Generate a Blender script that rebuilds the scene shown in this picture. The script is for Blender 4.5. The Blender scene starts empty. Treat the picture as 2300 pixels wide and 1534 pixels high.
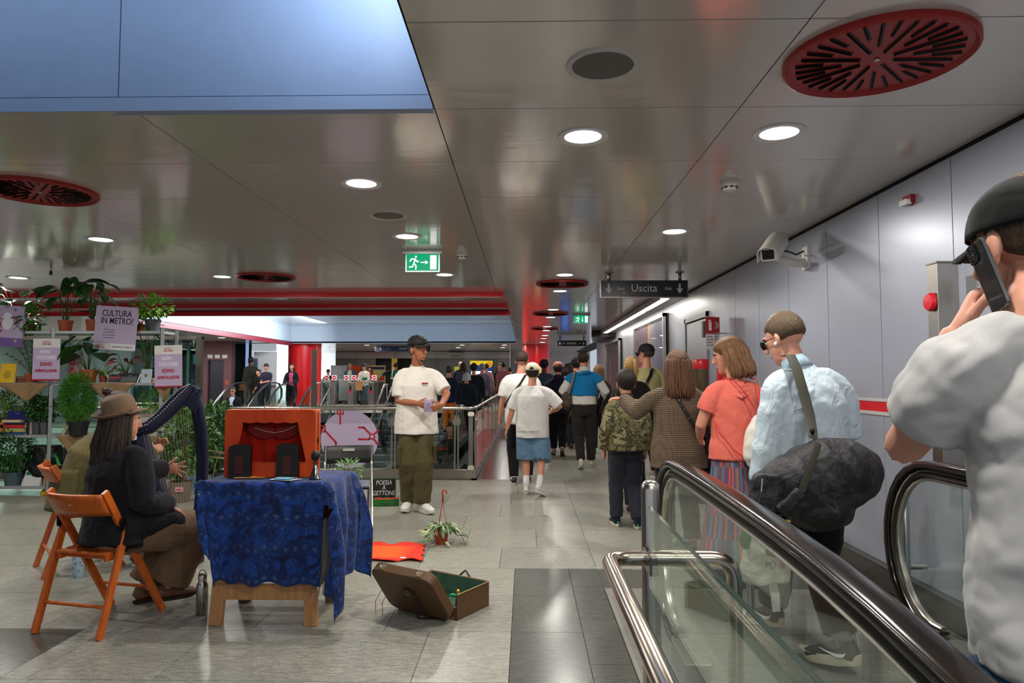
import bpy, bmesh, math, random
import numpy as np
from mathutils import Vector, Matrix, Euler, noise

rnd = random.Random(7)
PI = math.pi
scene = bpy.context.scene
col = scene.collection

# ------------------------------------------------------------------ camera
F, CX, CY = 1550.0, 1150.0, 767.0
CAM_H = 1.42
PITCH, YAW = math.atan(83 / F), math.atan(30 / F)
cam_data = bpy.data.cameras.new('camera')
cam = bpy.data.objects.new('camera', cam_data)
col.objects.link(cam)
cam_data.sensor_width = 36.0
cam_data.lens = F / 2300.0 * 36.0
cam_data.clip_start = 0.02
cam_data.clip_end = 200
cam.location = (0, 0, CAM_H)
cam.rotation_euler = (PI / 2 + PITCH, 0, YAW)
scene.camera = cam
CR = cam.rotation_euler.to_matrix()

# ------------------------------------------------------------------ world, exposure
world = bpy.data.worlds.new('world')
scene.world = world
world.use_nodes = True
world.node_tree.nodes['Background'].inputs[0].default_value = (0.80, 0.88, 1.0, 1)
world.node_tree.nodes['Background'].inputs[1].default_value = 0.6
scene.view_settings.view_transform = 'Standard'
scene.view_settings.look = 'None'
scene.view_settings.gamma = 1
scene.view_settings.use_curve_mapping = False
scene.view_settings.exposure = 0.0
scene.cycles.use_denoising = True
scene.cycles.max_bounces = 8
scene.cycles.transparent_max_bounces = 24
scene.cycles.sample_clamp_indirect = 6

H = 2.73          # ceiling
WX = 2.47         # right hand wall
FAR_Z = 0.30      # far concourse level
DOWN_W = 28.0     # watts of one downlight


def area_light(name, loc, rot, size, power, color=(1, 1, 1), size_y=None, shape=None):
 l = bpy.data.lights.new(name, 'AREA')
 l.energy = power
 l.color = color
 l.shape = shape or ('RECTANGLE' if size_y else 'SQUARE')
 l.size = size
 if size_y:
  l.size_y = size_y
 o = bpy.data.objects.new(name, l)
 o.location = loc
 o.rotation_euler = rot
 col.objects.link(o)
 return o


# cool tubes inside the two ceiling wells (they sit above the ceiling, out of sight)
area_light('well_tube_light', (-2.6, 2.45, 3.75), (math.radians(62), 0, 0), 3.6, 14, (0.60, 0.78, 1.0), 0.25)
area_light('well_tube_light', (-0.75, 2.75, 3.5), (math.radians(72), 0, math.radians(8)), 0.14, 9, (0.75, 0.87, 1.0), 0.5)
area_light('well_tube_light', (-7.0, 19.5, 3.2), (0, math.radians(82), 0), 0.4, 300, (0.80, 0.90, 1.0), 9.5)
area_light('well_tube_light', (-4.3, 23.4, 3.22), (math.radians(75), 0, 0), 7.5, 26, (0.50, 0.72, 1.0), 0.3)
# unseen fill under the near floor slab, added to brighten the stair treads
area_light('lower_hall_light', (-4.2, 11.5, -1.2), (math.radians(70), 0, 0), 5.0, 160, (0.95, 0.98, 1.0), 1.0)
area_light('left_hall_light', (-13.5, 18.0, 2.66), (0, 0, 0), 2.5, 420, (0.97, 0.98, 1.0), 4.0)  # unseen fill, added to lift the dark walls behind the garden shelves
# daylight in the passage behind the glass hall
area_light('passage_light', (-12.2, 33.0, 2.5), (math.radians(60), 0, 0), 2.4, 260, (0.85, 0.93, 1.0), 1.2)


# ------------------------------------------------------------------ picking points
def ray(px, py):
 return CR @ Vector(((px - CX) / F, (CY - py) / F, -1))


def P(px, py, Y):
 d = ray(px, py)
 return Vector((0, 0, CAM_H)) + d * (Y / d.y)


def G(px, py, z=0.0):
 d = ray(px, py)
 return Vector((0, 0, CAM_H)) + d * ((z - CAM_H) / d.z)


# ------------------------------------------------------------------ helpers
def lin(c):
 if isinstance(c, str):
  c = c.lstrip('#')
  c = tuple(int(c[i:i + 2], 16) / 255 for i in (0, 2, 4))
  c = tuple(v / 12.92 if v <= 0.04045 else ((v + 0.055) / 1.055) ** 2.4 for v in c)
 return (c[0], c[1], c[2], 1.0)


MC = {}


class NT:
 """small node-tree builder"""

 def __init__(s, name):
  s.m = bpy.data.materials.new(name)
  s.m.use_nodes = True
  s.t = s.m.node_tree
  s.b = s.t.nodes['Principled BSDF']

 def n(s, typ, **kw):
  x = s.t.nodes.new('ShaderNode' + typ)
  for k, v in kw.items():
   if k in x.inputs:
    s.set(x.inputs[k], v)
   else:
    setattr(x, k, v)
  return x

 def set(s, sock, v):
  if isinstance(v, bpy.types.NodeSocket):
   s.t.links.new(v, sock)
  else:
   sock.default_value = v

 def ramp(s, fac, stops, interp='LINEAR'):
  r = s.t.nodes.new('ShaderNodeValToRGB')
  r.color_ramp.interpolation = interp
  e = r.color_ramp.elements
  while len(e) < len(stops):
   e.new(0.5)
  for q, (p, c) in zip(e, stops):
   q.position = p
   q.color = lin(c) if not isinstance(c, (int, float)) else (c, c, c, 1)
  s.set(r.inputs[0], fac)
  return r.outputs[0]

 def mix(s, fac, a, b, mode='MIX'):
  x = s.t.nodes.new('ShaderNodeMix')
  x.data_type = 'RGBA'
  x.blend_type = mode
  s.set(x.inputs[0], fac)
  s.set(x.inputs[6], lin(a) if isinstance(a, str) else a)
  s.set(x.inputs[7], lin(b) if isinstance(b, str) else b)
  return x.outputs[2]

 def math(s, op, a, b=0.0, c=None):
  x = s.t.nodes.new('ShaderNodeMath')
  x.operation = op
  s.set(x.inputs[0], a)
  s.set(x.inputs[1], b)
  if c is not None:
   s.set(x.inputs[2], c)
  return x.outputs[0]

 def coord(s, kind='Object', scale=None, rot=None):
  c = s.n('TexCoord').outputs[kind] if kind != 'Position' else s.n('NewGeometry').outputs['Position']
  if scale is not None or rot is not None:
   mp = s.n('Mapping')
   s.set(mp.inputs[0], c)
   if scale is not None:
    mp.inputs['Scale'].default_value = scale
   if rot is not None:
    mp.inputs['Rotation'].default_value = rot
   return mp.outputs[0]
  return c

 def noise(s, scale, vec=None, detail=3.0, rough=0.5, dist=0.0):
  x = s.n('TexNoise')
  if vec is not None:
   s.set(x.inputs['Vector'], vec)
  x.inputs['Scale'].default_value = scale
  x.inputs['Detail'].default_value = detail
  x.inputs['Roughness'].default_value = rough
  x.inputs['Distortion'].default_value = dist
  return x.outputs['Fac']

 def bump(s, h, strength=0.2, dist=0.01):
  x = s.n('Bump')
  x.inputs['Strength'].default_value = strength
  x.inputs['Distance'].default_value = dist
  s.set(x.inputs['Height'], h)
  s.set(s.b.inputs['Normal'], x.outputs[0])
  return x

 def p(s, **kw):
  names = dict(color='Base Color', rough='Roughness', metal='Metallic', spec='Specular IOR Level',
      coat='Coat Weight', coat_rough='Coat Roughness', sheen='Sheen Weight',
      emit='Emission Color', power='Emission Strength', sss='Subsurface Weight',
      trans='Transmission Weight', ior='IOR', alpha='Alpha', aniso='Anisotropic')
  for k, v in kw.items():
   if isinstance(v, str):
    v = lin(v)
   s.set(s.b.inputs[names[k]], v)
  return s.m


def M(color, rough=0.5, metal=0.0, kind='plain', **kw):
 """cached material; kind: plain, cloth, wood, skin, hair, leaf, steel, plastic, emit, leather"""
 key = (str(color), rough, metal, kind, str(sorted(kw.items())))
 if key in MC:
  return MC[key]
 t = NT(kind)
 if kind == 'cloth':
  o = t.coord('Object')
  nz = t.noise(kw.get('big', 7), o, 4)
  fine = t.noise(kw.get('fine', 420), o, 2)
  c = t.mix(t.math('MULTIPLY', t.math('SUBTRACT', nz, 0.3), 0.35), color, kw.get('color2', '#000000'))
  c = t.mix(t.math('MULTIPLY', fine, kw.get('grain', 0.15)), c, '#ffffff', 'OVERLAY')
  t.p(color=c, rough=0.92, spec=0.15, sheen=0.08)
  wr = t.noise(kw.get('wr', 9), t.coord('Object', (1, 1, 0.7)), 2, 0.45, 0.8)
  h = t.math('ADD', t.math('MULTIPLY', wr, 1.0), t.math('MULTIPLY', fine, 0.04))
  t.bump(h, kw.get('wstr', 0.55), 0.03)
 elif kind == 'wood':
  o = t.coord('Object', kw.get('scale', (30, 30, 3)))
  nz = t.noise(1.5, o, 5, 0.6, 0.4)
  c = t.ramp(nz, [(0.3, color), (0.7, kw.get('color2', color))])
  t.p(color=c, rough=rough, spec=0.4)
  t.bump(nz, 0.08, 0.004)
 elif kind == 'skin':
  o = t.coord('Object')
  nz = t.noise(14, o, 4)
  c = t.mix(t.math('MULTIPLY', nz, 0.5), color, kw.get('color2', color))
  t.p(color=c, rough=0.5, spec=0.35, sss=0.08)
  t.b.inputs['Subsurface Radius'].default_value = (0.012, 0.004, 0.002)
  t.bump(t.noise(220, o, 2), 0.06, 0.002)
 elif kind == 'hair':
  o = t.coord('Object', kw.get('scale', (160, 160, 9)))
  nz = t.noise(1.0, o, 4, 0.6, 0.6)
  c = t.ramp(nz, [(0.3, color), (0.72, kw.get('color2', color))])
  t.p(color=c, rough=0.45, spec=0.35)
  t.bump(nz, 0.7, 0.012)
 elif kind == 'leaf':
  o = t.coord('Object')
  r = t.n('ObjectInfo').outputs['Random']
  nz = t.noise(25, o, 3)
  f = t.math('ADD', t.math('MULTIPLY', nz, 0.6), t.math('MULTIPLY', r, 0.4))
  c = t.ramp(f, [(0.25, color), (0.75, kw.get('color2', color))])
  t.p(color=c, rough=rough, spec=0.4)
 elif kind == 'steel':
  o = t.coord('Object', kw.get('scale', (60, 60, 4)))
  nz = t.noise(1.0, o, 3)
  t.p(color=color, metal=1.0, rough=t.math('ADD', rough - 0.06, t.math('MULTIPLY', nz, 0.14)))
 elif kind == 'emit':
  t.p(color='#000000', emit=color, power=kw.get('power', 1.0), rough=0.6, spec=0.1)
 elif kind == 'leather':
  o = t.coord('Object')
  nz = t.noise(160, o, 3)
  c = t.mix(t.math('MULTIPLY', t.noise(6, o, 4), 0.5), color, kw.get('color2', '#000000'))
  t.p(color=c, rough=rough, spec=0.35)
  t.bump(nz, 0.25, 0.003)
 else:
  o = t.coord('Object')
  nz = t.noise(kw.get('scale', 9), o, 3)
  t.p(color=t.mix(t.math('MULTIPLY', nz, kw.get('vary', 0.12)), color, kw.get('color2', '#000000')),
   rough=rough, metal=metal, spec=kw.get('spec', 0.4), coat=kw.get('coat', 0.0))
 MC[key] = t.m
 return t.m


def glass(tint='#e9f4f0', rough=0.0, refl=1.0, body=0.0, body_color='#cfe3dc'):
 """sheet glass: fresnel mix of a tinted see-through pane and a mirror"""
 key = ('glass', tint, rough, refl, body)
 if key in MC:
  return MC[key]
 m = bpy.data.materials.new('glass')
 m.use_nodes = True
 t = m.node_tree
 t.nodes.remove(t.nodes['Principled BSDF'])
 out = t.nodes['Material Output']
 fr = t.nodes.new('ShaderNodeFresnel')
 geo = t.nodes.new('ShaderNodeNewGeometry')
 ior = t.nodes.new('ShaderNodeMath')
 ior.operation = 'MULTIPLY_ADD'          # 1.5 from outside, 1/1.5 from inside: same thin pane both ways
 ior.inputs[1].default_value = 1 / 1.5 - 1.5
 ior.inputs[2].default_value = 1.5
 t.links.new(geo.outputs['Backfacing'], ior.inputs[0])
 t.links.new(ior.outputs[0], fr.inputs['IOR'])
 mul = t.nodes.new('ShaderNodeMath')
 mul.operation = 'MULTIPLY'
 mul.inputs[1].default_value = refl
 t.links.new(fr.outputs[0], mul.inputs[0])
 tr = t.nodes.new('ShaderNodeBsdfTransparent')
 tr.inputs[0].default_value = lin(tint)
 gl = t.nodes.new('ShaderNodeBsdfGlossy')
 gl.inputs['Roughness'].default_value = rough
 gl.inputs['Color'].default_value = (0.95, 0.97, 0.96, 1)
 src = tr
 if body:
  df = t.nodes.new('ShaderNodeBsdfDiffuse')
  df.inputs[0].default_value = lin(body_color)
  mb = t.nodes.new('ShaderNodeMixShader')
  mb.inputs[0].default_value = body
  t.links.new(tr.outputs[0], mb.inputs[1])
  t.links.new(df.outputs[0], mb.inputs[2])
  src = mb
 mx = t.nodes.new('ShaderNodeMixShader')
 t.links.new(mul.outputs[0], mx.inputs[0])
 t.links.new(src.outputs[0], mx.inputs[1])
 t.links.new(gl.outputs[0], mx.inputs[2])
 t.links.new(mx.outputs[0], out.inputs[0])
 MC[key] = m
 return m


# ------------------------------------------------------------------ meshes
class MB:
 """collects geometry, links it as ONE mesh object"""

 def __init__(s):
  s.v, s.f, s.mi = [], [], []
  s.k = 0

 def add(s, verts, faces, xf=None):
  o = len(s.v)
  if xf is not None:
   verts = [xf @ Vector(v) for v in verts]
  s.v.extend(tuple(v) for v in verts)
  s.f.extend(tuple(i + o for i in f) for f in faces)
  s.mi.extend([s.k] * len(faces))
  return s

 def box(s, a, b, xf=None):
  x0, y0, z0 = a
  x1, y1, z1 = b
  return s.add([(x0, y0, z0), (x1, y0, z0), (x1, y1, z0), (x0, y1, z0), (x0, y0, z1), (x1, y0, z1), (x1, y1, z1), (x0, y1, z1)],
      [(0, 3, 2, 1), (4, 5, 6, 7), (0, 1, 5, 4), (1, 2, 6, 5), (2, 3, 7, 6), (3, 0, 4, 7)], xf)

 def rbox(s, a, b, r, xf=None, axis=2, n=4):
  """box with corners rounded about one axis"""
  ax = [i for i in range(3) if i != axis]
  (u0, u1), (v0, v1) = [(a[i], b[i]) for i in ax]
  pts = []
  for cu, cv, st in ((u1 - r, v1 - r, 0), (u0 + r, v1 - r, 1), (u0 + r, v0 + r, 2), (u1 - r, v0 + r, 3)):
   for i in range(n + 1):
    t = PI / 2 * (st + i / n)
    pts.append((cu + r * math.cos(t), cv + r * math.sin(t)))
  return s.prism(pts, a[axis], b[axis], axis, xf)

 def prism(s, pts, w0, w1, axis=2, xf=None):
  ax = [i for i in range(3) if i != axis]
  n = len(pts)
  vs = []
  for w in (w0, w1):
   for (u, v) in pts:
    q = [0, 0, 0]
    q[ax[0]], q[ax[1]], q[axis] = u, v, w
    vs.append(tuple(q))
  fs = [tuple(range(n))[::-1], tuple(range(n, 2 * n))]
  fs += [(i, (i + 1) % n, n + (i + 1) % n, n + i) for i in range(n)]
  return s.add(vs, fs, xf)

 def bar(s, p0, p1, w, d=None, up=(0, 0, 1)):
  p0, p1 = Vector(p0), Vector(p1)
  t = (p1 - p0)
  L = t.length
  t.normalize()
  u = Vector(up)
  if abs(t.dot(u)) > 0.98:
   u = Vector((0, 1, 0))
  sx = t.cross(u).normalized()
  uy = sx.cross(t).normalized()
  m = Matrix((sx, uy, t)).transposed().to_4x4()
  m.translation = p0
  d = d or w
  return s.box((-w / 2, -d / 2, 0), (w / 2, d / 2, L), m)

 def tube(s, pts, r, n=10, side=None, caps=True, closed=False, sq=1.0):
  """r: number, or list of radius / (lateral, depth) per point; side: lateral direction"""
  pts = [Vector(p) for p in pts]
  m = len(pts)
  rs = r if isinstance(r, (list, tuple)) and len(r) == m else [r] * m
  rs = [(q, q) if not isinstance(q, (list, tuple)) else q for q in rs]
  vs = []
  prev = None
  for i, p in enumerate(pts):
   if closed:
    t = pts[(i + 1) % m] - pts[i - 1]
   else:
    t = pts[min(i + 1, m - 1)] - pts[max(i - 1, 0)]
   t.normalize()
   if side is not None:
    sd = side[i] if isinstance(side, list) else side
    a = Vector(sd)
    a = a - t * a.dot(t)
    if a.length < 1e-5:
     a = t.orthogonal()
   else:
    a = prev - t * prev.dot(t) if prev is not None else t.orthogonal()
    if a.length < 1e-5:
     a = t.orthogonal()
   a.normalize()
   prev = a
   b = t.cross(a)
   for k in range(n):
    q = 2 * PI * k / n
    cq, sn = math.cos(q), math.sin(q)
    if sq != 1.0:
     cq, sn = math.copysign(abs(cq) ** sq, cq), math.copysign(abs(sn) ** sq, sn)
    vs.append(p + a * (cq * rs[i][0]) + b * (sn * rs[i][1]))
  fs = []
  last = m if closed else m - 1
  for i in range(last):
   j = (i + 1) % m
   for k in range(n):
    l = (k + 1) % n
    fs.append((i * n + k, i * n + l, j * n + l, j * n + k))
  if caps and not closed:
   fs.append(tuple(range(n))[::-1])
   fs.append(tuple((m - 1) * n + k for k in range(n)))
  return s.add(vs, fs)

 def lathe(s, prof, n=20, c=(0, 0, 0), xf=None):
  """prof: (radius, z) list"""
  vs = [(c[0] + r * math.cos(2 * PI * k / n), c[1] + r * math.sin(2 * PI * k / n), c[2] + z) for r, z in prof for k in range(n)]
  fs = []
  for i in range(len(prof) - 1):
   for k in range(n):
    l = (k + 1) % n
    fs.append((i * n + k, i * n + l, (i + 1) * n + l, (i + 1) * n + k))
  flat = max(z for _, z in prof) - min(z for _, z in prof) < 0.0045
  if not flat and prof[0][0] > 1e-5:
   fs.append(tuple(range(n))[::-1])
  if not flat and prof[-1][0] > 1e-5:
   fs.append(tuple((len(prof) - 1) * n + k for k in range(n)))
  return s.add(vs, fs, xf)

 def ell(s, c, r, nu=14, nv=10, xf=None):
  vs = [(c[0], c[1], c[2] - r[2])]
  for j in range(1, nv):
   t = PI * j / nv - PI / 2
   for k in range(nu):
    q = 2 * PI * k / nu
    vs.append((c[0] + r[0] * math.cos(t) * math.cos(q), c[1] + r[1] * math.cos(t) * math.sin(q), c[2] + r[2] * math.sin(t)))
  vs.append((c[0], c[1], c[2] + r[2]))
  fs = []
  for k in range(nu):
   l = (k + 1) % nu
   fs.append((0, 1 + l, 1 + k))
   for j in range(nv - 2):
    a = 1 + j * nu
    fs.append((a + k, a + l, a + nu + l, a + nu + k))
   a = 1 + (nv - 2) * nu
   fs.append((a + k, a + l, len(vs) - 1))
  return s.add(vs, fs, xf)

 def grid(s, fn, nu, nv, thick=0.0):
  """surface fn(u,v) u,v in 0..1"""
  vs = [tuple(fn(i / nu, j / nv)) for j in range(nv + 1) for i in range(nu + 1)]
  w = nu + 1
  fs = [(j * w + i, j * w + i + 1, (j + 1) * w + i + 1, (j + 1) * w + i) for j in range(nv) for i in range(nu)]
  return s.add(vs, fs)

 def mesh(s, name='mesh', mats=(), smooth=None):
  me = bpy.data.meshes.new(name)
  me.from_pydata(s.v, [], s.f)
  for m in (mats if isinstance(mats, (list, tuple)) else [mats]):
   me.materials.append(m)
  if any(s.mi):
   me.polygons.foreach_set('material_index', s.mi)
  if smooth is not None and smooth is not False:
   me.polygons.foreach_set('use_smooth', [True] * len(s.f))
   if smooth is not True:
    me.set_sharp_from_angle(angle=math.radians(smooth))
  me.update()
  return me

 def build(s, name, mat, parent=None, smooth=None, bevel=0.0, loc=None, rot=None, solid=0.0):
  o = bpy.data.objects.new(name, s.mesh(name, mat, smooth))
  col.objects.link(o)
  if parent is not None:
   o.parent = parent
  if loc is not None:
   o.location = loc
  if rot is not None:
   o.rotation_euler = rot
  if solid:
   md = o.modifiers.new('solid', 'SOLIDIFY')
   md.thickness = solid
   md.offset = 0
  if bevel:
   md = o.modifiers.new('bevel', 'BEVEL')
   md.width = bevel
   md.segments = 2
   md.limit_method = 'ANGLE'
  return o


def tag(o, label=None, cat=None, group=None, kind=None):
 if label:
  o['label'] = label
 if cat:
  o['category'] = cat
 if group:
  o['group'] = group
 if kind:
  o['kind'] = kind
 return o


def root(name, loc, label, cat, rz=0.0, group=None):
 o = bpy.data.objects.new(name, None)
 o.empty_display_size = 0.1
 col.objects.link(o)
 o.location = loc
 o.rotation_euler = (0, 0, rz)
 return tag(o, label, cat, group)


def structure(o):
 o['kind'] = 'structure'
 return o


def copy_tree(o, parent=None):
 c = o.copy()
 col.objects.link(c)
 if parent is not None:
  c.parent = parent
 for ch in list(o.children):
  copy_tree(ch, c)
 return c


def text(s, size, name, mat, parent, loc, rot=(PI / 2, 0, 0), sx=1.0, align='CENTER', depth=0.0008, bold=0.0, shear=0.0, track=1.0):
 cu = bpy.data.curves.new('text', 'FONT')
 cu.body = s
 cu.size = size
 cu.align_x = align
 cu.align_y = 'CENTER'
 cu.extrude = depth
 cu.offset = bold
 cu.shear = shear
 cu.space_character = track
 cu.resolution_u = 3
 t = bpy.data.objects.new(name, cu)
 col.objects.link(t)
 TEXTS.append((t, name, mat, parent, loc, rot, sx))


TEXTS = []


def flush_text():
 bpy.context.view_layer.update()
 dg = bpy.context.evaluated_depsgraph_get()
 for t, name, mat, parent, loc, rot, sx in TEXTS:
  me = bpy.data.meshes.new_from_object(t.evaluated_get(dg))
  me.materials.clear()
  me.materials.append(mat)
  o = bpy.data.objects.new(name, me)
  col.objects.link(o)
  o.parent = parent
  o.location = loc
  o.rotation_euler = rot
  o.scale = (sx, 1, 1)
 for q in TEXTS:
  bpy.data.objects.remove(q[0], do_unlink=True)
 TEXTS.clear()


STEEL = M('#b9b4ad', 0.26, kind='steel')
STEEL_D = M('#8d8983', 0.3, kind='steel')
CHROME = M('#d8d8d8', 0.1, 1.0)
BLACK = M('#0d0d0e', 0.35)
WHITE = M('#e8e6e2', 0.5)
# ================================================================== SETTING
def stone(name, c0, c1, c2, rough, speck=0.5):
 t = NT(name)
 pos = t.coord('Position')
 r = t.n('ObjectInfo').outputs['Random']
 st = t.coord('Position', (14, 60, 30), (0, 0, 0.5))
 streak = t.noise(1.0, st, 5, 0.65, 0.8)
 fine = t.noise(130, pos, 3, 0.6)
 big = t.noise(1.3, pos, 4)
 f = t.math('ADD', t.math('MULTIPLY', streak, 0.5), t.math('MULTIPLY', fine, 0.5))
 c = t.ramp(f, [(0.36, c0), (0.5, c1), (0.66, c2)])
 c = t.mix(0.16, c, t.ramp(t.math('ADD', t.math('MULTIPLY', r, 0.5), t.math('MULTIPLY', big, 0.5)), [(0.2, c0), (0.8, c2)]))
 t.p(color=c, rough=t.math('ADD', rough, t.math('MULTIPLY', fine, 0.1)), spec=0.5)
 t.bump(fine, 0.03, 0.002)
 return t.m


STONE = stone('stone', '#5c5b52', '#8b897e', '#b6b4a9', 0.27)
STONE_D = stone('dark_stone', '#3f403c', '#52534e', '#656660', 0.16)
GROUT = M('#4c4b46', 0.8)

unit = MB().box((-0.5, -0.5, -1), (0.5, 0.5, 0)).mesh('unit_slab', STONE)
unit_d = MB().box((-0.5, -0.5, -1), (0.5, 0.5, 0)).mesh('unit_slab_dark', STONE_D)


def slab(name, x0, x1, y0, y1, z, th, parent, me, gap=0.0035, rx=0, ry=0):
 o = bpy.data.objects.new(name, me)
 col.objects.link(o)
 o.parent = parent
 o.location = ((x0 + x1) / 2, (y0 + y1) / 2, z)
 o.scale = (x1 - x0 - gap, y1 - y0 - gap, th)
 o.rotation_euler = (rx, ry, 0)
 return o


VX0, VX1, VY0, VY1 = -9.6, -0.71, 9.82, 22.6      # stair void
fl = MB()
zt = -0.012
fl.box((-16, -3, -0.3), (0.80, VY0, zt)).box((0.80, 2.2, -0.3), (2.0, VY0, zt)).box((2.0, -3, -0.3), (2.6, VY0, zt))
fl.box((VX1, VY0, -0.3), (2.6, 19.6, zt)).box((-16, VY0, -0.3), (VX0, VY1, zt))
fl.box((-16, VY1, -0.3), (3.2, 36, FAR_Z - 0.012))
fl.add([(VX1, 19.6, -0.3), (2.6, 19.6, -0.3), (2.6, VY1, -0.3), (VX1, VY1, -0.3), (VX1, 19.6, zt), (2.6, 19.6, zt), (2.6, VY1, FAR_Z - 0.012), (VX1, VY1, FAR_Z - 0.012)],
  [(0, 3, 2, 1), (4, 5, 6, 7), (0, 1, 5, 4), (1, 2, 6, 5), (2, 3, 7, 6), (3, 0, 4, 7)])
floor = structure(fl.build('floor', GROUT))

ROW = 0.65
k = -2
while True:
 y0 = 3.30 + ROW * k
 y1 = y0 + ROW
 if y0 > 9.7:
  break
 y1 = min(y1, 9.80)
 rr = random.Random(k * 13 + 5)
 xr = -0.08 if y0 < 5.1 else 0.53
 stops = [xr]
 first = {0: 0.46, 1: 0.72, 2: 0.63}.get(k, rr.uniform(0.4, 1.2))
 x = xr - first
 while x > -6.6:
  stops.append(x)
  x -= rr.choice([0.61, 0.92, 1.22, 0.75])
 stops.append(-6.9)
 for a, b in zip(stops[1:], stops[:-1]):
  dark = (b < -2.45 and y0 < 3.5)
  if a < -2.5 < b and y0 < 3.5:
   slab('tile', a, -2.5, y0, y1, 0, 0.012, floor, unit_d)
   slab('tile', -2.5, b, y0, y1, 0, 0.012, floor, unit)
  else:
   slab('tile', a, b, y0, y1, 0, 0.012, floor, unit_d if dark else unit)
 if y0 < 5.1:
  for a, b in ((-0.08, 0.32), (0.32, 0.53)):
   yy0, yy1 = (y0, y1) if a < 0 else (y0 + 0.22, y1 + 0.22)
   yy1 = min(yy1, 5.25)
   yy0 = min(yy0, 5.0)
   slab('tile', a, b, yy0, yy1, 0, 0.012, floor, unit_d)
 xs = [0.53]
 while xs[-1] < 2.2:
  xs.append(min(2.36, xs[-1] + rr.choice([0.46, 0.61, 0.9])))
 xs[-1] = 2.36
 if y0 > 4.7:
  for a, b in zip(xs[:-1], xs[1:]):
   if b - a > 0.02:
    slab('tile', a, b, y0, y1, 0, 0.012, floor, unit)
 k += 1
# corridor beyond the stair void: dark margin strip, then light stone
y0 = 9.80
while y0 < 19.5:
 y1 = min(y0 + ROW * 2, 19.6)
 slab('tile', VX1 + 0.02, -0.22, y0, y1, 0, 0.012, floor, unit_d)
 for a, b in ((-0.22, 0.7), (0.7, 1.6), (1.6, 2.36)):
  slab('tile', a, b, y0, y1, 0, 0.012, floor, unit)
 y0 = y1
slab('tile', -16, 3.1, VY1, 29.0, FAR_Z, 0.012, floor, unit)
slab('tile', -16, 3.1, 29.0, 36, FAR_Z, 0.012, floor, unit)
slab('tile', -16, VX0, VY0, VY1, 0, 0.012, floor, unit)
slab('tile', -16, -6.9, 2, VY0, 0, 0.012, floor, unit)
rmp = MB().add([(VX1, 19.6, 0.0), (2.36, 19.6, 0.0), (2.36, VY1, FAR_Z), (VX1, VY1, FAR_Z)], [(0, 1, 2, 3)]).build('ramp', STONE, floor)

# ribbed steel landing plate of the escalator
pl = MB().box((0.535, -1, -0.012), (0.80, 4.77, 0.001)).box((0.80, 2.2, -0.012), (2.0, 4.77, 0.001)).box((2.0, -1, -0.012), (2.36, 4.77, 0.001))
lp = pl.build('landing_plate', M('#8d8a83', 0.42, 0.5), floor)
rb = MB()
y = 1.2
while y < 4.7:
 if y < 3.95:
  rb.box((0.81 if y > 2.2 else 0.56, y, 0.001), (1.99 if y > 2.2 else 0.70, y + 0.006, 0.005))
 if y < 4.6:
  rb.box((0.56, y, 0.001), (0.68, y + 0.006, 0.005))
 y += 0.014
tag(rb.build('rib', M('#aaa69e', 0.4, 0.5), floor), kind='stuff')

# ---- ceiling
tc = NT('ceiling_metal')
o_ = tc.coord('Position')
wv = tc.noise(1.2, tc.coord('Position', (0.9, 2.6, 1)), 3, 0.5, 0.5)
dust = tc.noise(180, o_, 2)
tc.p(color=tc.mix(tc.math('MULTIPLY', dust, 0.25), '#d2cdc5', '#b9b4ac'), metal=0.30, rough=0.14, spec=0.5)
tc.bump(wv, 0.22, 0.012)
CEIL = tc.m
W1 = (-9.0, -0.45, -1.5, 3.29)
W2 = (-8.75, -0.33, 13.6, 25.6)
cz = H + 0.016
cb = MB()
cb.box((W1[1], -3, cz), (3.2, 13.6, cz + 0.05)).box((-16, W1[3], cz), (W1[1], 13.6, cz + 0.05)).box((-16, -3, cz), (W1[0], W1[3], cz + 0.05))
cb.box((W1[0], -3, cz), (W1[1], W1[2], cz + 0.05))
cb.box((W2[1], 13.6, cz), (3.2, 36, cz + 0.05)).box((-16, 13.6, cz), (W2[0], 36, cz + 0.05)).box((W2[0], W2[3], cz), (W2[1], 36, cz + 0.05))
ceiling = structure(cb.build('ceiling', M('#1c1c1c', 0.9)))
unit_c = MB().box((-0.5, -0.5, 0), (0.5, 0.5, 1)).mesh('unit_panel', CEIL)
cols = [2.47, 1.04, -0.44, -1.92, -3.40, -4.88, -6.36, -7.84, -9.32]


def cpanel(x0, x1, y0, y1):
 slab('panel', x0, x1, y0, y1, H, 0.015, ceiling, unit_c, 0.006, rnd.uniform(-1, 1) * 0.0012, rnd.uniform(-1, 1) * 0.0008)


for k in range(-6, 40):
 y0 = 3.29 + 0.82 * k
 y1 = y0 + 0.82
 for i in range(len(cols) - 1):
  x1, x0 = cols[i], cols[i + 1]
  if i >= 2 and y1 < 3.4:
   continue
  if i >= 2 and y1 > 13.7:
   continue
  if y1 > 13.7 and i == 1:
   x0 = W2[1]
  cpanel(x0, x1, y0, y1)
fp = MB()
for i in range(12):
 for j in range(9):
  x0, y0 = -16 + i * 1.31, 25.7 + j * 1.2
  fp.box((x0, y0, H), (x0 + 1.3, y0 + 1.19, H + 0.015))
for j in range(14):
 fp.box((-16, -2.9 + 2 * j, H), (-9.34 if j < 8 else -8.78, -0.91 + 2 * j, H + 0.015))
tag(fp.build('far_panel', CEIL, ceiling), kind='stuff')

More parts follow.
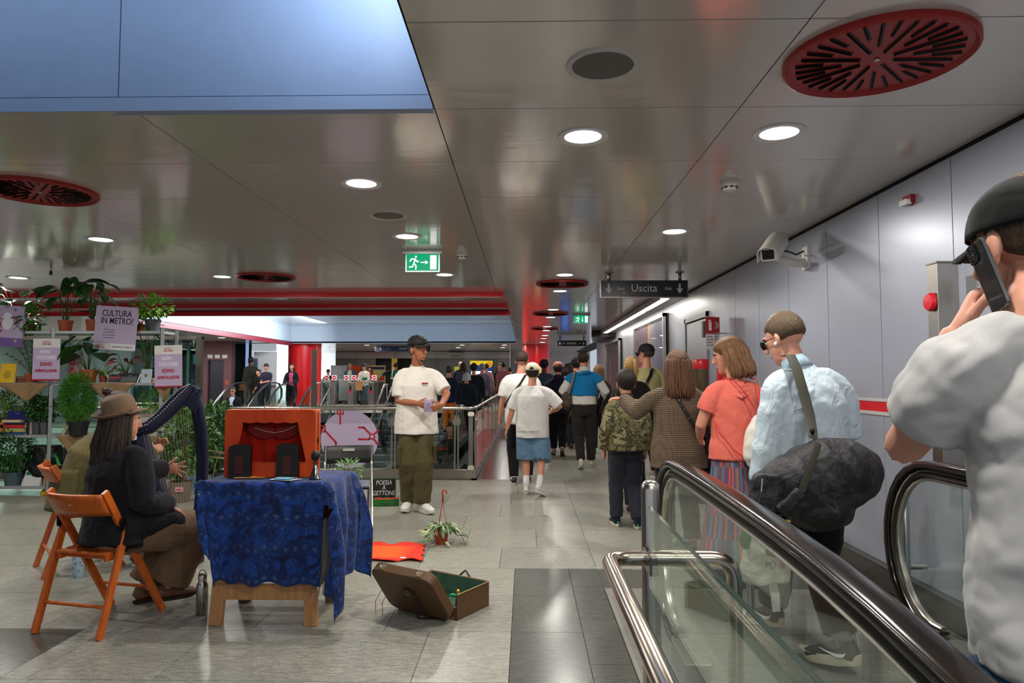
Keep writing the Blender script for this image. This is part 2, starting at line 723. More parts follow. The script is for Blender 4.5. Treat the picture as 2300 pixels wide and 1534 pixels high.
# well 1: cool lit vault above the near ceiling
BLUEP = M('#8fa0bd', 0.45, 0.0, spec=0.3)
w = MB()
w.box((-2.0, 3.29, H + 0.075), (-0.45, 3.34, 4.1)).box((-5.0, 3.29, H + 0.075), (-2.006, 3.34, 4.1)).box((-9, 3.29, H + 0.075), (-5.006, 3.34, 4.1))
w.box((-9, 3.282, H), (-0.45, 3.34, H + 0.068))
w.box((-0.45, -1.5, H + 0.02), (-0.40, 3.34, 4.1)).box((-9.05, -1.5, H), (-9.0, 3.34, 4.1)).box((-9.05, -1.55, H), (-0.40, -1.5, 4.1)).box((-9.05, -1.55, 4.1), (-0.4, 3.34, 4.15))
structure(w.build('trim_1', BLUEP))
# well 2
w = MB()
zt2 = 3.38
w.box((-8.8, 13.6, H + 0.04), (-8.75, 25.6, zt2)).box((-8.8, 25.6, H), (-0.3, 25.66, zt2)).box((-0.33, 13.6, H), (-0.28, 25.6, zt2)).box((-8.8, 13.55, H), (-0.3, 13.6, zt2))
structure(w.build('trim_2', M('#c9d3df', 0.5)))
cw = MB()
for j in range(15):
 cw.box((-8.75, 13.6 + j * 0.8, zt2), (-0.33, 14.39 + j * 0.8, zt2 + 0.02))
o = cw.build('panel', CEIL, ceiling)
tag(o, kind='stuff')
structure(MB().box((-8.81, 13.7, H - 0.09), (-8.72, 25.7, H + 0.05)).build('trim_3', M('#8a1a2c', 0.35)))
# three red baffles across the ceiling
RED = M('#f8161f', 0.3, spec=0.5)
for n, (yy, xe) in enumerate(((10.4, -0.33), (12.0, -0.31), (13.45, -0.30))):
 pts = [(xe, yy + 0.03), (xe - 0.02, yy - 0.0), (xe - 0.08, yy - 0.012), (-10, yy - 0.012), (-10, yy + 0.03)]
 o = MB().prism(pts, H - 0.075, H + 0.01, 2).build('trim_%d' % (n + 4), RED)
 structure(o)
 MB().box((-10, yy - 0.008, H - 0.083), (xe - 0.05, yy + 0.02, H - 0.075)).build('edge_strip', WHITE, o)

# ---- right hand wall
tw = NT('wall_metal')
pos = tw.coord('Position', (1, 1, 60))
nz = tw.noise(3, pos, 3)
tw.p(color=tw.mix(tw.math('MULTIPLY', nz, 0.3), '#a4a8b6', '#8e929f'), metal=0.35, rough=0.33, spec=0.5)
tw.bump(tw.noise(0.8, tw.coord('Position'), 2), 0.10, 0.01)
WALLM = tw.m
wall = structure(MB().box((WX + 0.02, -3, -0.3), (WX + 0.15, 24, H + 0.1)).build('wall_right', M('#2c2c2e', 0.8)))
unit_w = MB().box((0, -0.5, 0), (1, 0.5, 1)).mesh('unit_wall_panel', WALLM)


def wpanel(y0, y1, z0, z1):
 o = bpy.data.objects.new('panel', unit_w)
 col.objects.link(o)
 o.parent = wall
 o.location = (WX, (y0 + y1) / 2, z0)
 o.scale = (0.02, y1 - y0 - 0.007, z1 - z0)
 o.rotation_euler = (0, 0, rnd.uniform(-1, 1) * 0.0015)


y0 = 3.995 - 0.83 * 6
while y0 < 23.5:
 y1 = y0 + 0.83
 if not (9.3 < (y0 + y1) / 2 < 11.2):
  wpanel(y0, y1, 1.285, H - 0.025)
  wpanel(y0, y1, 0.155, 1.165)
 y0 = y1
MB().box((WX - 0.004, -3, 1.19), (WX + 0.02, 9.37, 1.26)).box((WX - 0.004, 10.63, 1.19), (WX + 0.02, 24, 1.26)).build('red_band', M('#c8101e', 0.35), wall)
MB().box((WX - 0.008, -3, 1.166), (WX + 0.02, 9.37, 1.19)).box((WX - 0.008, -3, 1.26), (WX + 0.02, 9.37, 1.284)).box((WX - 0.008, 10.63, 1.166), (WX + 0.02, 24, 1.19)).box((WX - 0.008, 10.63, 1.26), (WX + 0.02, 24, 1.284)).build('band_edge', M('#c9c9c9', 0.35, 0.3), wall)
structure(MB().box((WX - 0.055, -3, 0), (WX + 0.02, 9.35, 0.145)).box((WX - 0.055, 10.65, 0), (WX + 0.02, 24, 0.145)).box((WX - 0.06, -3, 0.145), (WX + 0.02, 9.35, 0.153)).build('baseboard_right', M('#5d5a56', 0.35, 0.7)))
door = structure(MB().box((WX - 0.006, 9.42, 0.02), (WX + 0.02, 10.58, 2.24)).build('door_1', M('#a3a4a8', 0.3, 0.5)))
MB().box((WX - 0.02, 9.33, 0), (WX + 0.02, 9.40, 2.33)).box((WX - 0.02, 10.6, 0), (WX + 0.02, 10.67, 2.33)).box((WX - 0.02, 9.33, 2.26), (WX + 0.02, 10.67, 2.33)).build('door_frame', M('#8e8f94', 0.35, 0.5), door)
MB().box((WX - 0.05, 9.43, 1.98), (WX - 0.006, 9.52, 2.20)).build('door_closer', M('#6d6c6b', 0.4, 0.6), door)
wp = MB()
wp.box((WX, 9.33, 2.335), (WX + 0.02, 10.67, H - 0.025))
wp.build('panel', WALLM, wall)
wpanel(8.975, 9.33, 1.285, H - 0.025)
wpanel(8.975, 9.33, 0.155, 1.165)
wpanel(10.67, 11.465, 1.285, H - 0.025)
wpanel(10.67, 11.465, 0.155, 1.165)

# walls closing the far side
tg = NT('far_wall')
tg.p(color=tg.mix(tg.noise(3, tg.coord('Position'), 3), '#6a6663', '#7a7571'), rough=0.35, metal=0.3)
fw = MB()
fwall = structure(MB().box((-9.2, 33.3, 0.25), (-0.75, 33.5, H)).build('wall_far', M('#26262a', 0.8)))
pm = tg.m
x = -9.2
while x < -0.8:
 w_ = min(0.98, -0.75 - x)
 if not (-7.1 < x + w_ / 2 < -5.2):
  MB().box((x + 0.008, 33.26, 0.31), (x + w_, 33.3, 2.38)).build('panel', pm, fwall)
 MB().box((x + 0.008, 33.25, 2.39), (x + w_, 33.3, H - 0.02)).build('panel', M('#b0aaa4', 0.4, 0.4), fwall)
 x += 0.98
structure(MB().box((-6.95, 33.27, 0.3), (-5.35, 33.31, 2.2)).build('door_2', M('#151414', 0.5)))
structure(MB().box((-0.75, 34.2, 0.2), (3.2, 34.4, H)).build('wall_end', M('#c9bfc0', 0.55)))
structure(MB().box((-0.4, 34.12, 0.3), (0.35, 34.2, 2.35)).build('door_3', M('#b9b0b4', 0.5)))
# pale and dark walls on the left behind the garden shelves
structure(MB().box((-16.1, -3, -0.3), (-16, 36, H)).build('wall_left', M('#9b9a98', 0.6)))
structure(MB().box((-12.9, 35.5, 0.2), (-8.9, 35.7, H)).build('wall_passage', M('#f4f6f8', 0.6)))
structure(MB().box((-16, 24.5, -0.3), (-13.3, 24.7, H)).build('wall_back', M('#c9cccf', 0.6)))
# the hollow stairwell
wl = MB()
for a, b in (((VX0 - 0.1, VY0 - 0.1, -4.2), (VX1 + 0.1, VY0, -0.02)), ((VX0 - 0.1, VY1, -4.2), (VX1 + 0.1, VY1 + 0.1, FAR_Z - 0.02)),
    ((VX0 - 0.1, VY0, -4.2), (VX0, VY1, -0.02)), ((VX1, VY0, -4.2), (VX1 + 0.1, VY1, -0.02))):
 wl.box(a, b)
wl.box((VX0, VY0, -4.2), (VX1, VY1, -4.1))
structure(wl.build('wall_stairwell', M('#6f6e6c', 0.5)))
st = root('staircase', (0, 0, 0), 'wide stone staircase climbing out of the stairwell towards the ticket gates', 'stairs')
TREAD = M('#3a3f45', 0.4)
NOSE = M('#7d868c', 0.35)
for k in range(24):
 z1 = FAR_Z - 0.16 * k
 y1 = VY1 - 0.31 * k
 s_ = MB().box((-6.4, y1 - 0.31, z1 - 0.36), (-2.45, y1 + 0.02, z1 - 0.16)).build('step', TREAD, st)
 MB().box((-6.4, y1 - 0.318, z1 - 0.20), (-2.45, y1 - 0.25, z1 - 0.155)).build('nosing', NOSE, s_)

# ---- red columns
for nm, (cx, cy, r) in {'a': (0.42, 27.0, 0.52), 'b': (-8.55, 26.6, 0.62)}.items():
 o = MB().lathe([(r, FAR_Z), (r, H)], 28).build('column', RED, smooth=40, loc=(cx, cy, 0))
 tag(o, 'round red column at the end of the corridor behind the crowd' if nm == 'a' else 'round red column at the end of the white light well, behind the woman in pink', 'column')
 MB().lathe([(r + 0.02, FAR_Z), (r + 0.02, FAR_Z + 0.12)], 28).build('plinth', STEEL_D, o, smooth=40)
 for a in range(6):
  q = a * PI / 3
  MB().bar((r * math.cos(q), r * math.sin(q), FAR_Z), (r * math.cos(q), r * math.sin(q), H - 0.01), 0.012).build('seam', M('#7c0a12', 0.4), o)
# ================================================================== CEILING FIXTURES
LAMP_E = M('#ffffff', kind='emit', power=9.0)
RIM = M('#d9d7d2', 0.4)
dl_rim = MB().lathe([(0.100, 0), (0.100, -0.004), (0.135, -0.008), (0.138, 0.0)], 32).mesh('dl_rim', RIM, 40)
dl_dif = MB().lathe([(0.101, -0.001), (0.0, -0.0025)], 32).mesh('dl_dif', LAMP_E, True)


def downlight(x, y, label, group=None, lit=True, s=1.0, power=None):
 r = root('downlight', (x, y, H - 0.001), label, 'ceiling light', 0, group)
 for nm, me in (('rim', dl_rim), ('diffuser', dl_dif)):
  o = bpy.data.objects.new(nm, me)
  col.objects.link(o)
  o.parent = r
  o.scale = (s, s, 1)
 if lit:
  l = bpy.data.lights.get('downlight_lamp')
  if l is None:
   l = bpy.data.lights.new('downlight_lamp', 'AREA')
   l.shape = 'DISK'
   l.size = 0.19
   l.energy = DOWN_W
   l.color = (1.0, 0.955, 0.88)
  lo = bpy.data.objects.new('downlight_lamp', l)
  lo.location = (x, y, H - 0.012)
  col.objects.link(lo)


CORR = 'downlights of the corridor row'
downlight(0.313, 3.68, 'bright round downlight above the corridor, right below the big grey ceiling speaker')
downlight(1.355, 3.645, 'bright round downlight just past the big red swirl vent')
downlight(-1.10, 4.55, 'bright round downlight in front of the small round ceiling speaker')
downlight(-4.0, 6.37, 'bright round downlight above the potted garden, left of the ceiling reflections')
downlight(-1.09, 6.29, 'bright round downlight right above the first green exit sign')
downlight(1.33, 6.12, 'bright round downlight between the camera and the near black exit board')
downlight(-3.9, 8.75, 'small bright downlight left of the distant red swirl vent, in front of the red bands')
downlight(-1.02, 8.64, 'small bright downlight directly past the first green exit sign')
ords = ['first', 'second', 'third', 'fourth', 'fifth', 'sixth', 'seventh', 'eighth', 'ninth', 'tenth']
for i, (x, y) in enumerate([(0.5, 8.68), (0.52, 10.3), (0.53, 13.1), (0.54, 14.75), (0.55, 17.4), (0.57, 18.8), (0.6, 21.0), (0.6, 22.6), (0.62, 25.0)]):
 downlight(x, y, 'small downlight of the far corridor row, %s counting away from the viewer' % ords[i], CORR, lit=i in (0, 2, 4, 6, 8))
for i, (px, py) in enumerate([(718, 775), (743, 779), (824, 776), (842, 779), (920, 776), (1028, 776), (1038, 779), (1129, 776), (1133, 779)]):
 p = P(px, py, 27 + (i % 2) * 2)
 downlight(p.x, 27 + (i % 2) * 2.2, 'tiny downlight over the ticket gates, %s from the red column at the well' % ords[i], 'downlights over the ticket gates', lit=i != 4)
for i, (px, py) in enumerate([(445, 756), (498, 761)]):
 p = P(px, py, 22)
 downlight(p.x, 22, 'small downlight over the dark glass hall, %s' % ('nearer the garden shelves' if i == 0 else 'nearer the bright passage'), lit=True)
# lamps of the hall beside and behind the viewer
for i, (x, y) in enumerate([(0.31, 1.2), (1.36, 1.2), (0.31, -1.2), (1.36, -1.2), (-4.0, 4.5), (-6.6, 6.3), (-6.6, 8.8)]):
 downlight(x, y, 'round downlight overhead beyond the top edge of the picture, ' + ords[i] if i < 4 else 'round downlight above the left end of the garden shelves, ' + ('nearest', 'middle', 'farthest')[i - 4] + ' one')

# ---- round speakers
for x, y, r_, lab in ((0.325, 2.83, 0.155, 'large round grey ceiling speaker with a white ring, nearest to the viewer'),
      (-1.1, 5.46, 0.15, 'small round ceiling speaker between two downlights over the young man')):
 o = root('ceiling_speaker', (x, y, H), lab, 'speaker')
 MB().lathe([(r_ * 0.83, 0.0), (r_ * 0.83, -0.006), (r_ * 0.98, -0.010), (r_, 0.0)], 40).build('ring', M('#c4c2bb', 0.45), o, smooth=40)
 t = NT('speaker_mesh')
 t.p(color='#6f6b65', rough=0.6, metal=0.3)
 v = t.n('TexVoronoi', Scale=260)
 t.bump(v.outputs['Distance'], 0.5, 0.003)
 MB().lathe([(r_ * 0.84, -0.003), (0, -0.004)], 40).build('grille', t.m, o)

# ---- red swirl vents
VRED = M('#9c2420', 0.42)
SLOT = M('#0a0a0b', 0.5)


def vent(x, y, lab, R=0.36):
 o = root('swirl_vent', (x, y, H), lab, 'air vent', 0)
 MB().lathe([(R * 0.93, -0.012), (R * 0.97, -0.030), (R, -0.022), (R, 0.0)], 48).build('rim', VRED, o, smooth=30)
 MB().lathe([(R * 0.95, -0.013), (0, -0.013)], 48).build('face', VRED, o)
 MB().lathe([(0.012, -0.012), (0.012, -0.02), (0.006, -0.022)], 12).build('screw', STEEL, o, smooth=True)
 sl = 32
 for k in range(sl):
  q = 2 * PI * k / sl
  r0, r1 = ((0.18, 0.84), (0.54, 0.86), (0.36, 0.85), (0.56, 0.86))[k % 4]
  b = MB()
  w_ = 0.0072
  b.box((R * r0, -w_, -0.0155), (R * r1, w_, -0.0132))
  s_ = b.build('slot', SLOT, o, rot=(0, 0, q))
  MB().add([(R * r0, -w_, -0.0157), (R * r1, -w_, -0.0157), (R * r1, -w_ * 0.2, -0.024), (R * r0, -w_ * 0.2, -0.024)], [(0, 1, 2, 3), (3, 2, 1, 0)]).build('fin', M('#20201f', 0.5), s_)


vent(1.43, 2.77, 'big red round swirl vent at the upper right, nearest to the viewer')
vent(-3.38, 4.68, 'red round swirl vent cut by the left edge of the picture')
vent(-3.33, 8.75, 'small red swirl vent left of the green exit sign, before the red bands')
vent(0.51, 9.44, 'red swirl vent between the first corridor downlights')
vent(0.51, 13.85, 'far red swirl vent in the corridor, second after the near exit board')
vent(0.5, 18.0, 'thin distant red swirl vent, third along the corridor')

# ---- smoke detectors
for loc, lab, s in (((1.36, 4.56, H), 'white smoke detector on the ceiling between the right wall and the downlights', 1.0),
     ((-0.66, 7.15, H), 'small smoke detector on the ceiling right of the first green exit sign', 1.0)):
 o = root('smoke_detector', loc, lab, 'smoke detector')
 MB().lathe([(0.062, 0), (0.062, -0.018), (0.052, -0.024)], 24).build('base', M('#c8c5bf', 0.45), o, smooth=30)
 MB().lathe([(0.048, -0.02), (0.05, -0.045), (0.036, -0.062), (0, -0.064)], 24).build('head', M('#dedbd5', 0.45), o, smooth=30)
 for k in range(8):
  MB().box((0.046, -0.012, -0.05), (0.052, 0.012, -0.04)).build('slot', BLACK, o, rot=(0, 0, k * PI / 4))
o = root('fire_sounder', (WX, 4.41, 2.56), 'small red and white alarm sounder high on the grey wall', 'alarm', 0)
MB().rbox((-0.03, -0.05, -0.03), (0, 0.05, 0.03), 0.015, axis=0).build('base', M('#8f1018', 0.4), o)
MB().rbox((-0.055, -0.045, -0.035), (-0.02, 0.045, 0.0), 0.012, axis=0).build('lens', M('#e8e6e2', 0.35), o)

# ---- emergency exit signs (lit)
GREEN = M('#06b47c', kind='emit', power=0.85)
LITW = M('#ffffff', kind='emit', power=1.3)


def exit_sign(x, y, z, w, lab, arrow):
 o = root('exit_sign', (x, y, z), lab, 'exit sign')
 h = w * 0.53
 MB().box((-w / 2, -0.008, -h / 2), (w / 2, 0.012, h / 2)).build('sign_face', GREEN, o)
 MB().box((-w / 2 - 0.012, -0.004, -h / 2 - 0.01), (-w / 2, 0.016, h / 2)).box((w / 2, -0.004, -h / 2 - 0.01), (w / 2 + 0.012, 0.016, h / 2)).box((-w / 2, -0.004, -h / 2 - 0.01), (w / 2, 0.016, -h / 2)).build('frame', M('#c6c8c6', 0.4, 0.4), o)
 MB().box((-w * 0.62, -0.03, h / 2), (w * 0.62, 0.03, H - z)).build('mount', M('#a9a8a4', 0.4, 0.5), o)
 y_ = -0.0095
 u = h
 b = MB()
 b.box((w * 0.24, y_, -u * 0.42), (w * 0.44, -0.008, u * 0.42))
 b.build('door_symbol', LITW, o)
 ar = MB()
 if arrow == 'right':
  ar.box((-w * 0.06, y_, -u * 0.03), (w * 0.10, -0.008, u * 0.03))
  ar.prism([(w * 0.08, -u * 0.13), (w * 0.19, 0), (w * 0.08, u * 0.13), (w * 0.10, 0)], y_, -0.008, 1)
 else:
  ar.box((w * 0.05, y_, -u * 0.15), (w * 0.09, -0.008, u * 0.3))
  ar.prism([(w * 0.0, -u * 0.1), (w * 0.07, -u * 0.35), (w * 0.14, -u * 0.1), (w * 0.07, -u * 0.14)], y_, -0.008, 1)
 ar.build('arrow', LITW, o)
 rn = MB()
 cx = -w * 0.26
 rn.prism([(cx + w * 0.055 + u * 0.06 * math.cos(a * PI / 5), u * 0.34 + u * 0.06 * math.sin(a * PI / 5)) for a in range(10)], y_, -0.008, 1)

 def limb(*pts):
  for p, q in zip(pts[:-1], pts[1:]):
   rn.bar((cx + p[0] * w, -0.0088, p[1] * u), (cx + q[0] * w, -0.0088, q[1] * u), 0.0015, u * 0.075, (1, 0, 0.01)) if False else rn.add(
    *quad((cx + p[0] * w, p[1] * u), (cx + q[0] * w, q[1] * u), u * 0.075, y_))
 limb((0.03, 0.22), (-0.01, -0.06), (0.06, -0.2), (0.05, -0.42))
 limb((-0.01, -0.06), (-0.05, -0.26), (-0.15, -0.28))
 limb((0.03, 0.2), (0.09, 0.04), (0.14, 0.06))
 limb((0.02, 0.2), (-0.09, 0.2), (-0.13, 0.06))
 rn.build('running_man', LITW, o)
 return o


def quad(p, q, w, y):
 d = Vector((q[0] - p[0], q[1] - p[1]))
 n = Vector((-d.y, d.x)).normalized() * w / 2
 d = d.normalized() * w * 0.25
 vs = [(p[0] - n.x - d.x, y, p[1] - n.y - d.y), (q[0] - n.x + d.x, y, q[1] - n.y + d.y), (q[0] + n.x + d.x, y, q[1] + n.y + d.y), (p[0] + n.x - d.x, y, p[1] + n.y - d.y)]
 return vs, [(0, 1, 2, 3)]


exit_sign(-1.046, 6.96, 2.60, 0.325, 'lit green emergency exit sign with running man, nearest, above the young man', 'right')
exit_sign(1.14, 14.0, 2.62, 0.29, 'smaller lit green emergency exit sign far down the corridor', 'down')

# ---- hanging direction boards
SIGN_T = M('#c9c7c6', 0.5)


def board(x, y, z, w, h, lab, colr, tcol, words=True, small='Exit'):
 o = root('direction_board', (x, y, z), lab, 'sign')
 MB().box((-w / 2, -0.03, -h / 2), (w / 2, 0.03, h / 2)).build('panel', colr, o)
 MB().box((-w / 2 - 0.008, -0.034, -h / 2 - 0.006), (-w / 2, 0.034, h / 2 + 0.004)).box((w / 2, -0.034, -h / 2 - 0.006), (w / 2 + 0.008, 0.034, h / 2 + 0.004)).box((-w / 2, -0.034, -h / 2 - 0.006), (w / 2, 0.034, -h / 2)).build('frame', M('#8d8c8b', 0.3, 0.8), o)
 for sx in (-0.4, 0.42):
  MB().tube([(sx * w, 0, h / 2), (sx * w, 0, H - z)], 0.022, 10).build('hanger', STEEL_D, o, smooth=True)
  MB().lathe([(0.05, H - z - 0.012), (0.05, H - z)], 14, (sx * w, 0, 0)).build('rosette', STEEL_D, o)
 for sx in (-0.41, 0.41):
  a = MB()
  a.box((sx * w - 0.011, -0.033, -h * 0.05), (sx * w + 0.011, -0.031, h * 0.3))
  a.prism([(sx * w - 0.04, h * 0.03), (sx * w, -h * 0.32), (sx * w + 0.04, h * 0.03), (sx * w, -h * 0.04)], -0.033, -0.031, 1)
  a.build('arrow', tcol, o)
 text('Uscita', h * 0.66, 'lettering', tcol, o, (0.0, -0.031, h * 0.02), sx=0.95)
 text('Exit', h * 0.27, 'lettering', tcol, o, (-w * 0.27, -0.031, 0.0), shear=0.1)
 text('Exit', h * 0.27, 'lettering', tcol, o, (w * 0.28, -0.031, 0.0), shear=0.1)
 return o


DARKS = M('#131116', 0.3)
p = P(1446, 649, 8.5)
o = board(p.x, p.y, p.z, 1.06, 0.205, 'black hanging exit board over the crowd by the right wall, nearest one', DARKS, SIGN_T)
text('M2', 0.028, 'lettering', SIGN_T, o, (-0.25, -0.031, -0.055))
p = P(1284, 771, 22)
board(p.x, p.y, p.z, 0.92, 0.18, 'distant black hanging exit board at the end of the corridor', DARKS, SIGN_T)
p = P(905, 783, 27.5)
o = board(p.x, p.y, p.z, 2.2, 0.21, 'long dark blue hanging exit board over the ticket gates', M('#10203f', 0.35), M('#b7c2d6', 0.5))
p = P(402, 772, 21)
board(p.x, p.y, p.z, 0.9, 0.18, 'dark hanging exit board seen through glass beside the garden shelves', DARKS, SIGN_T)

# ---- security camera
o = root('security_camera', (WX, 6.03, 2.47), 'white security camera housing on a bracket high on the grey wall', 'camera')
CAMW = M('#d3d0ca', 0.35)
MB().rbox((-0.03, -0.06, -0.1), (0, 0.06, 0.1), 0.01, axis=0).build('wall_plate', CAMW, o)
arm = MB().tube([(-0.02, 0, -0.04), (-0.12, -0.02, -0.05), (-0.34, -0.1, -0.0)], [0.045, 0.036, 0.026], 10).build('arm', CAMW, o, smooth=40)
MB().tube([(-0.02, 0.02, 0.07), (-0.1, 0.0, 0.03), (-0.2, -0.06, 0.05), (-0.3, -0.1, 0.05)], 0.008, 8).build('cable', BLACK, o, smooth=True)
A, B = P(1722, 566, 5.45) - Vector((WX, 6.03, 2.47)), P(1748, 528, 5.85) - Vector((WX, 6.03, 2.47))
A, B = Vector(A), Vector(B)
d = (A - B).normalized()
sx = d.cross(Vector((0, 0, 1))).normalized()
up = sx.cross(d)
m = Matrix((sx, d, up)).transposed().to_4x4()
m.translation = (A + B) / 2 + Vector((0, 0, -0.04))
MB().rbox((-0.06, -0.2, -0.05), (0.06, 0.2, 0.05), 0.018, m, axis=1).build('housing', CAMW, o, smooth=40)
hood = MB()
pts = []
for i in range(9):
 q = PI * i / 8
 pts.append((0.078 * math.cos(q), 0.02 + 0.055 * math.sin(q)))
pts = pts + [(-0.072, 0.02)] + [(0.072 * math.cos(PI - PI * i / 8), 0.02 + 0.049 * math.sin(PI * i / 8)) for i in range(9)]
hood.prism(pts, -0.26, 0.25, 1, m)
hood.box((-0.078, -0.26, -0.045), (-0.072, 0.25, 0.022), m).box((0.072, -0.26, -0.045), (0.078, 0.25, 0.022), m)
hood.build('sunshield', CAMW, o)
MB().box((-0.045, 0.2, -0.035), (0.045, 0.205, 0.04), m).build('window', BLACK, o)

# ---- light trough above the posters
o = root('light_trough', (2.16, 10.6, 2.66), 'row of lit strip lamps along the ceiling above the wall posters', 'ceiling light')
for k in range(4):
 MB().box((-0.07, 0.1 + k * 2.05, -0.012), (0.07, 1.95 + k * 2.05, 0.0)).build('tube', M('#fff3dc', kind='emit', power=5.0), o)
 area_light('trough_lamp', (2.16, 10.6 + 1.02 + k * 2.05, 2.63), (0, math.radians(-25), 0), 0.12, 9, (1.0, 0.93, 0.8), 1.8)
MB().box((-0.09, 0, 0.0), (0.3, 8.3, 0.05)).box((-0.1, 0, -0.03), (-0.085, 8.3, 0.06)).build('housing', M('#8a8784', 0.4, 0.5), o)
MB().prism([(-0.35, 8.3), (0.3, 8.3), (0.3, 11.5), (0.0, 11.5)], -0.10, 0.05, 2).build('end_fascia', M('#1a1a1c', 0.4), o)

o = root('ceiling_sensor', (P(115, 592, 8.1).x, 8.1, H), 'small black sensor stub hanging from the ceiling above the garden shelves', 'sensor')
MB().tube([(0, 0, 0), (0, 0, -0.03)], 0.008, 8).build('stem', STEEL_D, o)
MB().tube([(0, 0, -0.025), (0, 0, -0.075)], 0.016, 10).build('body', BLACK, o)
# ================================================================== WALL ITEMS
def poster(name, y0, y1, z0, z1, lab, draw):
 o = root(name, (WX - 0.03, (y0 + y1) / 2, (z0 + z1) / 2), lab, 'poster', PI / 2)
 w, h = y1 - y0, z1 - z0     # local x runs along +Y of the world, local -y... faces the corridor
 MB().box((-w / 2, -0.028, -h / 2), (w / 2, 0.02, h / 2)).build('backing', M('#222225', 0.6), o)
 f = MB()
 for a, b in (((-w / 2, 0.0, -h / 2), (-w / 2 + 0.06, 0.07, h / 2)), ((w / 2 - 0.06, 0.0, -h / 2), (w / 2, 0.07, h / 2)),
     ((-w / 2, 0.0, h / 2 - 0.06), (w / 2, 0.07, h / 2)), ((-w / 2, 0.0, -h / 2), (w / 2, 0.07, -h / 2 + 0.06))):
  f.box(a, b)
 f.build('frame', M('#aaa8a4', 0.3, 0.8), o)
 MB().box((-w / 2 + 0.06, 0.02, -h / 2 + 0.06), (w / 2 - 0.06, 0.024, h / 2 - 0.06)).build('print', draw, o)
 MB().box((-w / 2 + 0.06, 0.04, -h / 2 + 0.06), (w / 2 - 0.06, 0.044, h / 2 - 0.06)).build('pane', glass('#f2f2f2', refl=0.35), o)
 return o


t = NT('poster_print')
g = t.coord('Generated')
sx_ = t.n('SeparateXYZ')
t.set(sx_.inputs[0], g)
c = t.ramp(sx_.outputs[0], [(0.0, '#8c8fb5'), (0.45, '#b9b4c6'), (0.47, '#cfc7a0'), (0.52, '#cfc7a0'), (0.54, '#8d7f94'), (0.85, '#a393a6'), (1.0, '#8d8aa8')])
c = t.mix(t.math('MULTIPLY', t.ramp(sx_.outputs[2], [(0.0, 1.0), (0.55, 0.1), (1.0, 0.0)]), t.noise(9, t.coord('Generated', (8, 1, 1)), 4)), c, '#4d241c')
t.p(color=c, rough=0.5)
poster('wall_poster', 11.9, 15.2, 0.75, 2.55, 'large framed wall poster with purple and cream areas, nearer one on the right wall', t.m)
t = NT('poster_print_red')
sx_ = t.n('SeparateXYZ')
t.set(sx_.inputs[0], t.coord('Generated'))
t.p(color=t.ramp(sx_.outputs[2], [(0.1, '#9d1724'), (0.5, '#6d1a2b'), (1.0, '#2b2434')]), rough=0.5)
o = poster('wall_poster', 17.6, 20.6, 0.75, 2.45, 'dark red framed wall poster with vertical white lettering, farther one on the right wall', t.m)
text('ARENA', 0.34, 'lettering', M('#d8cdd0', 0.5), o, (0.6, 0.026, -0.1), (PI / 2, -PI / 2, PI))

p = P(1630, 748, 8.5)
for i, dx in enumerate((-0.07, 0.055)):
 o = root('fire_sign', (WX - 0.16 + dx * 0.6, 8.5 + 0.05 * i, p.z), 'red fire equipment sign standing off the wall, ' + ('left one with extinguisher symbol' if i == 0 else 'right one with hose reel symbol'), 'sign')
 MB().box((-0.055, -0.004, -0.01), (0.055, 0.004, 0.2)).build('red_plate', M('#a8121e', 0.45), o)
 MB().box((-0.055, -0.004, -0.2), (0.055, 0.004, -0.012)).build('white_plate', M('#cfcac6', 0.5), o)
 W_ = M('#e6dcda', 0.5)
 if i == 0:
  MB().rbox((-0.018, -0.006, 0.03), (0.018, -0.0045, 0.14), 0.012, axis=1).box((-0.022, -0.006, 0.145), (0.012, -0.0045, 0.16)).build('symbol', W_, o)
 else:
  for r_ in (0.04, 0.018):
   MB().tube([(r_ * math.cos(q * PI / 10), -0.005, 0.1 + r_ * math.sin(q * PI / 10)) for q in range(20)], 0.005, 5, closed=True).build('symbol', W_, o)
 for k in range(4):
  MB().box((-0.04, -0.006, -0.05 - 0.035 * k), (0.03 + 0.01 * (k % 2), -0.0045, -0.04 - 0.035 * k)).build('line', M('#6b6260', 0.6), o)
 MB().box((-0.01, 0.004, -0.02), (0.01, 0.012, 0.02)).bar((0, 0.008, 0), (0.16 - dx * 0.6, 0.008, 0), 0.012).build('bracket', STEEL_D, o)

o = root('steel_call_box', (WX, 4.01, 0), 'tall narrow brushed steel cabinet fixed on the grey wall beside the man on the phone', 'cabinet')
MB().box((-0.12, -0.05, 0.9), (0, 0.05, 2.08)).build('body', M('#a7a29b', 0.3, kind='steel', scale=(200, 200, 2)), o, bevel=0.003)
MB().box((-0.125, -0.054, 2.08), (0, 0.054, 2.09)).build('lid', STEEL_D, o)
MB().lathe([(0.05, 0), (0.055, 0.012), (0.045, 0.03), (0, 0.034)], 20, xf=Matrix.Translation((-0.12, 0.0, 1.86)) @ Matrix.Rotation(-PI / 2, 4, 'Y')).build('alarm_button', M('#c41423', 0.35), o, smooth=40)
MB().box((-0.003, -0.35, 1.86), (0.0, -0.12, 1.99)).build('side_plate', M('#8a8c90', 0.3, 0.7), o)

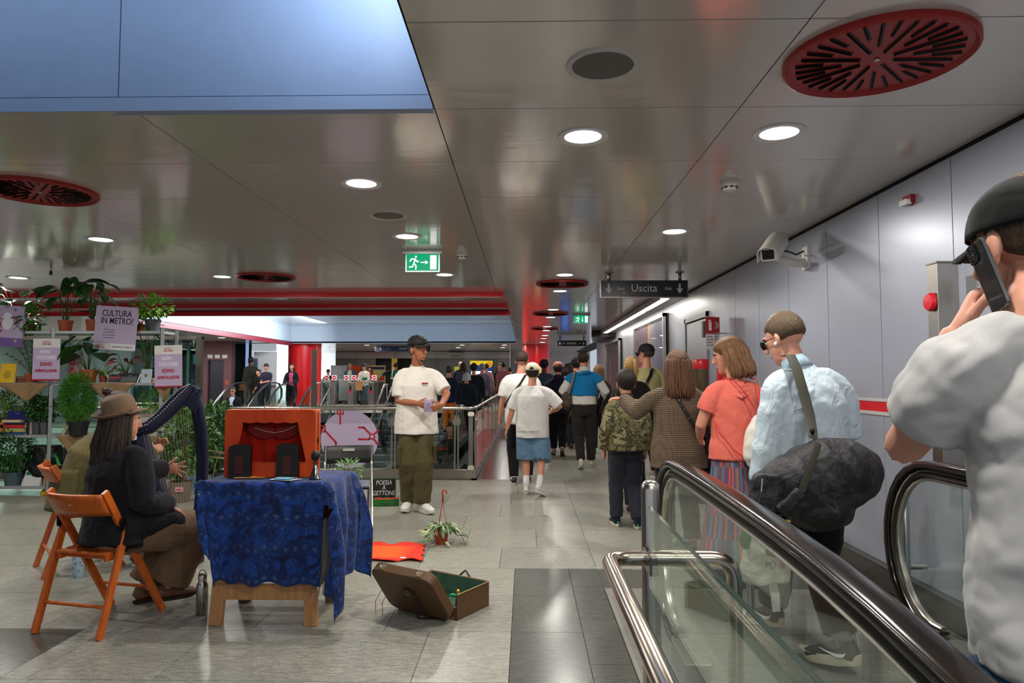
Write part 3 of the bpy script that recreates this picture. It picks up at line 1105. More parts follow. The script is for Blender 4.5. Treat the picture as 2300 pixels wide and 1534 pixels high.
# red topped cylinder and fire extinguisher by the wall
o = root('cylinder_bin', P(1575, 850, 8.0) * 1.0 - Vector((0, 0, 0)), 'tall brown glass cylinder with a red lid behind the woman in brown tweed', 'bin')
o.location.z = 0
MB().lathe([(0.075, 0.0), (0.085, 0.02), (0.085, 1.55)], 24).build('body', M('#5b4a33', 0.15, 0.4, coat=0.6), o, smooth=40)
MB().lathe([(0.088, 1.53), (0.09, 1.57), (0.09, 1.62), (0.075, 1.64), (0, 1.64)], 24).build('lid', M('#c01620', 0.3), o, smooth=40)
o = root('fire_extinguisher', (WX - 0.09, 8.35, 1.28), 'red fire extinguisher on the wall behind the woman in the coral shirt', 'extinguisher')
MB().lathe([(0.07, -0.05), (0.08, 0.0), (0.08, 0.32), (0.05, 0.4), (0.02, 0.42), (0.02, 0.46)], 20).build('tank', M('#c4141c', 0.3), o, smooth=40)
MB().box((-0.02, -0.06, 0.44), (0.02, 0.05, 0.47)).build('valve', BLACK, o)
MB().box((0.07, -0.03, 0.1), (0.09, 0.03, 0.3)).build('bracket', STEEL_D, o)

# ================================================================== BALUSTRADE ROUND THE STAIRWELL
GLASS = glass('#eef6f2')
bal = root('balustrade', (0, 0, 0), 'steel and glass balustrade around the stairwell behind the young man', 'railing')
by = VY0 - 0.06
MB().box((VX0, by - 0.02, 0.02), (VX1 + 0.02, by + 0.05, 0.145)).box((VX1 - 0.05, by, 0.02), (VX1 + 0.02, VY1, 0.145)).build('kick_plate', M('#a39d92', 0.25, kind='steel', scale=(2, 2, 120)), bal, bevel=0.003)
MB().box((VX0, by - 0.03, 0.0), (VX1 + 0.03, by + 0.05, 0.02)).box((VX1 - 0.05, by - 0.03, 0.0), (VX1 + 0.03, VY1, 0.02)).build('base_strip', M('#6b675f', 0.4, 0.7), bal)
hr = [(VX0, by - 0.03, 1.0), (VX1 - 0.12, by - 0.03, 1.0), (VX1 - 0.04, by - 0.0, 1.0), (VX1 + 0.0, by + 0.08, 1.0), (VX1 + 0.0, 19.6, 1.0), (VX1 + 0.0, VY1, 1.0 + FAR_Z)]
MB().tube(hr, 0.027, 12).build('handrail', STEEL, bal, smooth=40)
post_me = MB().box((-0.035, -0.012, 0.1), (-0.012, 0.012, 0.9)).box((0.012, -0.012, 0.1), (0.035, 0.012, 0.9)).rbox((-0.055, -0.02, 0.76), (0.055, -0.012, 0.86), 0.03, axis=1).tube([(0, 0, 0.86), (0, -0.02, 0.98)], 0.012, 8)
pm_ = post_me.mesh('rail_post', M('#9a958c', 0.3, 0.85))
gx = VX1 - 0.26
k = 0
while gx > VX0:
 o = bpy.data.objects.new('post', pm_)
 col.objects.link(o)
 o.parent = bal
 o.location = (gx, by, 0)
 nx = gx - 0.89
 MB().box((nx + 0.02, by + 0.018, 0.14), (gx - 0.02, by + 0.03, 0.93)).build('glass_pane', GLASS, bal)
 gx = nx
MB().box((VX1 - 0.09, by - 0.01, 0.1), (VX1 - 0.03, by + 0.05, 0.95)).build('corner_post', M('#8d8b82', 0.3, 0.8), bal)
for zz in (0.17, 0.92):
 MB().rbox((VX1 - 0.1, by - 0.035, zz - 0.03), (VX1 - 0.01, by - 0.01, zz + 0.03), 0.025, axis=1).build('glass_clamp', M('#cfc8b8', 0.35), bal)
gy = by + 0.1
while gy < VY1 - 0.5:
 ny = gy + 1.6
 MB().box((VX1 - 0.006, gy + 0.02, 0.14), (VX1 + 0.006, min(ny, VY1) - 0.02, 0.93)).build('glass_pane', GLASS, bal)
 o = bpy.data.objects.new('post', pm_)
 col.objects.link(o)
 o.parent = bal
 o.location = (VX1, gy, 0)
 o.rotation_euler = (0, 0, PI / 2)
 gy = ny
# far edge of the stairwell
fb = root('balustrade', (0, 0, 0), 'far glass balustrade of the stairwell in front of the ticket gates', 'railing')
for x0, x1 in ((-6.7, -6.45), (-2.4, -0.8)):
 MB().tube([(x0, VY1 + 0.05, FAR_Z + 1.0), (x1, VY1 + 0.05, FAR_Z + 1.0)], 0.025, 8).build('handrail', STEEL, fb, smooth=40)
 MB().box((x0, VY1 + 0.04, FAR_Z), (x1, VY1 + 0.05, FAR_Z + 0.92)).build('glass_pane', GLASS, fb)
 for x in (x0, x1):
  MB().box((x - 0.03, VY1 + 0.02, FAR_Z), (x + 0.03, VY1 + 0.08, FAR_Z + 1.0)).build('post', STEEL, fb)
# stair handrails (sloping)
for x, lab in ((-6.38, 'left sloping stair handrail, beside the escalators'), (-4.62, 'middle sloping stair handrail, in front of the ticket gates'), (-2.5, 'right sloping stair handrail, hidden in part by the young man')):
 o = root('stair_handrail', (x, 0, 0), lab, 'railing')
 for dx in (0, 0.28) if x == -4.62 else (0,):
  MB().tube([(dx, VY1 + 0.5, FAR_Z + 0.92), (dx, VY1, FAR_Z + 0.92), (dx, VY1 - 5.6, FAR_Z + 0.92 - 2.9)], 0.028, 8).build('rail', STEEL, o, smooth=40)
 for k in range(4):
  yy = VY1 + 0.4 - 1.8 * k
  zz = FAR_Z - max(0, (VY1 - yy)) * 0.516
  MB().tube([(0, yy, zz - 0.1), (0, yy, zz + 0.92)], 0.02, 8).build('post', STEEL, o, smooth=40)

# tall glass screen posts at the left of the stairwell
scr = root('glass_screen', (0, 0, 0), 'tall framed glass screen standing behind the harp and the garden shelves', 'screen')
MB().box((-4.80, 9.95, 0), (-4.72, 10.03, 2.03)).build('post', M('#6d685e', 0.35, 0.7), scr)
MB().box((-9.5, 9.97, 1.99), (-4.72, 10.02, 2.04)).build('top_rail', M('#9a968c', 0.35, 0.7), scr)
MB().box((-9.5, 9.99, 0.05), (-4.80, 10.0, 1.99)).build('glass_pane', glass('#cfe0da'), scr)
for k, z in enumerate((0.72, 1.06)):
 MB().tube([(-9.5, 9.93, z), (-4.8, 9.93, z)], 0.012, 8).build('rail', M('#c3cfca', 0.3, 0.5), scr)
ps = P(705, 785, 21.0)
MB().box((ps.x - 0.07, 21.0, 0.0), (ps.x + 0.07, 21.1, ps.z)).build('column', M('#7d7265', 0.35, 0.6), scr, bevel=0.005)

# ---- escalators in the stairwell
def escalator(x0, x1, ytop, ztop, dirn, length, lab):
 """top end at ytop; dirn=-1: runs down towards the viewer, +1: down and away"""
 o = root('escalator', (0, 0, 0), lab, 'escalator')
 s = 0.577
 L = length

 def pt(t, dz):      # t = run from the top edge
  z = ztop + dz - (0 if t < 0 else (t * t * 0.2 if t < 1.2 else t * s - 0.40))
  return (ytop + dirn * t, z)
 ts = [-0.6 + 0.35 * i for i in range(int((L + 0.6) / 0.35))]
 for k, x in enumerate((x0, x1)):
  path = [(x, ) + pt(-0.6, 0.30), (x, ) + pt(-0.85, 0.5), (x, ) + pt(-0.85, 0.75), (x, ) + pt(-0.6, 0.95)] + [(x, ) + pt(t, 0.98) for t in ts[1:]]
  MB().tube(path, [(0.04, 0.022)] * len(path), 8, side=(1, 0, 0)).build('handrail', M('#2b2a2a', 0.25), o, smooth=40)
  up_, lo_ = [(x, ) + pt(t, 0.94) for t in ts], [(x, ) + pt(t, 0.0) for t in ts]
  n = len(ts)
  MB().add(up_ + lo_, [(i, i + 1, n + i + 1, n + i) for i in range(n - 1)]).build('glass_pane', GLASS, o, solid=0.012)
  b0, b1 = [(x, ) + pt(t, 0.03) for t in ts], [(x, ) + pt(t, -0.35) for t in ts]
  MB().add(b0 + b1, [(i, i + 1, n + i + 1, n + i) for i in range(n - 1)]).build('skirt', STEEL_D, o, solid=0.1)
 b = MB()
 t = 0.0
 while t < L:
  y, z = pt(t + 0.2, 0.0)
  z = round(z / 0.2) * 0.2 if t > 1 else z
  b.box((x0 + 0.06, min(y, y + dirn * 0.4), z - 0.25), (x1 - 0.06, max(y, y + dirn * 0.4), z))
  t += 0.35
 tag(b.build('step', M('#45484b', 0.4, 0.6), o), kind='stuff')
 return o


escalator(-9.35, -8.25, VY1 - 0.2, FAR_Z, -1, 8, 'left escalator in the stairwell, carrying the man in the dark suit')
escalator(-7.75, -6.75, VY1 - 0.2, FAR_Z, -1, 8, 'second escalator in the stairwell, below the woman in the pink top')
escalator(-2.15, -1.05, 11.2, 0.0, 1, 7, 'escalator going down behind the glass to the right of the young man')

# ================================================================== ESCALATOR IN THE FOREGROUND
def newel_path(x, top_z):
 """closed-looking handrail line: from under the newel round its nose and back towards the viewer"""
 cy, cz_, r = 3.53, 0.555, 0.40
 pts = []
 for i in range(15):
  q = -PI / 2 - 0.15 + (PI + 0.15) * i / 14
  pts.append((x, cy + r * math.cos(q), cz_ + (r + 0.02) * math.sin(q) * 1.03))
 for y, z in ((3.2, 0.99), (2.8, 0.985), (2.4, 0.977), (2.1, 0.968), (1.8, 0.952), (1.5, 0.926), (1.2, 0.888), (0.9, 0.835), (0.6, 0.76), (0.2, 0.63), (-0.2, 0.47), (-0.8, 0.16)):
  pts.append((x, y, z))
 return pts


def front_escalator():
 o = root('escalator', (0, 0, 0), 'glass sided escalator end in the foreground with glossy black handrails', 'escalator')
 t = NT('rubber')
 t.p(color='#17110e', rough=0.17, spec=0.4)
 t.bump(t.noise(6, t.coord('Object'), 2), 0.08, 0.01)
 RUB = t.m
 for x in (0.76, 2.04):
  pts = newel_path(x, 1.0)
  h = MB().tube(pts, [(0.045, 0.021)] * len(pts), 20, side=(1, 0, 0), sq=0.55).build('handrail', RUB, o, smooth=True)
  inner = []
  for i, q in enumerate(pts):
   a, b = Vector(pts[max(i - 1, 0)]), Vector(pts[min(i + 1, len(pts) - 1)])
   tt = (b - a).normalized()
   inward = Vector((0, -tt.z, tt.y)) if True else 0
   inner.append((Vector(q), inward))
  for off, w_, m_ in ((0.03, 0.022, M('#d9d4c8', 0.22, 0.9)), (0.052, 0.03, M('#26241f', 0.4)), (0.072, 0.018, M('#cbc6ba', 0.22, 0.9))):
   pp = [q + n * off for q, n in inner]
   MB().tube(pp, [(w_, 0.011)] * len(pp), 8, side=(1, 0, 0)).build('trim_band', m_, o, smooth=40)
  ring = [q + n * 0.08 for q, n in inner]
  ring = [q for q in ring]
  low = [Vector((x, min(q.y, 3.45), 0.08 if q.y > 1.0 else min(q.z - 0.65, 0.05))) for q in ring]
  n = len(ring)
  MB().add([tuple(q) for q in ring] + [tuple(q) for q in low], [(i, i + 1, n + i + 1, n + i) for i in range(n - 1)]).build('glass_pane', glass('#f1f7f4', refl=0.75), o, solid=0.012)
  MB().box((x - 0.045, 0.3, -0.3), (x + 0.045, 3.45, 0.085)).build('skirt', M('#8b8780', 0.3, 0.8), o, bevel=0.004)
  MB().box((x - 0.06, 3.10, 0.06), (x + 0.06, 3.42, 0.17)).build('handrail_inlet', M('#77736b', 0.35, 0.7), o, bevel=0.006)
 b = MB()
 for k in range(7):
  y1 = 2.2 - 0.4 * k
  z = -0.004 - 0.01 * k - max(0, k - 1) * 0.19
  s_ = MB().box((0.81, y1 - 0.4, z - 0.25), (1.99, y1, z)).build('step', M('#5d5d5c', 0.4, 0.7), o)
  g_ = MB()
  for j in range(60):
   g_.box((0.815 + j * 0.0195, y1 - 0.4, z), (0.824 + j * 0.0195, y1, z + 0.006))
  g_.build('cleat', M('#8a8985', 0.4, 0.7), s_)
 MB().box((0.81, 2.2, -0.2), (1.99, 2.42, 0.004)).build('comb', M('#9c9a94', 0.35, 0.8), o)


front_escalator()

# low glass barrier, steel post and bent tube rail in front
o = root('glass_barrier', (0, 0, 0), 'clear glass barrier sheet with a domed steel post left of the black handrail', 'railing')
MB().lathe([(0.03, 0), (0.03, 1.06), (0.027, 1.078), (0.018, 1.088), (0, 1.09)], 24, (0.405, 2.27, 0)).build('post', STEEL, o, smooth=50)
MB().lathe([(0.05, 0), (0.05, 0.012), (0.032, 0.016)], 24, (0.405, 2.27, 0)).build('post_flange', STEEL_D, o, smooth=40)
MB().box((0.380, -0.6, 0.06), (0.390, 2.17, 1.021)).build('glass_pane', glass('#ecf5f0', refl=0.9), o)
MB().box((0.3795, -0.6, 1.0211), (0.3905, 2.17, 1.0235)).build('polished_edge', M('#20332e', 0.12, coat=0.5), o)
MB().box((0.372, -0.6, 0.0), (0.398, 2.17, 0.06)).build('base_channel', STEEL_D, o)
for z in (0.3, 0.85):
 MB().box((0.376, 2.13, z - 0.03), (0.40, 2.262, z + 0.03)).build('glass_clamp', STEEL_D, o, bevel=0.004)
o = root('tube_rail', (0, 0, 0), 'bent polished steel tube rail wrapping the end of the glass barrier', 'railing')


def fillet(pts, r, n=6):
 pts = [Vector(p) for p in pts]
 out = [pts[0]]
 for a, b, c in zip(pts[:-2], pts[1:-1], pts[2:]):
  u, v = (a - b).normalized(), (c - b).normalized()
  p0, p1 = b + u * r, b + v * r
  for i in range(n + 1):
   t = i / n
   out.append((p0 * (1 - t) + b * t) * (1 - t) + (b * (1 - t) + p1 * t) * t)
 out.append(pts[-1])
 return out


zb = 0.855
MB().tube(fillet([(0.258, -0.5, zb), (0.258, 2.215, zb), (0.655, 2.215, zb), (0.655, 2.215, 0.0)], 0.075, 8), 0.024, 16).build('tube', M('#c4b9ad', 0.2, kind='steel', scale=(3, 3, 3)), o, smooth=True)
MB().tube([(0.258, 0.1, 0), (0.258, 0.1, zb)], 0.02, 12).build('leg', STEEL, o, smooth=40)
MB().lathe([(0.045, 0), (0.045, 0.01), (0.026, 0.014)], 20, (0.655, 2.215, 0)).build('flange', STEEL_D, o, smooth=40)
for i, (x, y, z, lab) in enumerate(((1.31, 4.12, 0.285, 'short steel sensor post beside the shoe of the man in the blue shirt'), (2.31, 4.3, 0.78, 'steel sensor post behind the right handrail end by the wall'))):
 o = root('sensor_post', (x, y, 0), lab, 'post')
 MB().lathe([(0.024, 0), (0.024, z - 0.005), (0.02, z), (0, z)], 16).build('tube', STEEL, o, smooth=40)
 if i:
  MB().tube([(0, 0, z - 0.5), (0.12, 0, z - 0.5)], 0.018, 10).build('arm', STEEL, o, smooth=40)
 MB().lathe([(0.04, 0), (0.04, 0.008), (0.026, 0.011)], 16).build('foot', STEEL_D, o, smooth=40)

# ================================================================== TICKET GATES AND FAR THINGS
def no_entry(parent, x, y, z, s=0.11, facing=-1):
 b = MB().box((x - s, y - 0.006, z - s), (x + s, y + 0.006, z + s)).build('sign_plate', M('#e6e2e0', 0.5), parent)
 MB().lathe([(s * 0.8, 0), (0, 0.002)], 20, xf=Matrix.Translation((x, y - 0.007, z)) @ Matrix.Rotation(PI / 2, 4, 'X')).build('red_disc', M('#c0142a', 0.45), b)
 MB().box((x - s * 0.5, y - 0.011, z - s * 0.15), (x + s * 0.5, y - 0.009, z + s * 0.15)).build('white_bar', M('#ffffff', 0.5), b)


GATE_Y = 29.5
GM = M('#8b8b8e', 0.4, 0.4)
for i, px in enumerate((742, 787, 833)):
 x = P(px, 880, GATE_Y).x
 o = root('ticket_gate', (x, GATE_Y, FAR_Z), 'grey ticket gate with red no entry light, %s of the three facing the stairs' % ('left', 'middle', 'right')[i], 'ticket gate')
 MB().box((-0.12, 0, 0), (0.12, 1.5, 0.92)).build('cabinet', GM, o, bevel=0.01)
 MB().box((-0.13, -0.02, 0.92), (0.13, 1.55, 0.97)).build('top', M('#c9c7c5', 0.3, 0.6), o)
 MB().box((-0.035, -0.006, 0.6), (0.035, 0.0, 0.8)).build('reader', BLACK, o)
 MB().lathe([(0.055, 0), (0, 0.01)], 16, xf=Matrix.Translation((0, -0.002, 0.56)) @ Matrix.Rotation(PI / 2, 4, 'X')).build('red_light', M('#e0162a', kind='emit', power=0.8), o)
 MB().box((-0.125, -0.004, 0.3), (0.125, 0.0, 0.315)).build('seam', M('#5c5c5f', 0.5), o)
 MB().box((-0.7, 0.7, 0.15), (-0.15, 0.715, 1.1)).build('flap', glass('#d3dcda', body=0.25), o)
 for q, dx in enumerate((-0.28, 0.05)):
  MB().tube([(dx, 0.4, 0.95), (dx, 0.4, 1.05)], 0.015, 6).build('sign_stem', STEEL_D, o)
  no_entry(o, dx, 0.4, 1.15)
for i, px in enumerate((715, 762, 808, 850)):
 x = P(px, 880, GATE_Y + 1.2).x
 o = root('gate_wing', (x, GATE_Y + 1.0, FAR_Z), 'dark glass wing panel behind the ticket gates, %s from the left' % ords[i], 'ticket gate')
 MB().box((-0.3, 0, 0.1), (0.3, 0.03, 0.98)).build('panel', M('#4a4239', 0.2, 0.3), o)
 MB().box((-0.33, -0.01, 0.98), (0.33, 0.04, 1.02)).build('top_rail', STEEL, o)
 for sx in (-0.3, 0.3):
  MB().box((sx - 0.02, 0, 0), (sx + 0.02, 0.04, 1.0)).build('leg', STEEL_D, o)

o = root('wall_advert', (P(785, 830, 33).x, 33.2, 0.3), 'white and orange advert panels on the far grey wall behind the ticket gates', 'poster')
for a, b, c_ in ((-0.95, -0.15, '#dfe3ea'), (-0.1, 0.5, '#ee5a22'), (0.75, 1.7, '#efe08a')):
 q = MB().box((a, -0.02, 0.7), (b, 0, 1.75)).build('panel', M(c_, 0.5), o)
 if c_ == '#dfe3ea':
  for z in (1.0, 1.48):
   MB().lathe([(0.24, 0), (0, 0.003)], 20, xf=Matrix.Translation((a + 0.3, -0.024, z)) @ Matrix.Rotation(PI / 2, 4, 'X')).build('disc', M('#f6f7fa', 0.5), q)
 elif c_ == '#efe08a':
  MB().box((a + 0.05, -0.024, 1.55), (b - 0.05, -0.021, 1.68)).build('band', M('#3a2d66', 0.5), q)
  MB().prism([(a + 0.3, 0.75), (b - 0.05, 0.75), (b - 0.05, 1.4)], -0.024, -0.021, 1).build('wedge', M('#d9432f', 0.5), q)
o = root('yellow_info_board', (P(886, 830, 32).x, 32.0, 0.3), 'tall yellow information panel hanging behind the security guard', 'sign')
MB().box((-0.13, -0.03, 1.2), (0.13, 0.03, 2.05)).build('panel', M('#f2c200', 0.45), o)
MB().box((-0.07, -0.034, 1.3), (0.07, -0.03, 1.65)).build('notice', WHITE, o)
MB().tube([(0, 0, 2.05), (0, 0, H - 0.3)], 0.02, 8).build('stem', STEEL_D, o)
MB().box((-0.05, -0.05, 0), (0.05, 0.05, 0.02)).tube([(0, 0, 0), (0, 0, 1.2)], 0.025, 8).build('post', STEEL_D, o)
o = root('lit_kiosk', (P(1080, 830, 31).x, 31.2, 0.3), 'lit kiosk with a blue and yellow header at the head of the queue', 'kiosk')
MB().box((-0.5, 0, 0), (0.52, 0.6, 1.95)).build('body', M('#2b3550', 0.4), o)
MB().box((-0.45, -0.01, 0.75), (0.47, 0.0, 1.45)).build('lit_screen', M('#e8eefc', kind='emit', power=1.6), o)
MB().box((-0.5, -0.02, 1.5), (0.52, 0.0, 1.72)).build('blue_band', M('#1a4fa8', kind='emit', power=0.6), o)
MB().box((-0.5, -0.02, 1.72), (0.52, 0.0, 1.92)).build('yellow_band', M('#f0cf2e', kind='emit', power=0.8), o)
MB().lathe([(0.14, 0), (0, 0.004)], 20, xf=Matrix.Translation((0.36, -0.024, 1.74)) @ Matrix.Rotation(PI / 2, 4, 'X')).build('badge', M('#ef9a1e', kind='emit', power=0.8), o)
o = root('green_poster', (P(1030, 835, 31.5).x, 31.6, 0.3), 'green and yellow upright banner left of the lit kiosk', 'poster')
MB().box((-0.2, 0, 0.05), (0.2, 0.02, 1.66)).build('banner', M('#2fae57', kind='emit', power=0.45), o)
MB().box((-0.2, -0.004, 1.35), (0.2, 0.0, 1.66)).build('yellow_top', M('#d9d84a', kind='emit', power=0.5), o)
MB().box((-0.25, -0.1, 0), (0.25, 0.12, 0.05)).build('foot', STEEL_D, o)
o = root('blue_display', (P(1270, 820, 30).x, 30.0, 0.3), 'upright lit blue display screen at the corridor end', 'screen')
MB().box((-0.22, 0, 0), (0.22, 0.12, 1.62)).build('housing', M('#101520', 0.4), o)
MB().box((-0.18, -0.006, 0.45), (0.18, 0.0, 1.57)).build('screen', M('#1653c8', kind='emit', power=1.0), o)
MB().box((-0.1, -0.009, 0.95), (0.12, -0.006, 1.25)).build('picture', M('#7fb6f2', kind='emit', power=0.9), o)
o = root('air_unit', (P(1022, 786, 32.5).x, 33.0, 2.38), 'small pale air conditioning unit high on the far wall', 'air conditioner')
MB().rbox((-0.36, -0.25, 0), (0.36, 0.24, 0.26), 0.04, axis=0).build('casing', M('#cfc7b4', 0.5), o)
for k in range(3):
 MB().box((-0.3, -0.262, 0.05 + k * 0.05), (0.3, -0.25, 0.07 + k * 0.05)).build('louvre', M('#5a5348', 0.5), o)
# glass shop hall on the left
hall = root('glass_hall', (0, 0, 0), 'dark glass fronted hall beyond the stairwell on the left', 'building')
hx0, hx1, hy = -14.0, -10.35, 24.4
MB().box((hx0, hy + 1.4, FAR_Z), (hx1, hy + 1.5, H)).build('back_wall', M('#15171a', 0.4), hall)
for k in range(6):
 x = hx0 + k * 0.66
 MB().box((x - 0.05, hy - 0.04, FAR_Z), (x + 0.05, hy + 0.06, H)).build('mullion', M('#587d78', 0.25, 0.3), hall)
 if k < 5:
  MB().box((x + 0.05, hy, FAR_Z), (x + 0.61, hy + 0.01, H - 0.02)).build('pane', glass('#9fc0b8'), hall)
MB().box((-12.2, hy + 0.7, 1.95), (-11.3, hy + 0.74, 2.3)).build('lit_sign', M('#9fd0e6', kind='emit', power=0.9), hall)
MB().box((-12.35, hy + 0.7, 0.5), (-11.95, hy + 0.74, 1.7)).build('lit_screen', M('#2a4fae', kind='emit', power=0.5), hall)
lift = root('lift', (-10.85, 24.0, FAR_Z), 'dark red framed lift doorway with white symbols above it', 'lift')
MB().box((-0.62, 0, 0), (-0.28, 0.3, H - FAR_Z)).box((0.28, 0, 0), (0.55, 0.3, H - FAR_Z)).box((-0.28, 0, 1.75), (0.28, 0.3, H - FAR_Z)).build('frame', M('#5a3236', 0.4), lift)
MB().box((-0.28, 0.1, 0), (0.28, 0.14, 1.75)).build('lift_door', M('#2b2a30', 0.3, 0.5), lift)
for k in range(3):
 MB().box((-0.3 + k * 0.26, -0.006, 1.83), (-0.12 + k * 0.26, 0, 1.95)).build('symbol', M('#d5cfd0', 0.5), lift)
MB().box((0.36, -0.01, 0.9), (0.44, 0, 1.05)).build('call_button', M('#b33a33', 0.4), lift)
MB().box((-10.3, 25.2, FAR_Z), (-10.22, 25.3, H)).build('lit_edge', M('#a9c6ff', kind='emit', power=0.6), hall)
wp = root('white_partition', (-9.62, 25.2, FAR_Z), 'white wall panel with a no entry mark left of the red column', 'partition')
MB().box((-0.36, 0, 0), (0.45, 0.1, 2.1)).build('panel', M('#cfd0cf', 0.5), wp)
MB().box((-0.37, -0.01, 0.8), (0.46, 0, 0.86)).build('red_line', M('#b3262f', 0.5), wp)
MB().box((-0.36, -0.1, 0.85), (-0.22, 0, 1.85)).build('grey_box', M('#4d4f55', 0.4), wp)
no_entry(wp, 0.12, -0.02, 0.68, 0.12)
# ================================================================== PROPS ON THE FLOOR
ORW, ORW2 = '#b3501b', '#d2691f'


def folding_chair(loc, rz, lab, col1=ORW, col2=ORW2):
 """wooden folding chair; faces local +Y, back uprights run down to the front feet"""
 o = root('wooden_folding_chair', loc, lab, 'chair', rz)
 wd = M(col1, 0.32, kind='wood', color2=col2)
 hw = 0.19
 for s in (-1, 1):
  x = s * hw
  MB().bar((x, -0.20, 0.79), (x, 0.27, 0.0), 0.024, 0.042, (0, 1, 0.3)).build('upright', wd, o, bevel=0.003)
  x2 = s * (hw + 0.028)
  MB().bar((x2, -0.235, 0.0), (x2, -0.055, 0.62), 0.024, 0.04, (0, 1, 0)).build('rear_leg', wd, o, bevel=0.003)
  h = MB().rbox((-0.008, -0.035, -0.04), (0.008, 0.035, 0.03), 0.015, Matrix.Translation((s * (hw + 0.03), -0.075, 0.6)), axis=0).build('hinge_bracket', M('#141414', 0.4, 0.5), o)
  MB().tube([(s * (hw + 0.037), -0.075, 0.6), (s * (hw + 0.044), -0.075, 0.6)], 0.008, 8).build('rivet', M('#2b2b2b', 0.3, 0.8), h)
 t = MB()

 def top(u, v):
  x = (u - 0.5) * 2 * hw
  bow = -0.045 * (1 - (2 * u - 1) ** 2)
  return (x, -0.205 + bow + (0.79 - 0.0) * 0 + v * 0.0 + (0.12 * (1 - v)) * 0.59 - 0.015, 0.655 + 0.12 * v)
 t.grid(top, 14, 4)
 b_ = t.build('back_rail', wd, o, smooth=True, solid=0.016)
 MB().lathe([(0.012, 0), (0.01, 0.004), (0, 0.005)], 12, xf=Matrix.Translation((0, -0.238, 0.722)) @ Matrix.Rotation(PI / 2, 4, 'X')).build('peg', M('#dba56a', 0.4), b_)
 seat_z = 0.435
 for k in range(6):
  y = -0.16 + k * 0.066
  MB().box((-hw + 0.02, y, seat_z - 0.008 + 0.012 * k / 5), (hw - 0.02, y + 0.058, seat_z + 0.008 + 0.012 * k / 5)).build('seat_slat', wd, o, bevel=0.004)
 for s in (-1, 1):
  MB().bar((s * (hw - 0.032), -0.15, seat_z - 0.025), (s * (hw - 0.032), 0.26, seat_z - 0.005), 0.022, 0.034).build('seat_rail', wd, o, bevel=0.003)
 MB().tube([(-hw - 0.02, -0.19, 0.16), (hw + 0.02, -0.19, 0.16)], 0.011, 8).build('rear_stretcher', wd, o, smooth=40)
 MB().tube([(-hw, 0.17, 0.17), (hw, 0.17, 0.17)], 0.011, 8).build('front_stretcher', wd, o, smooth=40)
 MB().tube([(-hw + 0.01, -0.115, 0.41), (hw - 0.01, -0.115, 0.41)], 0.012, 8).build('seat_pivot', wd, o, smooth=40)
 return o


CH1 = (-2.475, 4.06, 0)
CH1_RZ = math.radians(-13)
folding_chair(CH1, CH1_RZ, 'orange stained wooden folding chair nearest to the viewer, under the woman in the hat')
CH2 = (-3.38, 5.22, 0)
CH2_RZ = math.radians(-48)
folding_chair(CH2, CH2_RZ, 'orange stained wooden folding chair behind, under the person in the olive jumper', '#b5562c', '#cf7440')

# ---- little trestle table under the blue cloth
TX0, TX1, TY0, TY1, TZ = -1.89, -1.13, 4.0, 4.48, 0.82
WD = M('#9a6a40', 0.4, kind='wood', color2='#b88656')
o = root('wooden_bench_table', ((TX0 + TX1) / 2, (TY0 + TY1) / 2, 0), 'small splay-legged wooden table under the blue batik cloth', 'table')
MB().box((-0.37, -0.23, TZ - 0.03), (0.37, 0.23, TZ)).build('tabletop', WD, o, bevel=0.004)
for sx in (-1, 1):
 for sy in (-1, 1):
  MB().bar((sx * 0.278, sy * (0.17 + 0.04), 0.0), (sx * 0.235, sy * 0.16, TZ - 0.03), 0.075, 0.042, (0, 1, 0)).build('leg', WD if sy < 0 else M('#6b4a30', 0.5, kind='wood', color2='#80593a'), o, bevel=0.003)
for sy in (-1, 1):
 MB().box((-0.27, sy * 0.205 - 0.015, 0.145), (0.27, sy * 0.205 + 0.015, 0.235)).build('cross_bar', WD, o, bevel=0.003)
MB().box((-0.285, -0.2, 0.34), (-0.25, 0.2, 0.40)).box((0.25, -0.2, 0.34), (0.285, 0.2, 0.40)).build('side_bar', WD, o, bevel=0.003)

# ---- batik cloth
t = NT('batik')
uv = t.n('UVMap').outputs[0]
s_ = t.n('SeparateXYZ')
t.set(s_.inputs[0], uv)
U, V = s_.outputs[0], s_.outputs[1]
base = t.noise(9, t.coord('Object', (1, 1, 1)), 5, 0.6, 1.5)
c0 = t.ramp(base, [(0.28, '#03091c'), (0.45, '#081c4e'), (0.58, '#12387c'), (0.75, '#061940')])
streak = t.noise(22, t.coord('Object', (3, 3, 1), (0.4, 0.3, 0.7)), 4, 0.7, 2.5)
c0 = t.mix(t.ramp(streak, [(0.60, 0.0), (0.70, 0.55)]), c0, '#6f8fc4')


def frac(x):
 return t.math('FRACT', x)


band = t.ramp(frac(t.math('MULTIPLY', V, 6.2)), [(0.0, 0.0), (0.10, 0.0), (0.14, 1.0), (0.52, 1.0), (0.56, 0.0)], 'LINEAR')
du = t.math('SUBTRACT', frac(t.math('MULTIPLY', U, 17.0)), 0.5)
dv = t.math('SUBTRACT', frac(t.math('MULTIPLY', V, 17.0)), 0.5)
dia = t.math('ADD', t.math('ABSOLUTE', du), t.math('ABSOLUTE', dv))
ring = t.ramp(dia, [(0.0, '#6e87b8'), (0.10, '#6e87b8'), (0.13, '#0b1538'), (0.22, '#0b1538'), (0.25, '#4f6a9f'), (0.33, '#31508f'), (0.38, '#060d26'), (0.5, '#060d26'), (0.55, '#12336f'), (1.0, '#0a1c4a')])
ring = t.mix(0.35, ring, '#0a1a44')
c1 = t.mix(t.math('MULTIPLY', band, t.ramp(t.noise(14, t.coord('Object'), 3), [(0.38, 0.25), (0.6, 0.95)])), c0, ring)
t.p(color=c1, rough=0.85, spec=0.2, sheen=0.15)
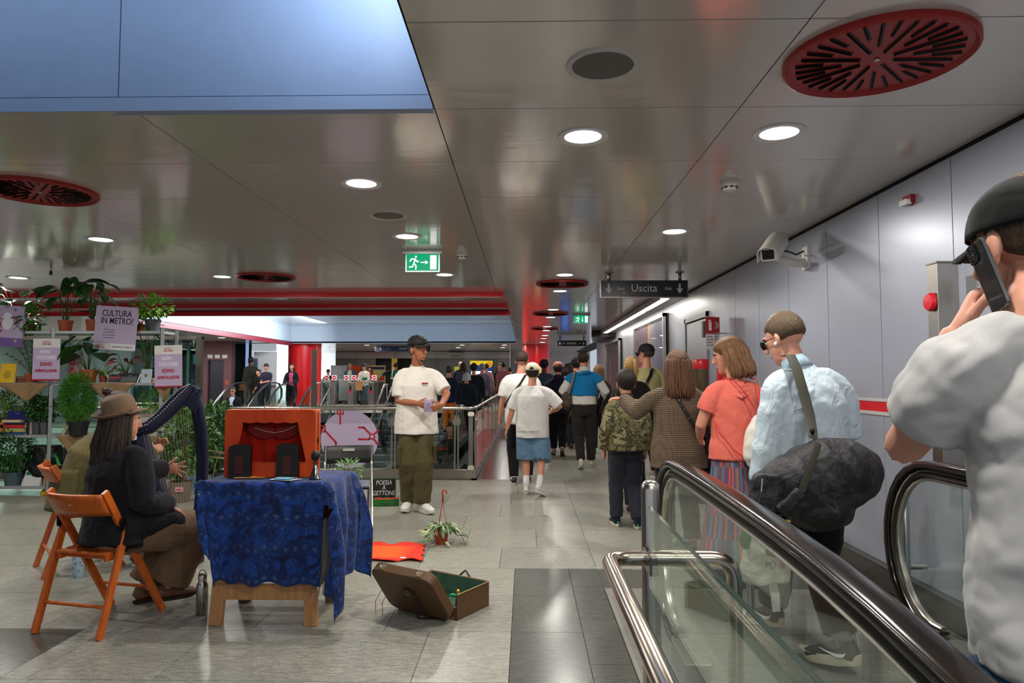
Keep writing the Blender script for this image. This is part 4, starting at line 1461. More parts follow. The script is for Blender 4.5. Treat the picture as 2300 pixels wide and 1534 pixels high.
t.bump(t.noise(40, t.coord('Object'), 4, 0.6, 1.0), 0.4, 0.006)
BATIK = t.m


def batik():
 cx, cy = (TX0 + TX1) / 2, (TY0 + TY1) / 2
 hx, hy = 0.368, 0.245
 me_v, me_f, uvs = [], [], []
 Lx0, Lx1, Ly0, Ly1 = 0.36, 0.62, 0.575, 0.30   # drops left, right, front, back
 nu, nv = 90, 80
 us = np.linspace(-hx - Lx0, hx + Lx1, nu + 1)
 vs_ = np.linspace(-hy - Ly0, hy + Ly1, nv + 1)
 for v in vs_:
  for u in us:
   ax = max(0.0, abs(u) - hx)
   ay = max(0.0, abs(v) - hy)
   sx, sy = (1 if u > 0 else -1), (1 if v > 0 else -1)
   x = max(-hx, min(hx, u))
   y = max(-hy, min(hy, v))
   d = math.hypot(ax, ay) if ax and ay else max(ax, ay)
   if ax and ay:
    an = math.atan2(ay, ax)
    dd = max(ax, ay) + 0.25 * min(ax, ay)
    out = 0.03 + (0.10 if sx > 0 else 0.015) * math.sin(2 * an) * min(1, d / 0.4)
    x += sx * (out * math.cos(an) + (0.02 if sx > 0 else 0))
    y += sy * (out * math.sin(an) + 0.02)
    z = TZ - min(dd, 0.80) - 0.005
    x += 0.016 * math.sin(an * 9 + d * 6) * min(1, d / 0.2)
    y += 0.016 * math.cos(an * 8 + d * 5) * min(1, d / 0.2)
   else:
    z = TZ + 0.004 - d
    f = min(1, d / 0.25)
    if ax:
     x += sx * ((0.012 * (d > 0) + 0.022 * f * math.sin(y * 26 + 1 + d * 4) + 0.03 * f) if sx > 0 else 0.005 * (d > 0) + 0.006 * f * math.sin(y * 26) + 0.004 * f)
    if ay:
     y += sy * (0.012 * (d > 0) + 0.016 * f * math.sin(x * 17 + 0.5 + d * 5) + 0.02 * f)
    if sx > 0 and ax:
     z = max(z, TZ - 0.60 - 0.05 * math.sin(y * 20))
   if ay and sy < 0:
    z += 0.05 * max(0, (-x - 0.1)) + 0.012 * math.sin(x * 30)
    x += (0.22 * d * max(0.0, -x / 0.37) if x < 0 else -0.02 * d)
   z = max(z, 0.07)
   me_v.append((cx + x, cy + y, z))
 w = nu + 1
 for j in range(nv):
  for i in range(nu):
   u, v = us[i], vs_[j]
   if v < -hy - 0.13 and -0.01 < u - hx < 0.085:
    continue
   if v < -hy - 0.34 and u < -hx - 0.1:
    continue
   me_f.append((j * w + i, j * w + i + 1, (j + 1) * w + i + 1, (j + 1) * w + i))
 me = bpy.data.meshes.new('batik_cloth')
 me.from_pydata(me_v, [], me_f)
 me.materials.append(BATIK)
 ul = me.uv_layers.new(name='UVMap')
 vi = np.empty(len(me.loops), dtype=np.int32)
 me.loops.foreach_get('vertex_index', vi)
 uvv = np.stack([us[vi % w] + 1.0, vs_[vi // w] + 1.0], 1).astype(np.float32)
 ul.data.foreach_set('uv', uvv.ravel())
 me.polygons.foreach_set('use_smooth', [True] * len(me.polygons))
 o = bpy.data.objects.new('table_cloth', me)
 col.objects.link(o)
 md = o.modifiers.new('s', 'SOLIDIFY')
 md.thickness = 0.004
 tag(o, 'blue batik cloth with diamond bands draped over the small wooden table', 'cloth')
 b = MB()
 rr = random.Random(3)
 for k in range(90):
  x = TX1 - 0.02 + rr.uniform(-0.05, 0.045)
  y = TY0 - 0.005 + rr.uniform(-0.02, 0.015)
  z0 = 0.62 - abs(x - TX1 + 0.015) * 2.5
  z1 = 0.30 + rr.uniform(-0.06, 0.06) - (0.07 if k % 5 == 0 else 0)
  b.tube([(x * 0.5 + (TX1 - 0.02) * 0.5, y, z0), (x, y - 0.012, (z0 + z1) / 2), (x - 0.03 + rr.uniform(-0.012, 0.012), y - 0.02, z1)], [0.008, 0.008, 0.002], 4)
 tag(b.build('fringe', M('#5c5a57', 0.9), o), kind='stuff')


batik()

# ---- puppet theatre suitcase
PT = root('puppet_theatre', (P(610, 1060, 4.2).x, 4.22, TZ + 0.008), 'orange red suitcase puppet stage with two black phone boxes on the blue cloth', 'puppet theatre', math.radians(2))
t = NT('orange_paint')
t.p(color=t.ramp(t.noise(6, t.coord('Object', (1, 1, 0.4)), 5, 0.6), [(0.3, '#a82a08'), (0.7, '#cf4a10')]), rough=0.5, spec=0.3)
ORP = t.m
w, h, d = 0.272, 0.402, 0.12
arch = []
prof = [(-0.215, 0.10), (-0.19, 0.20), (-0.172, 0.27), (-0.166, 0.325)]
topc = [(-0.166 + 0.332 * i / 16, 0.325 - 0.007 * abs(math.sin(i / 16 * 4 * PI)) + 0.004) for i in range(17)]
prof2 = [(0.166, 0.325), (0.175, 0.27), (0.192, 0.20), (0.215, 0.10)]
inner = [(-0.215, 0.06)] + prof[0:] + topc[1:-1] + prof2 + [(0.215, 0.06)]
fr = MB()
n = len(inner)
# front sheet with the curtain shaped opening: build as strips left, right, top, bottom
fr.prism([(-w, 0.0), (-0.215, 0.0), (-0.215, 0.06)] + prof + [(-0.166, h), (-w + 0.02, h), (-w, h - 0.02)], -d / 2, -d / 2 + 0.008, 1)
fr.prism([(w, 0.0), (w, h - 0.02), (w - 0.02, h), (0.166, h)] + prof2 + [(0.215, 0.06), (0.215, 0.0)], -d / 2, -d / 2 + 0.008, 1)
for a, b in zip(topc[:-1], topc[1:]):
 fr.prism([a, b, (b[0], h), (a[0], h)], -d / 2, -d / 2 + 0.008, 1)
fr.build('stage_front', ORP, PT)
MB().box((-0.215, -d / 2 - 0.002, 0.0), (0.215, -d / 2 + 0.008, 0.085)).box((-0.215, -d / 2 - 0.004, 0.083), (0.215, -d / 2 + 0.012, 0.088)).build('stage_lip', ORP, PT)
bx = MB()
bx.box((-w, -d / 2 + 0.008, 0), (-w + 0.012, d / 2, h - 0.01)).box((w - 0.012, -d / 2 + 0.008, 0), (w, d / 2, h - 0.01)).box((-w, -d / 2 + 0.008, h - 0.012), (w, d / 2, h)).box((-w, -d / 2 + 0.008, 0), (w, d / 2, 0.012)).box((-w, d / 2 - 0.01, 0), (w, d / 2, h))
bx.build('case', M('#c9560f', 0.4, coat=0.2), PT, bevel=0.006)
MB().box((w, -d / 2 + 0.05, 0.01), (w + 0.004, -d / 2 + 0.062, h - 0.015)).build('edge_seam', M('#7e2a08', 0.5), PT)
bk = MB()
bk.grid(lambda u, v: ((u - 0.5) * 0.5, d / 2 - 0.025 - 0.008 * math.sin(u * 34) + 0.004 * math.sin(u * 13), 0.02 + v * 0.35), 50, 6)
bk.build('back_curtain', M('#a51d0a', 0.75, kind='cloth', color2='#5e0d06', wstr=0.3), PT, smooth=True)
sw = MB()
for s in (-1, 1):
 sw.grid(lambda u, v: (s * (0.17 - 0.17 * u), d / 2 - 0.045 + 0.004 * math.sin(v * 18), 0.335 - v * (0.055 + 0.035 * math.sin(u * PI)) - 0.045 * u), 12, 6)
sw.build('swag', M('#7d0f0a', 0.75), PT, smooth=True, solid=0.003)
MB().tube([(-0.105, -d / 2 + 0.03, 0.292), (-0.03, -d / 2 + 0.03, 0.27), (0.02, -d / 2 + 0.03, 0.262), (0.08, -d / 2 + 0.03, 0.275), (0.14, -d / 2 + 0.03, 0.302)], 0.0012, 5).build('string', M('#d9c7b4', 0.5), PT)
hd = MB().tube([(-0.06, 0, h - 0.002), (-0.058, 0, h + 0.014), (-0.03, 0, h + 0.027), (0.01, 0, h + 0.029), (0.035, 0, h + 0.018), (0.04, 0, h - 0.002)], 0.0035, 8)
hd.build('handle', M('#b9a77c', 0.3, 0.7), PT, smooth=True)
MB().box((w, -0.02, 0.2), (w + 0.006, 0.0, 0.23)).build('latch', BLACK, PT)


def phone_box(x, z0, wid, hei):
 bb = MB()
 y0, y1 = -d / 2 - 0.045, -d / 2 - 0.006
 pts = [(x - wid / 2, z0), (x + wid / 2, z0), (x + wid / 2, z0 + hei * 0.9)] + [(x + wid / 2 * math.cos(q * PI / 8), z0 + hei * 0.9 + hei * 0.1 * math.sin(q * PI / 8)) for q in range(1, 8)] + [(x - wid / 2, z0 + hei * 0.9)]
 bb.prism(pts, y0, y1, 1)
 b = bb.build('phone_box', M('#120b09', 0.45), PT, bevel=0.002)
 g = MB()
 g.box((x - wid * 0.5, y0 - 0.004, z0 + hei * 0.80), (x + wid * 0.5, y0, z0 + hei * 0.815)).box((x - wid * 0.36, y0 - 0.004, z0 + hei * 0.725), (x + wid * 0.36, y0, z0 + hei * 0.735)).box((x - wid * 0.5, y0 - 0.004, z0), (x + wid * 0.5, y0, z0 + hei * 0.05))
 g.build('moulding', M('#2e1a13', 0.45), b)
 for i in range(3):
  for j in range(6):
   MB().box((x + (i - 1.55) * wid * 0.125, y0 - 0.0015, z0 + hei * (0.16 + 0.085 * j)), (x + (i - 1.55) * wid * 0.125 + wid * 0.095, y0 - 0.0005, z0 + hei * (0.16 + 0.085 * j) + hei * 0.06)).build('window_pane', M('#5e140b', 0.4), b)


phone_box(-0.166, -0.006, 0.128, 0.205)
phone_box(0.118, -0.008, 0.128, 0.212)

# ---- bulb horn, papers
o = root('bulb_horn', (P(708, 1075, 4.1).x, 4.1, TZ + 0.008), 'little black rubber bulb horn with a silver bell standing at the table corner', 'horn')
MB().lathe([(0.034, 0), (0.036, 0.003), (0.026, 0.025), (0.016, 0.055), (0.011, 0.08)], 20).build('bell', M('#d6d4cf', 0.12, 1.0), o, smooth=40)
MB().lathe([(0.011, 0.078), (0.014, 0.09), (0.012, 0.105), (0.013, 0.108)], 16).build('collar', M('#a8613f', 0.25, 0.9), o, smooth=40)
MB().ell((0, 0, 0.135), (0.026, 0.026, 0.033)).build('bulb', M('#141312', 0.5), o, smooth=True)
for (px, py, wd_, hd_, rz, c_, lab) in ((560, 1074, 0.16, 0.045, 0.1, '#e09a46', 'strip of torn orange paper on the blue cloth, in front of the puppet stage'),
          (640, 1078, 0.14, 0.075, -0.25, '#b7c3c9', 'folded pale blue leaflet on the blue cloth in front of the right phone box')):
 g_ = G(px, py, TZ + 0.006)
 b = MB().grid(lambda u, v: ((u - 0.5) * wd_ * (1 + 0.2 * v), (v - 0.5) * hd_ * 1.4, 0.006 + 0.004 * math.sin(u * 5) * v), 8, 4)
 o = b.build('paper_slip', M(c_, 0.7), solid=0.002, loc=g_, rot=(0, 0, rz))
 tag(o, lab, 'paper')
 if c_ == '#b7c3c9':
  MB().box((-0.05, -0.045, 0.011), (0.05, 0.02, 0.013)).build('fold', M('#6fb0c9', 0.7), o, rot=(0, 0, 0.1))
  MB().box((-0.06, 0.02, 0.010), (0.06, 0.04, 0.0135)).build('print_band', M('#6a5a52', 0.7), o)

# ---- bottles
g_ = G(453, 1380)
o = root('steel_bottle', g_, 'brushed steel drinking bottle with a wire loop standing left of the table', 'bottle')
MB().lathe([(0.030, 0), (0.034, 0.004), (0.034, 0.165), (0.030, 0.182), (0.022, 0.196), (0.0225, 0.205)], 28).build('body', M('#a9a49d', 0.25, kind='steel'), o, smooth=50)
MB().lathe([(0.025, 0.204), (0.0255, 0.235), (0.022, 0.239), (0, 0.24)], 28).build('cap', M('#b9b5ae', 0.3, 0.9), o, smooth=50)
MB().tube([(-0.021, 0, 0.232), (-0.019, 0, 0.252), (-0.008, 0, 0.264), (0.008, 0, 0.264), (0.019, 0, 0.252), (0.021, 0, 0.232)], 0.0025, 8).build('loop', M('#8f8c87', 0.25, 0.9), o, smooth=True)
g_ = G(174, 1296)
o = root('floral_bottle', g_, 'pale blue bottle with little flowers standing under the rear wooden chair', 'bottle')
t = NT('floral')
v = t.n('TexVoronoi', Scale=38)
t.set(v.inputs['Vector'], t.coord('Object'))
t.p(color=t.ramp(v.outputs['Distance'], [(0.0, '#b34a5a'), (0.16, '#b34a5a'), (0.2, '#3f5f86'), (0.32, '#9db3c2'), (1, '#a9c0cc')]), rough=0.35)
MB().lathe([(0.036, 0), (0.038, 0.004), (0.038, 0.17), (0.026, 0.195), (0.024, 0.2)], 24).build('body', t.m, o, smooth=50)
MB().lathe([(0.026, 0.198), (0.027, 0.232), (0.02, 0.236), (0, 0.237)], 20).build('cap', M('#8b8f93', 0.35, 0.6), o, smooth=50)
MB().tube([(-0.02, 0, 0.232), (-0.014, 0, 0.258), (0.014, 0, 0.258), (0.02, 0, 0.232)], 0.003, 6).build('loop', STEEL, o)

# ---- open brown suitcase
BR = M('#5b4026', 0.5, kind='leather', color2='#3d2915')
BRD = M('#3b2515', 0.5, kind='leather')
GRN = M('#3e5a4a', 0.8, kind='cloth', color2='#1f3027')
Ls, Ns, Rs = Vector((-0.793, 4.36, 0)), Vector((-0.407, 4.12, 0)), Vector((-0.238, 4.37, 0))
e1 = (Ns - Ls).normalized()
rz = math.atan2(e1.y, e1.x)
sc = root('open_suitcase', Ls, 'open brown suitcase with green lining lying on the floor, lid tilted towards the viewer', 'suitcase', rz)
W_, D_, H_ = 0.46, 0.33, 0.15
b = MB()
for a, c_ in (((0, 0, 0), (W_, 0.006, 0.075)), ((0, D_ - 0.006, 0), (W_, D_, H_)), ((0, 0, 0), (0.006, D_, H_)), ((W_ - 0.006, 0, 0), (W_, D_, H_)), ((0, 0, 0), (W_, D_, 0.006))):
 b.box(a, c_)
b.build('tray', BR, sc, bevel=0.003)
ln = MB()
for a, c_ in (((0.006, D_ - 0.008, 0.006), (W_ - 0.006, D_ - 0.006, H_ - 0.004)), ((0.006, 0.006, 0.006), (0.008, D_ - 0.006, H_ - 0.004)), ((W_ - 0.008, 0.006, 0.006), (W_ - 0.006, D_ - 0.006, H_ - 0.004)), ((0.006, 0.006, 0.006), (W_ - 0.006, D_ - 0.006, 0.009))):
 ln.box(a, c_)
ln.build('lining', GRN, sc)
ed = MB().tube([(0, 0, H_), (0, D_, H_), (W_, D_, H_), (W_, 0, H_)], 0.004, 6).build('edge_binding', M('#a38a5f', 0.4, 0.4), sc)
# lid: hinged at the front lower edge, leaning out
th = math.radians(36)
lm = Matrix.Translation((0, -0.004, 0.05)) @ Matrix.Rotation(th, 4, 'X')
lid = MB().rbox((-0.005, -0.062, 0.0), (W_ + 0.005, 0.0, 0.345), 0.06, lm, axis=1, n=6).build('lid', BR, sc, bevel=0.006)
MB().rbox((0.01, 0.0, 0.012), (W_ - 0.01, 0.002, 0.333), 0.05, lm, axis=1, n=6).build('lid_lining', GRN, lid)
st_ = MB()
st_.rbox((0.20, -0.068, 0.185), (0.29, -0.062, 0.235), 0.022, lm, axis=1)
st_.build('strap_patch', BRD, lid)
MB().tube([lm @ Vector((0.225 + 0.024 * a, -0.072, 0.205 + 0.02 * c_)) for a, c_ in ((0, -1), (1, -1), (1, 1), (0, 1))], 0.003, 6, closed=True).build('buckle', M('#c9bfa8', 0.25, 0.9), lid)
q0 = [lm @ Vector(v_) for v_ in ((0.262, -0.068, 0.215), (0.275, -0.085, 0.17), (0.272, -0.078, 0.10))] + [Vector((0.262, -0.115, 0.03)), Vector((0.25, -0.10, 0.007)), Vector((0.30, -0.06, 0.005)), Vector((0.36, -0.025, 0.006))]
MB().tube(q0, [(0.013, 0.0035)] * len(q0), 8, side=(1, 0, 0)).build('strap', BRD, lid, smooth=40)
for x in (0.09, 0.37):
 c_ = MB()
 c_.tube([lm @ Vector((x + dx, -0.034 + dy, 0.349 + dz)) for dx, dy, dz in ((-0.014, 0.01, 0), (-0.01, 0.0, 0.012), (0.0, -0.012, 0.004), (0.01, 0.0, 0.012), (0.014, 0.01, 0))], 0.0028, 6)
 c_.box((x - 0.02, -0.05, 0.345), (x + 0.02, -0.015, 0.349), lm)
 c_.build('latch', M('#cfc4a4', 0.25, 0.9), lid)
MB().tube([(W_ * 0.62, D_ + 0.0, H_ * 0.55), (W_ * 0.60, D_ + 0.045, H_ * 0.9), (W_ * 0.50, D_ + 0.06, H_ + 0.02), (W_ * 0.42, D_ + 0.045, H_ * 0.9), (W_ * 0.40, D_, H_ * 0.55)], [(0.011, 0.005)] * 5, 8).build('handle', BRD, sc, smooth=40)
for x in (0.03, 0.43):
 MB().lathe([(0.005, 0), (0, 0.003)], 8, xf=Matrix.Translation((x, -0.001, 0.015)) @ Matrix.Rotation(PI / 2, 4, 'X')).build('rivet', CHROME, sc)
for x in (0.02, 0.075):
 MB().tube([lm @ Vector((x, 0.004, 0.3)), lm @ Vector((x + 0.002, 0.03, 0.2)), Vector((x - 0.02, -0.2, 0.09)), Vector((x - 0.025, -0.19, 0.012))], 0.002, 5).build('red_cord', M('#9e2a1c', 0.6), lid)
inv = sc.matrix_basis.inverted()
for px, py, lab in ((1033, 1318, 'small glittering puppet with a gold head inside the open suitcase'),):
 o = root('small_puppet', Vector((-0.42, 4.36, 0.012)), lab, 'puppet', 0.3)
 MB().lathe([(0.018, 0), (0.016, 0.03), (0.010, 0.055)], 12).build('body', M('#2b1d12', 0.5), o, smooth=40)
 MB().ell((0, 0, 0.085), (0.013, 0.013, 0.015)).build('head', M('#cf9a4e', 0.3, 0.6), o, smooth=True)
 MB().tube([(-0.01, 0, 0.06), (-0.035, -0.005, 0.072), (-0.055, 0, 0.065)], [0.009, 0.008, 0.007], 8).build('sleeve', M('#1f9a72', 0.4), o, smooth=True)
 MB().tube([(0.005, 0, 0.062), (0.005, -0.004, 0.068), (-0.005, 0, 0.072)], 0.012, 8).build('scarf', M('#d8b12c', 0.4), o, smooth=True)
 MB().tube([(-0.05, 0, 0.065), (-0.09, 0, 0.05)], 0.003, 6).build('stick', BLACK, o)

# ---- poetry box
g_ = G(866, 1137)
pb = root('poetry_box', g_, 'small green hinged box whose open lid is a blackboard chalked with words', 'box', math.radians(8))
GB = M('#1f5a22', 0.45, kind='wood', color2='#2a6b28')
u = 0.0049
wb, db = 0.285, 0.13
q = MB()
for a, c_ in (((-wb / 2, 0, 0), (wb / 2, 0.01, 0.075)), ((-wb / 2, db - 0.01, 0), (wb / 2, db, 0.075)), ((-wb / 2, 0, 0), (-wb / 2 + 0.01, db, 0.075)), ((wb / 2 - 0.01, 0, 0), (wb / 2, db, 0.075)), ((-wb / 2, 0, 0), (wb / 2, db, 0.01))):
 q.box(a, c_)
q.build('tray', GB, pb, bevel=0.002)
MB().grid(lambda u_, v_: (-wb / 2 + 0.012 + u_ * (wb - 0.024), 0.012 + v_ * (db - 0.024), 0.068 + 0.012 * math.sin(u_ * 9) * math.cos(v_ * 7)), 16, 8).build('red_cloth', M('#c22a1e', 0.8), pb, smooth=True)
MB().tube([(-0.045, -0.002, 0.04), (-0.045, -0.02, 0.045), (0.045, -0.02, 0.045), (0.045, -0.002, 0.04)], 0.005, 8).build('handle', GB, pb)
bm_ = Matrix.Translation((-0.02, db, 0.07)) @ Matrix.Rotation(math.radians(-10), 4, 'X')
bd = MB().box((-0.135, 0, 0), (0.115, 0.03, 0.21), bm_).build('blackboard', M('#141715', 0.7), pb)
MB().box((-0.145, -0.004, -0.005), (-0.135, 0.034, 0.215), bm_).box((0.115, -0.004, -0.005), (0.125, 0.034, 0.215), bm_).box((-0.145, -0.004, 0.21), (0.125, 0.034, 0.218), bm_).build('board_frame', GB, bd)
CHK = M('#d7dbd6', 0.9)
er = bm_.to_euler()
for s, z, dx in (('POESIA', 0.168, 0), ('A', 0.112, 0.0), ('GETTONE', 0.052, 0)):
 loc = bm_ @ Vector((-0.01 + dx, -0.002, z))
 text(s, 0.072, 'chalk_lettering', CHK, pb, loc, (PI / 2 + er.x, 0, 0), sx=0.78, shear=0.12)

# ---- orange cloth on the floor
c_ = [G(800, 1223), G(955, 1224), G(948, 1262), G(800, 1263)]


def oc(u, v):
 u2 = u
 a = c_[0].lerp(c_[1], u2)
 b = c_[3].lerp(c_[2], u2)
 p = a.lerp(b, v)
 p.x += (u - 0.6) * 0.0 + 0.012 * math.sin(v * 22) * (u > 0.85)
 p.y += 0.02 * math.sin(u * 23) * (1 if v < 0.1 or v > 0.9 else 0.1)
 p.z = 0.008 + 0.014 * (abs(math.sin(u * 13 + v * 2)) if (v < 0.15 or v > 0.85 or u > 0.9) else 0.1) + 0.003 * math.sin(u * 40 + v * 9)
 return p


t = NT('orange_cloth')
s_ = t.n('SeparateXYZ')
t.set(s_.inputs[0], t.coord('Generated'))
ed_ = t.math('MAXIMUM', t.ramp(t.math('ABSOLUTE', t.math('SUBTRACT', s_.outputs[1], 0.5)), [(0.28, 0.0), (0.34, 1.0)]), t.ramp(s_.outputs[0], [(0.78, 0.0), (0.9, 1.0)]))
t.p(color=t.mix(ed_, '#ef5a12', '#d42a12'), rough=0.9)
t.bump(t.noise(90, t.coord('Object'), 3), 0.4, 0.006)
c_[0].x -= 0.5
c_[3].x -= 0.5
o = MB().grid(oc, 70, 20).build('orange_cloth', t.m, smooth=True, solid=0.004)
tag(o, 'crumpled orange and red shawl lying on the floor behind the brown suitcase', 'cloth')
q_ = G(905, 1259) + Vector((0, 0, 0.02))
MB().box((-0.02, -0.008, 0), (0.02, 0.008, 0.004)).build('white_label', WHITE, o, loc=q_, rot=(0.2, 0, 0.1))

# ---- black folding chair behind the table
fc = root('metal_folding_chair', (P(786, 1150, 6.45).x - 0.02, 6.45, 0), 'black folding chair with grey tube legs behind the table, facing the viewer', 'chair', PI + math.radians(14))
TB = M('#b9b6af', 0.25, 0.9)
# local +Y is the way the chair faces
for s in (-1, 1):
 MB().tube(fillet([(s * 0.215, -0.19, 0.78), (s * 0.215, -0.16, 0.62), (s * 0.215, 0.27, 0.02), (s * 0.17, 0.29, 0.012), (0, 0.29, 0.012)], 0.03, 4), 0.011, 8).build('front_leg', TB, fc, smooth=40)
 MB().tube(fillet([(s * 0.185, 0.12, 0.43), (s * 0.185, -0.22, 0.02), (s * 0.13, -0.235, 0.012), (0, -0.235, 0.012)], 0.03, 4), 0.011, 8).build('rear_leg', M('#7d7974', 0.3, 0.8), fc, smooth=40)
bkp = MB().grid(lambda u_, v_: ((u_ - 0.5) * 0.46, -0.165 - 0.03 * math.sin(u_ * PI) - 0.035 * v_, 0.61 + 0.165 * v_), 12, 3)
b_ = bkp.build('backrest', M('#22211f', 0.45), fc, smooth=True, solid=0.014)
MB().rbox((-0.055, -0.192, 0.725), (0.055, -0.186, 0.75), 0.008, axis=1).build('slot_label', M('#b8b4ac', 0.5), fc)
MB().rbox((-0.19, -0.12, 0.435), (0.19, 0.22, 0.455), 0.03).build('seat', M('#6f7884', 0.6, kind='cloth', color2='#4c5560'), fc, bevel=0.006)
MB().box((-0.18, -0.1, 0.415), (0.18, 0.2, 0.435)).build('seat_pan', BLACK, fc)
o = root('black_strap', (fc.location.x - 0.03, 6.2, 0.25), 'short black strap hanging below the seat of the metal folding chair', 'strap')
MB().tube([(0, 0.03, 0.17), (0, 0, 0.1), (0.01, 0, 0.0)], [(0.025, 0.004)] * 3, 8, side=(1, 0, 0)).build('webbing', BLACK, o)

# ---- round sign stuck to the balustrade glass
cs = P(786, 986, by - 0.005)
rs = root('round_sign', (cs.x, by - 0.030, cs.z), 'round lilac sign with red metro lines fixed to the balustrade glass', 'sign')
LIL = M('#b9a9c4', 0.55)
MB().lathe([(0.405, 0), (0.405, 0.006), (0, 0.006)], 56, xf=Matrix.Rotation(PI / 2, 4, 'X')).build('disc', LIL, rs)
MB().prism([(0.405 * math.cos(math.radians(a)), 0.405 * math.sin(math.radians(a))) for a in range(34, 147, 4)], -0.0075, -0.006, 1).build('grey_segment', M('#a698b2', 0.55), rs)
LR = M('#b3132e', 0.5)


def line(pts, nm='metro_line', w_=0.026):
 b = MB()
 for p_, q_ in zip(pts[:-1], pts[1:]):
  b.add(*quad(p_, q_, w_, -0.0085))
 b.build(nm, LR, rs)


px_ = 9.78 / 1550


def R_(x, y):
 return ((x - 786) * px_, (986 - y) * px_)


line([R_(765, 921), R_(765, 952)])
line([R_(724, 963), R_(728, 963)])
line([R_(731, 967), R_(756, 993), R_(756, 1003)])
line([R_(806, 960), R_(818, 960), R_(837, 979), R_(851, 966)])
line([R_(806, 986), R_(830, 986), R_(837, 980), R_(850, 998)])
for cxy, s in ((R_(765, 924), 0.05), (R_(725, 963), 0.05)):
 b = MB()
 for a in range(4):
  q = [((-1, -1), (1, -1)), ((1, -1), (1, 1)), ((1, 1), (-1, 1)), ((-1, 1), (-1, -1))][a]
  b.add(*quad((cxy[0] + q[0][0] * s * 0.8, cxy[1] + q[0][1] * s * 0.8), (cxy[0] + q[1][0] * s * 0.8, cxy[1] + q[1][1] * s * 0.8), 0.018, -0.0095))
 b.build('station_square', LR, rs)
b = MB()
b.prism([(R_(837, 980)[0] + 0.05 * math.cos(a * PI / 2), R_(837, 980)[1] + 0.05 * math.sin(a * PI / 2)) for a in range(4)], -0.0105, -0.0095, 1)
q_ = b.build('station_diamond', LR, rs)
MB().prism([(R_(837, 980)[0] + 0.03 * math.cos(a * PI / 2), R_(837, 980)[1] + 0.03 * math.sin(a * PI / 2)) for a in range(4)], -0.0115, -0.0105, 1).build('diamond_centre', LIL, q_)
# ================================================================== PEOPLE
JOBS = []


def soft(mb, name, mat, parent, voxel, smooth_it=2, wrinkle=0.0, wf=9.0, dec=None):
 """one continuous surface grown from overlapping limbs (voxel remesh), finished in finish_soft()"""
 o = bpy.data.objects.new(name, mb.mesh(name, mat, True))
 col.objects.link(o)
 o.parent = parent
 md = o.modifiers.new('r', 'REMESH')
 md.mode = 'VOXEL'
 md.voxel_size = voxel
 md.use_smooth_shade = True
 if smooth_it:
  sm = o.modifiers.new('s', 'SMOOTH')
  sm.factor = 0.5
  sm.iterations = smooth_it
 JOBS.append((o, wrinkle, wf))
 return o


def finish_soft():
 bpy.context.view_layer.update()
 dg = bpy.context.evaluated_depsgraph_get()
 new = [bpy.data.meshes.new_from_object(o.evaluated_get(dg)) for o, _, _ in JOBS]
 for (o, wr, wf), me in zip(JOBS, new):
  old = o.data
  o.modifiers.clear()
  o.data = me
  bpy.data.meshes.remove(old)
  if wr:
   n = len(me.vertices)
   co = np.empty(n * 3, np.float32)
   no = np.empty(n * 3, np.float32)
   me.vertices.foreach_get('co', co)
   me.vertices.foreach_get('normal', no)
   co, no = co.reshape(-1, 3), no.reshape(-1, 3)
   seed = (hash(o.name) % 97) * 0.0 + len(o.name) + n % 17
   w = [noise.noise((c[0] * wf * 0.8 + seed, c[1] * wf * 0.8, c[2] * wf * 1.25 + 0.9 * c[0] * wf)) +
     0.5 * abs(noise.noise((c[0] * wf * 2.1, c[1] * wf * 2.1 + seed, c[2] * wf * 2.6 - c[0] * wf))) for c in co]
   co += no * (np.array(w, np.float32)[:, None] * wr)
   me.vertices.foreach_set('co', co.ravel())
   me.update()
  me.polygons.foreach_set('use_smooth', [True] * len(me.polygons))
 JOBS.clear()


TS = [(0.79, .140, .100), (0.86, .166, .118), (0.95, .165, .116), (1.05, .150, .104), (1.16, .152, .104), (1.27, .166, .114), (1.34, .168, .108), (1.39, .150, .092), (1.43, .115, .074), (1.46, .080, .062), (1.49, .062, .057)]
FEM = [1.02, 1.06, 1.04, 0.88, 0.86, 0.90, 0.88, 0.88, 0.9, 0.9, 0.86]
SKIN = dict(light=('#c98f74', '#b97860'), tan=('#a86c4a', '#93583b'), dark=('#4a2c20', '#3a2118'), pink=('#d19a82', '#c07a66'))


def ik(a, c, l1, l2, hint):
 a, c = Vector(a), Vector(c)
 d = c - a
 L = min(d.length, (l1 + l2) * 0.999)
 if d.length < 1e-6:
  d = Vector((0, 0, -1))
 u = d.normalized()
 x = (l1 * l1 - l2 * l2 + L * L) / (2 * L)
 hgt = math.sqrt(max(0.0, l1 * l1 - x * x))
 hv = Vector(hint)
 hv = hv - u * hv.dot(u)
 if hv.length < 1e-6:
  hv = u.orthogonal()
 return a + u * x + hv.normalized() * hgt, a + u * L


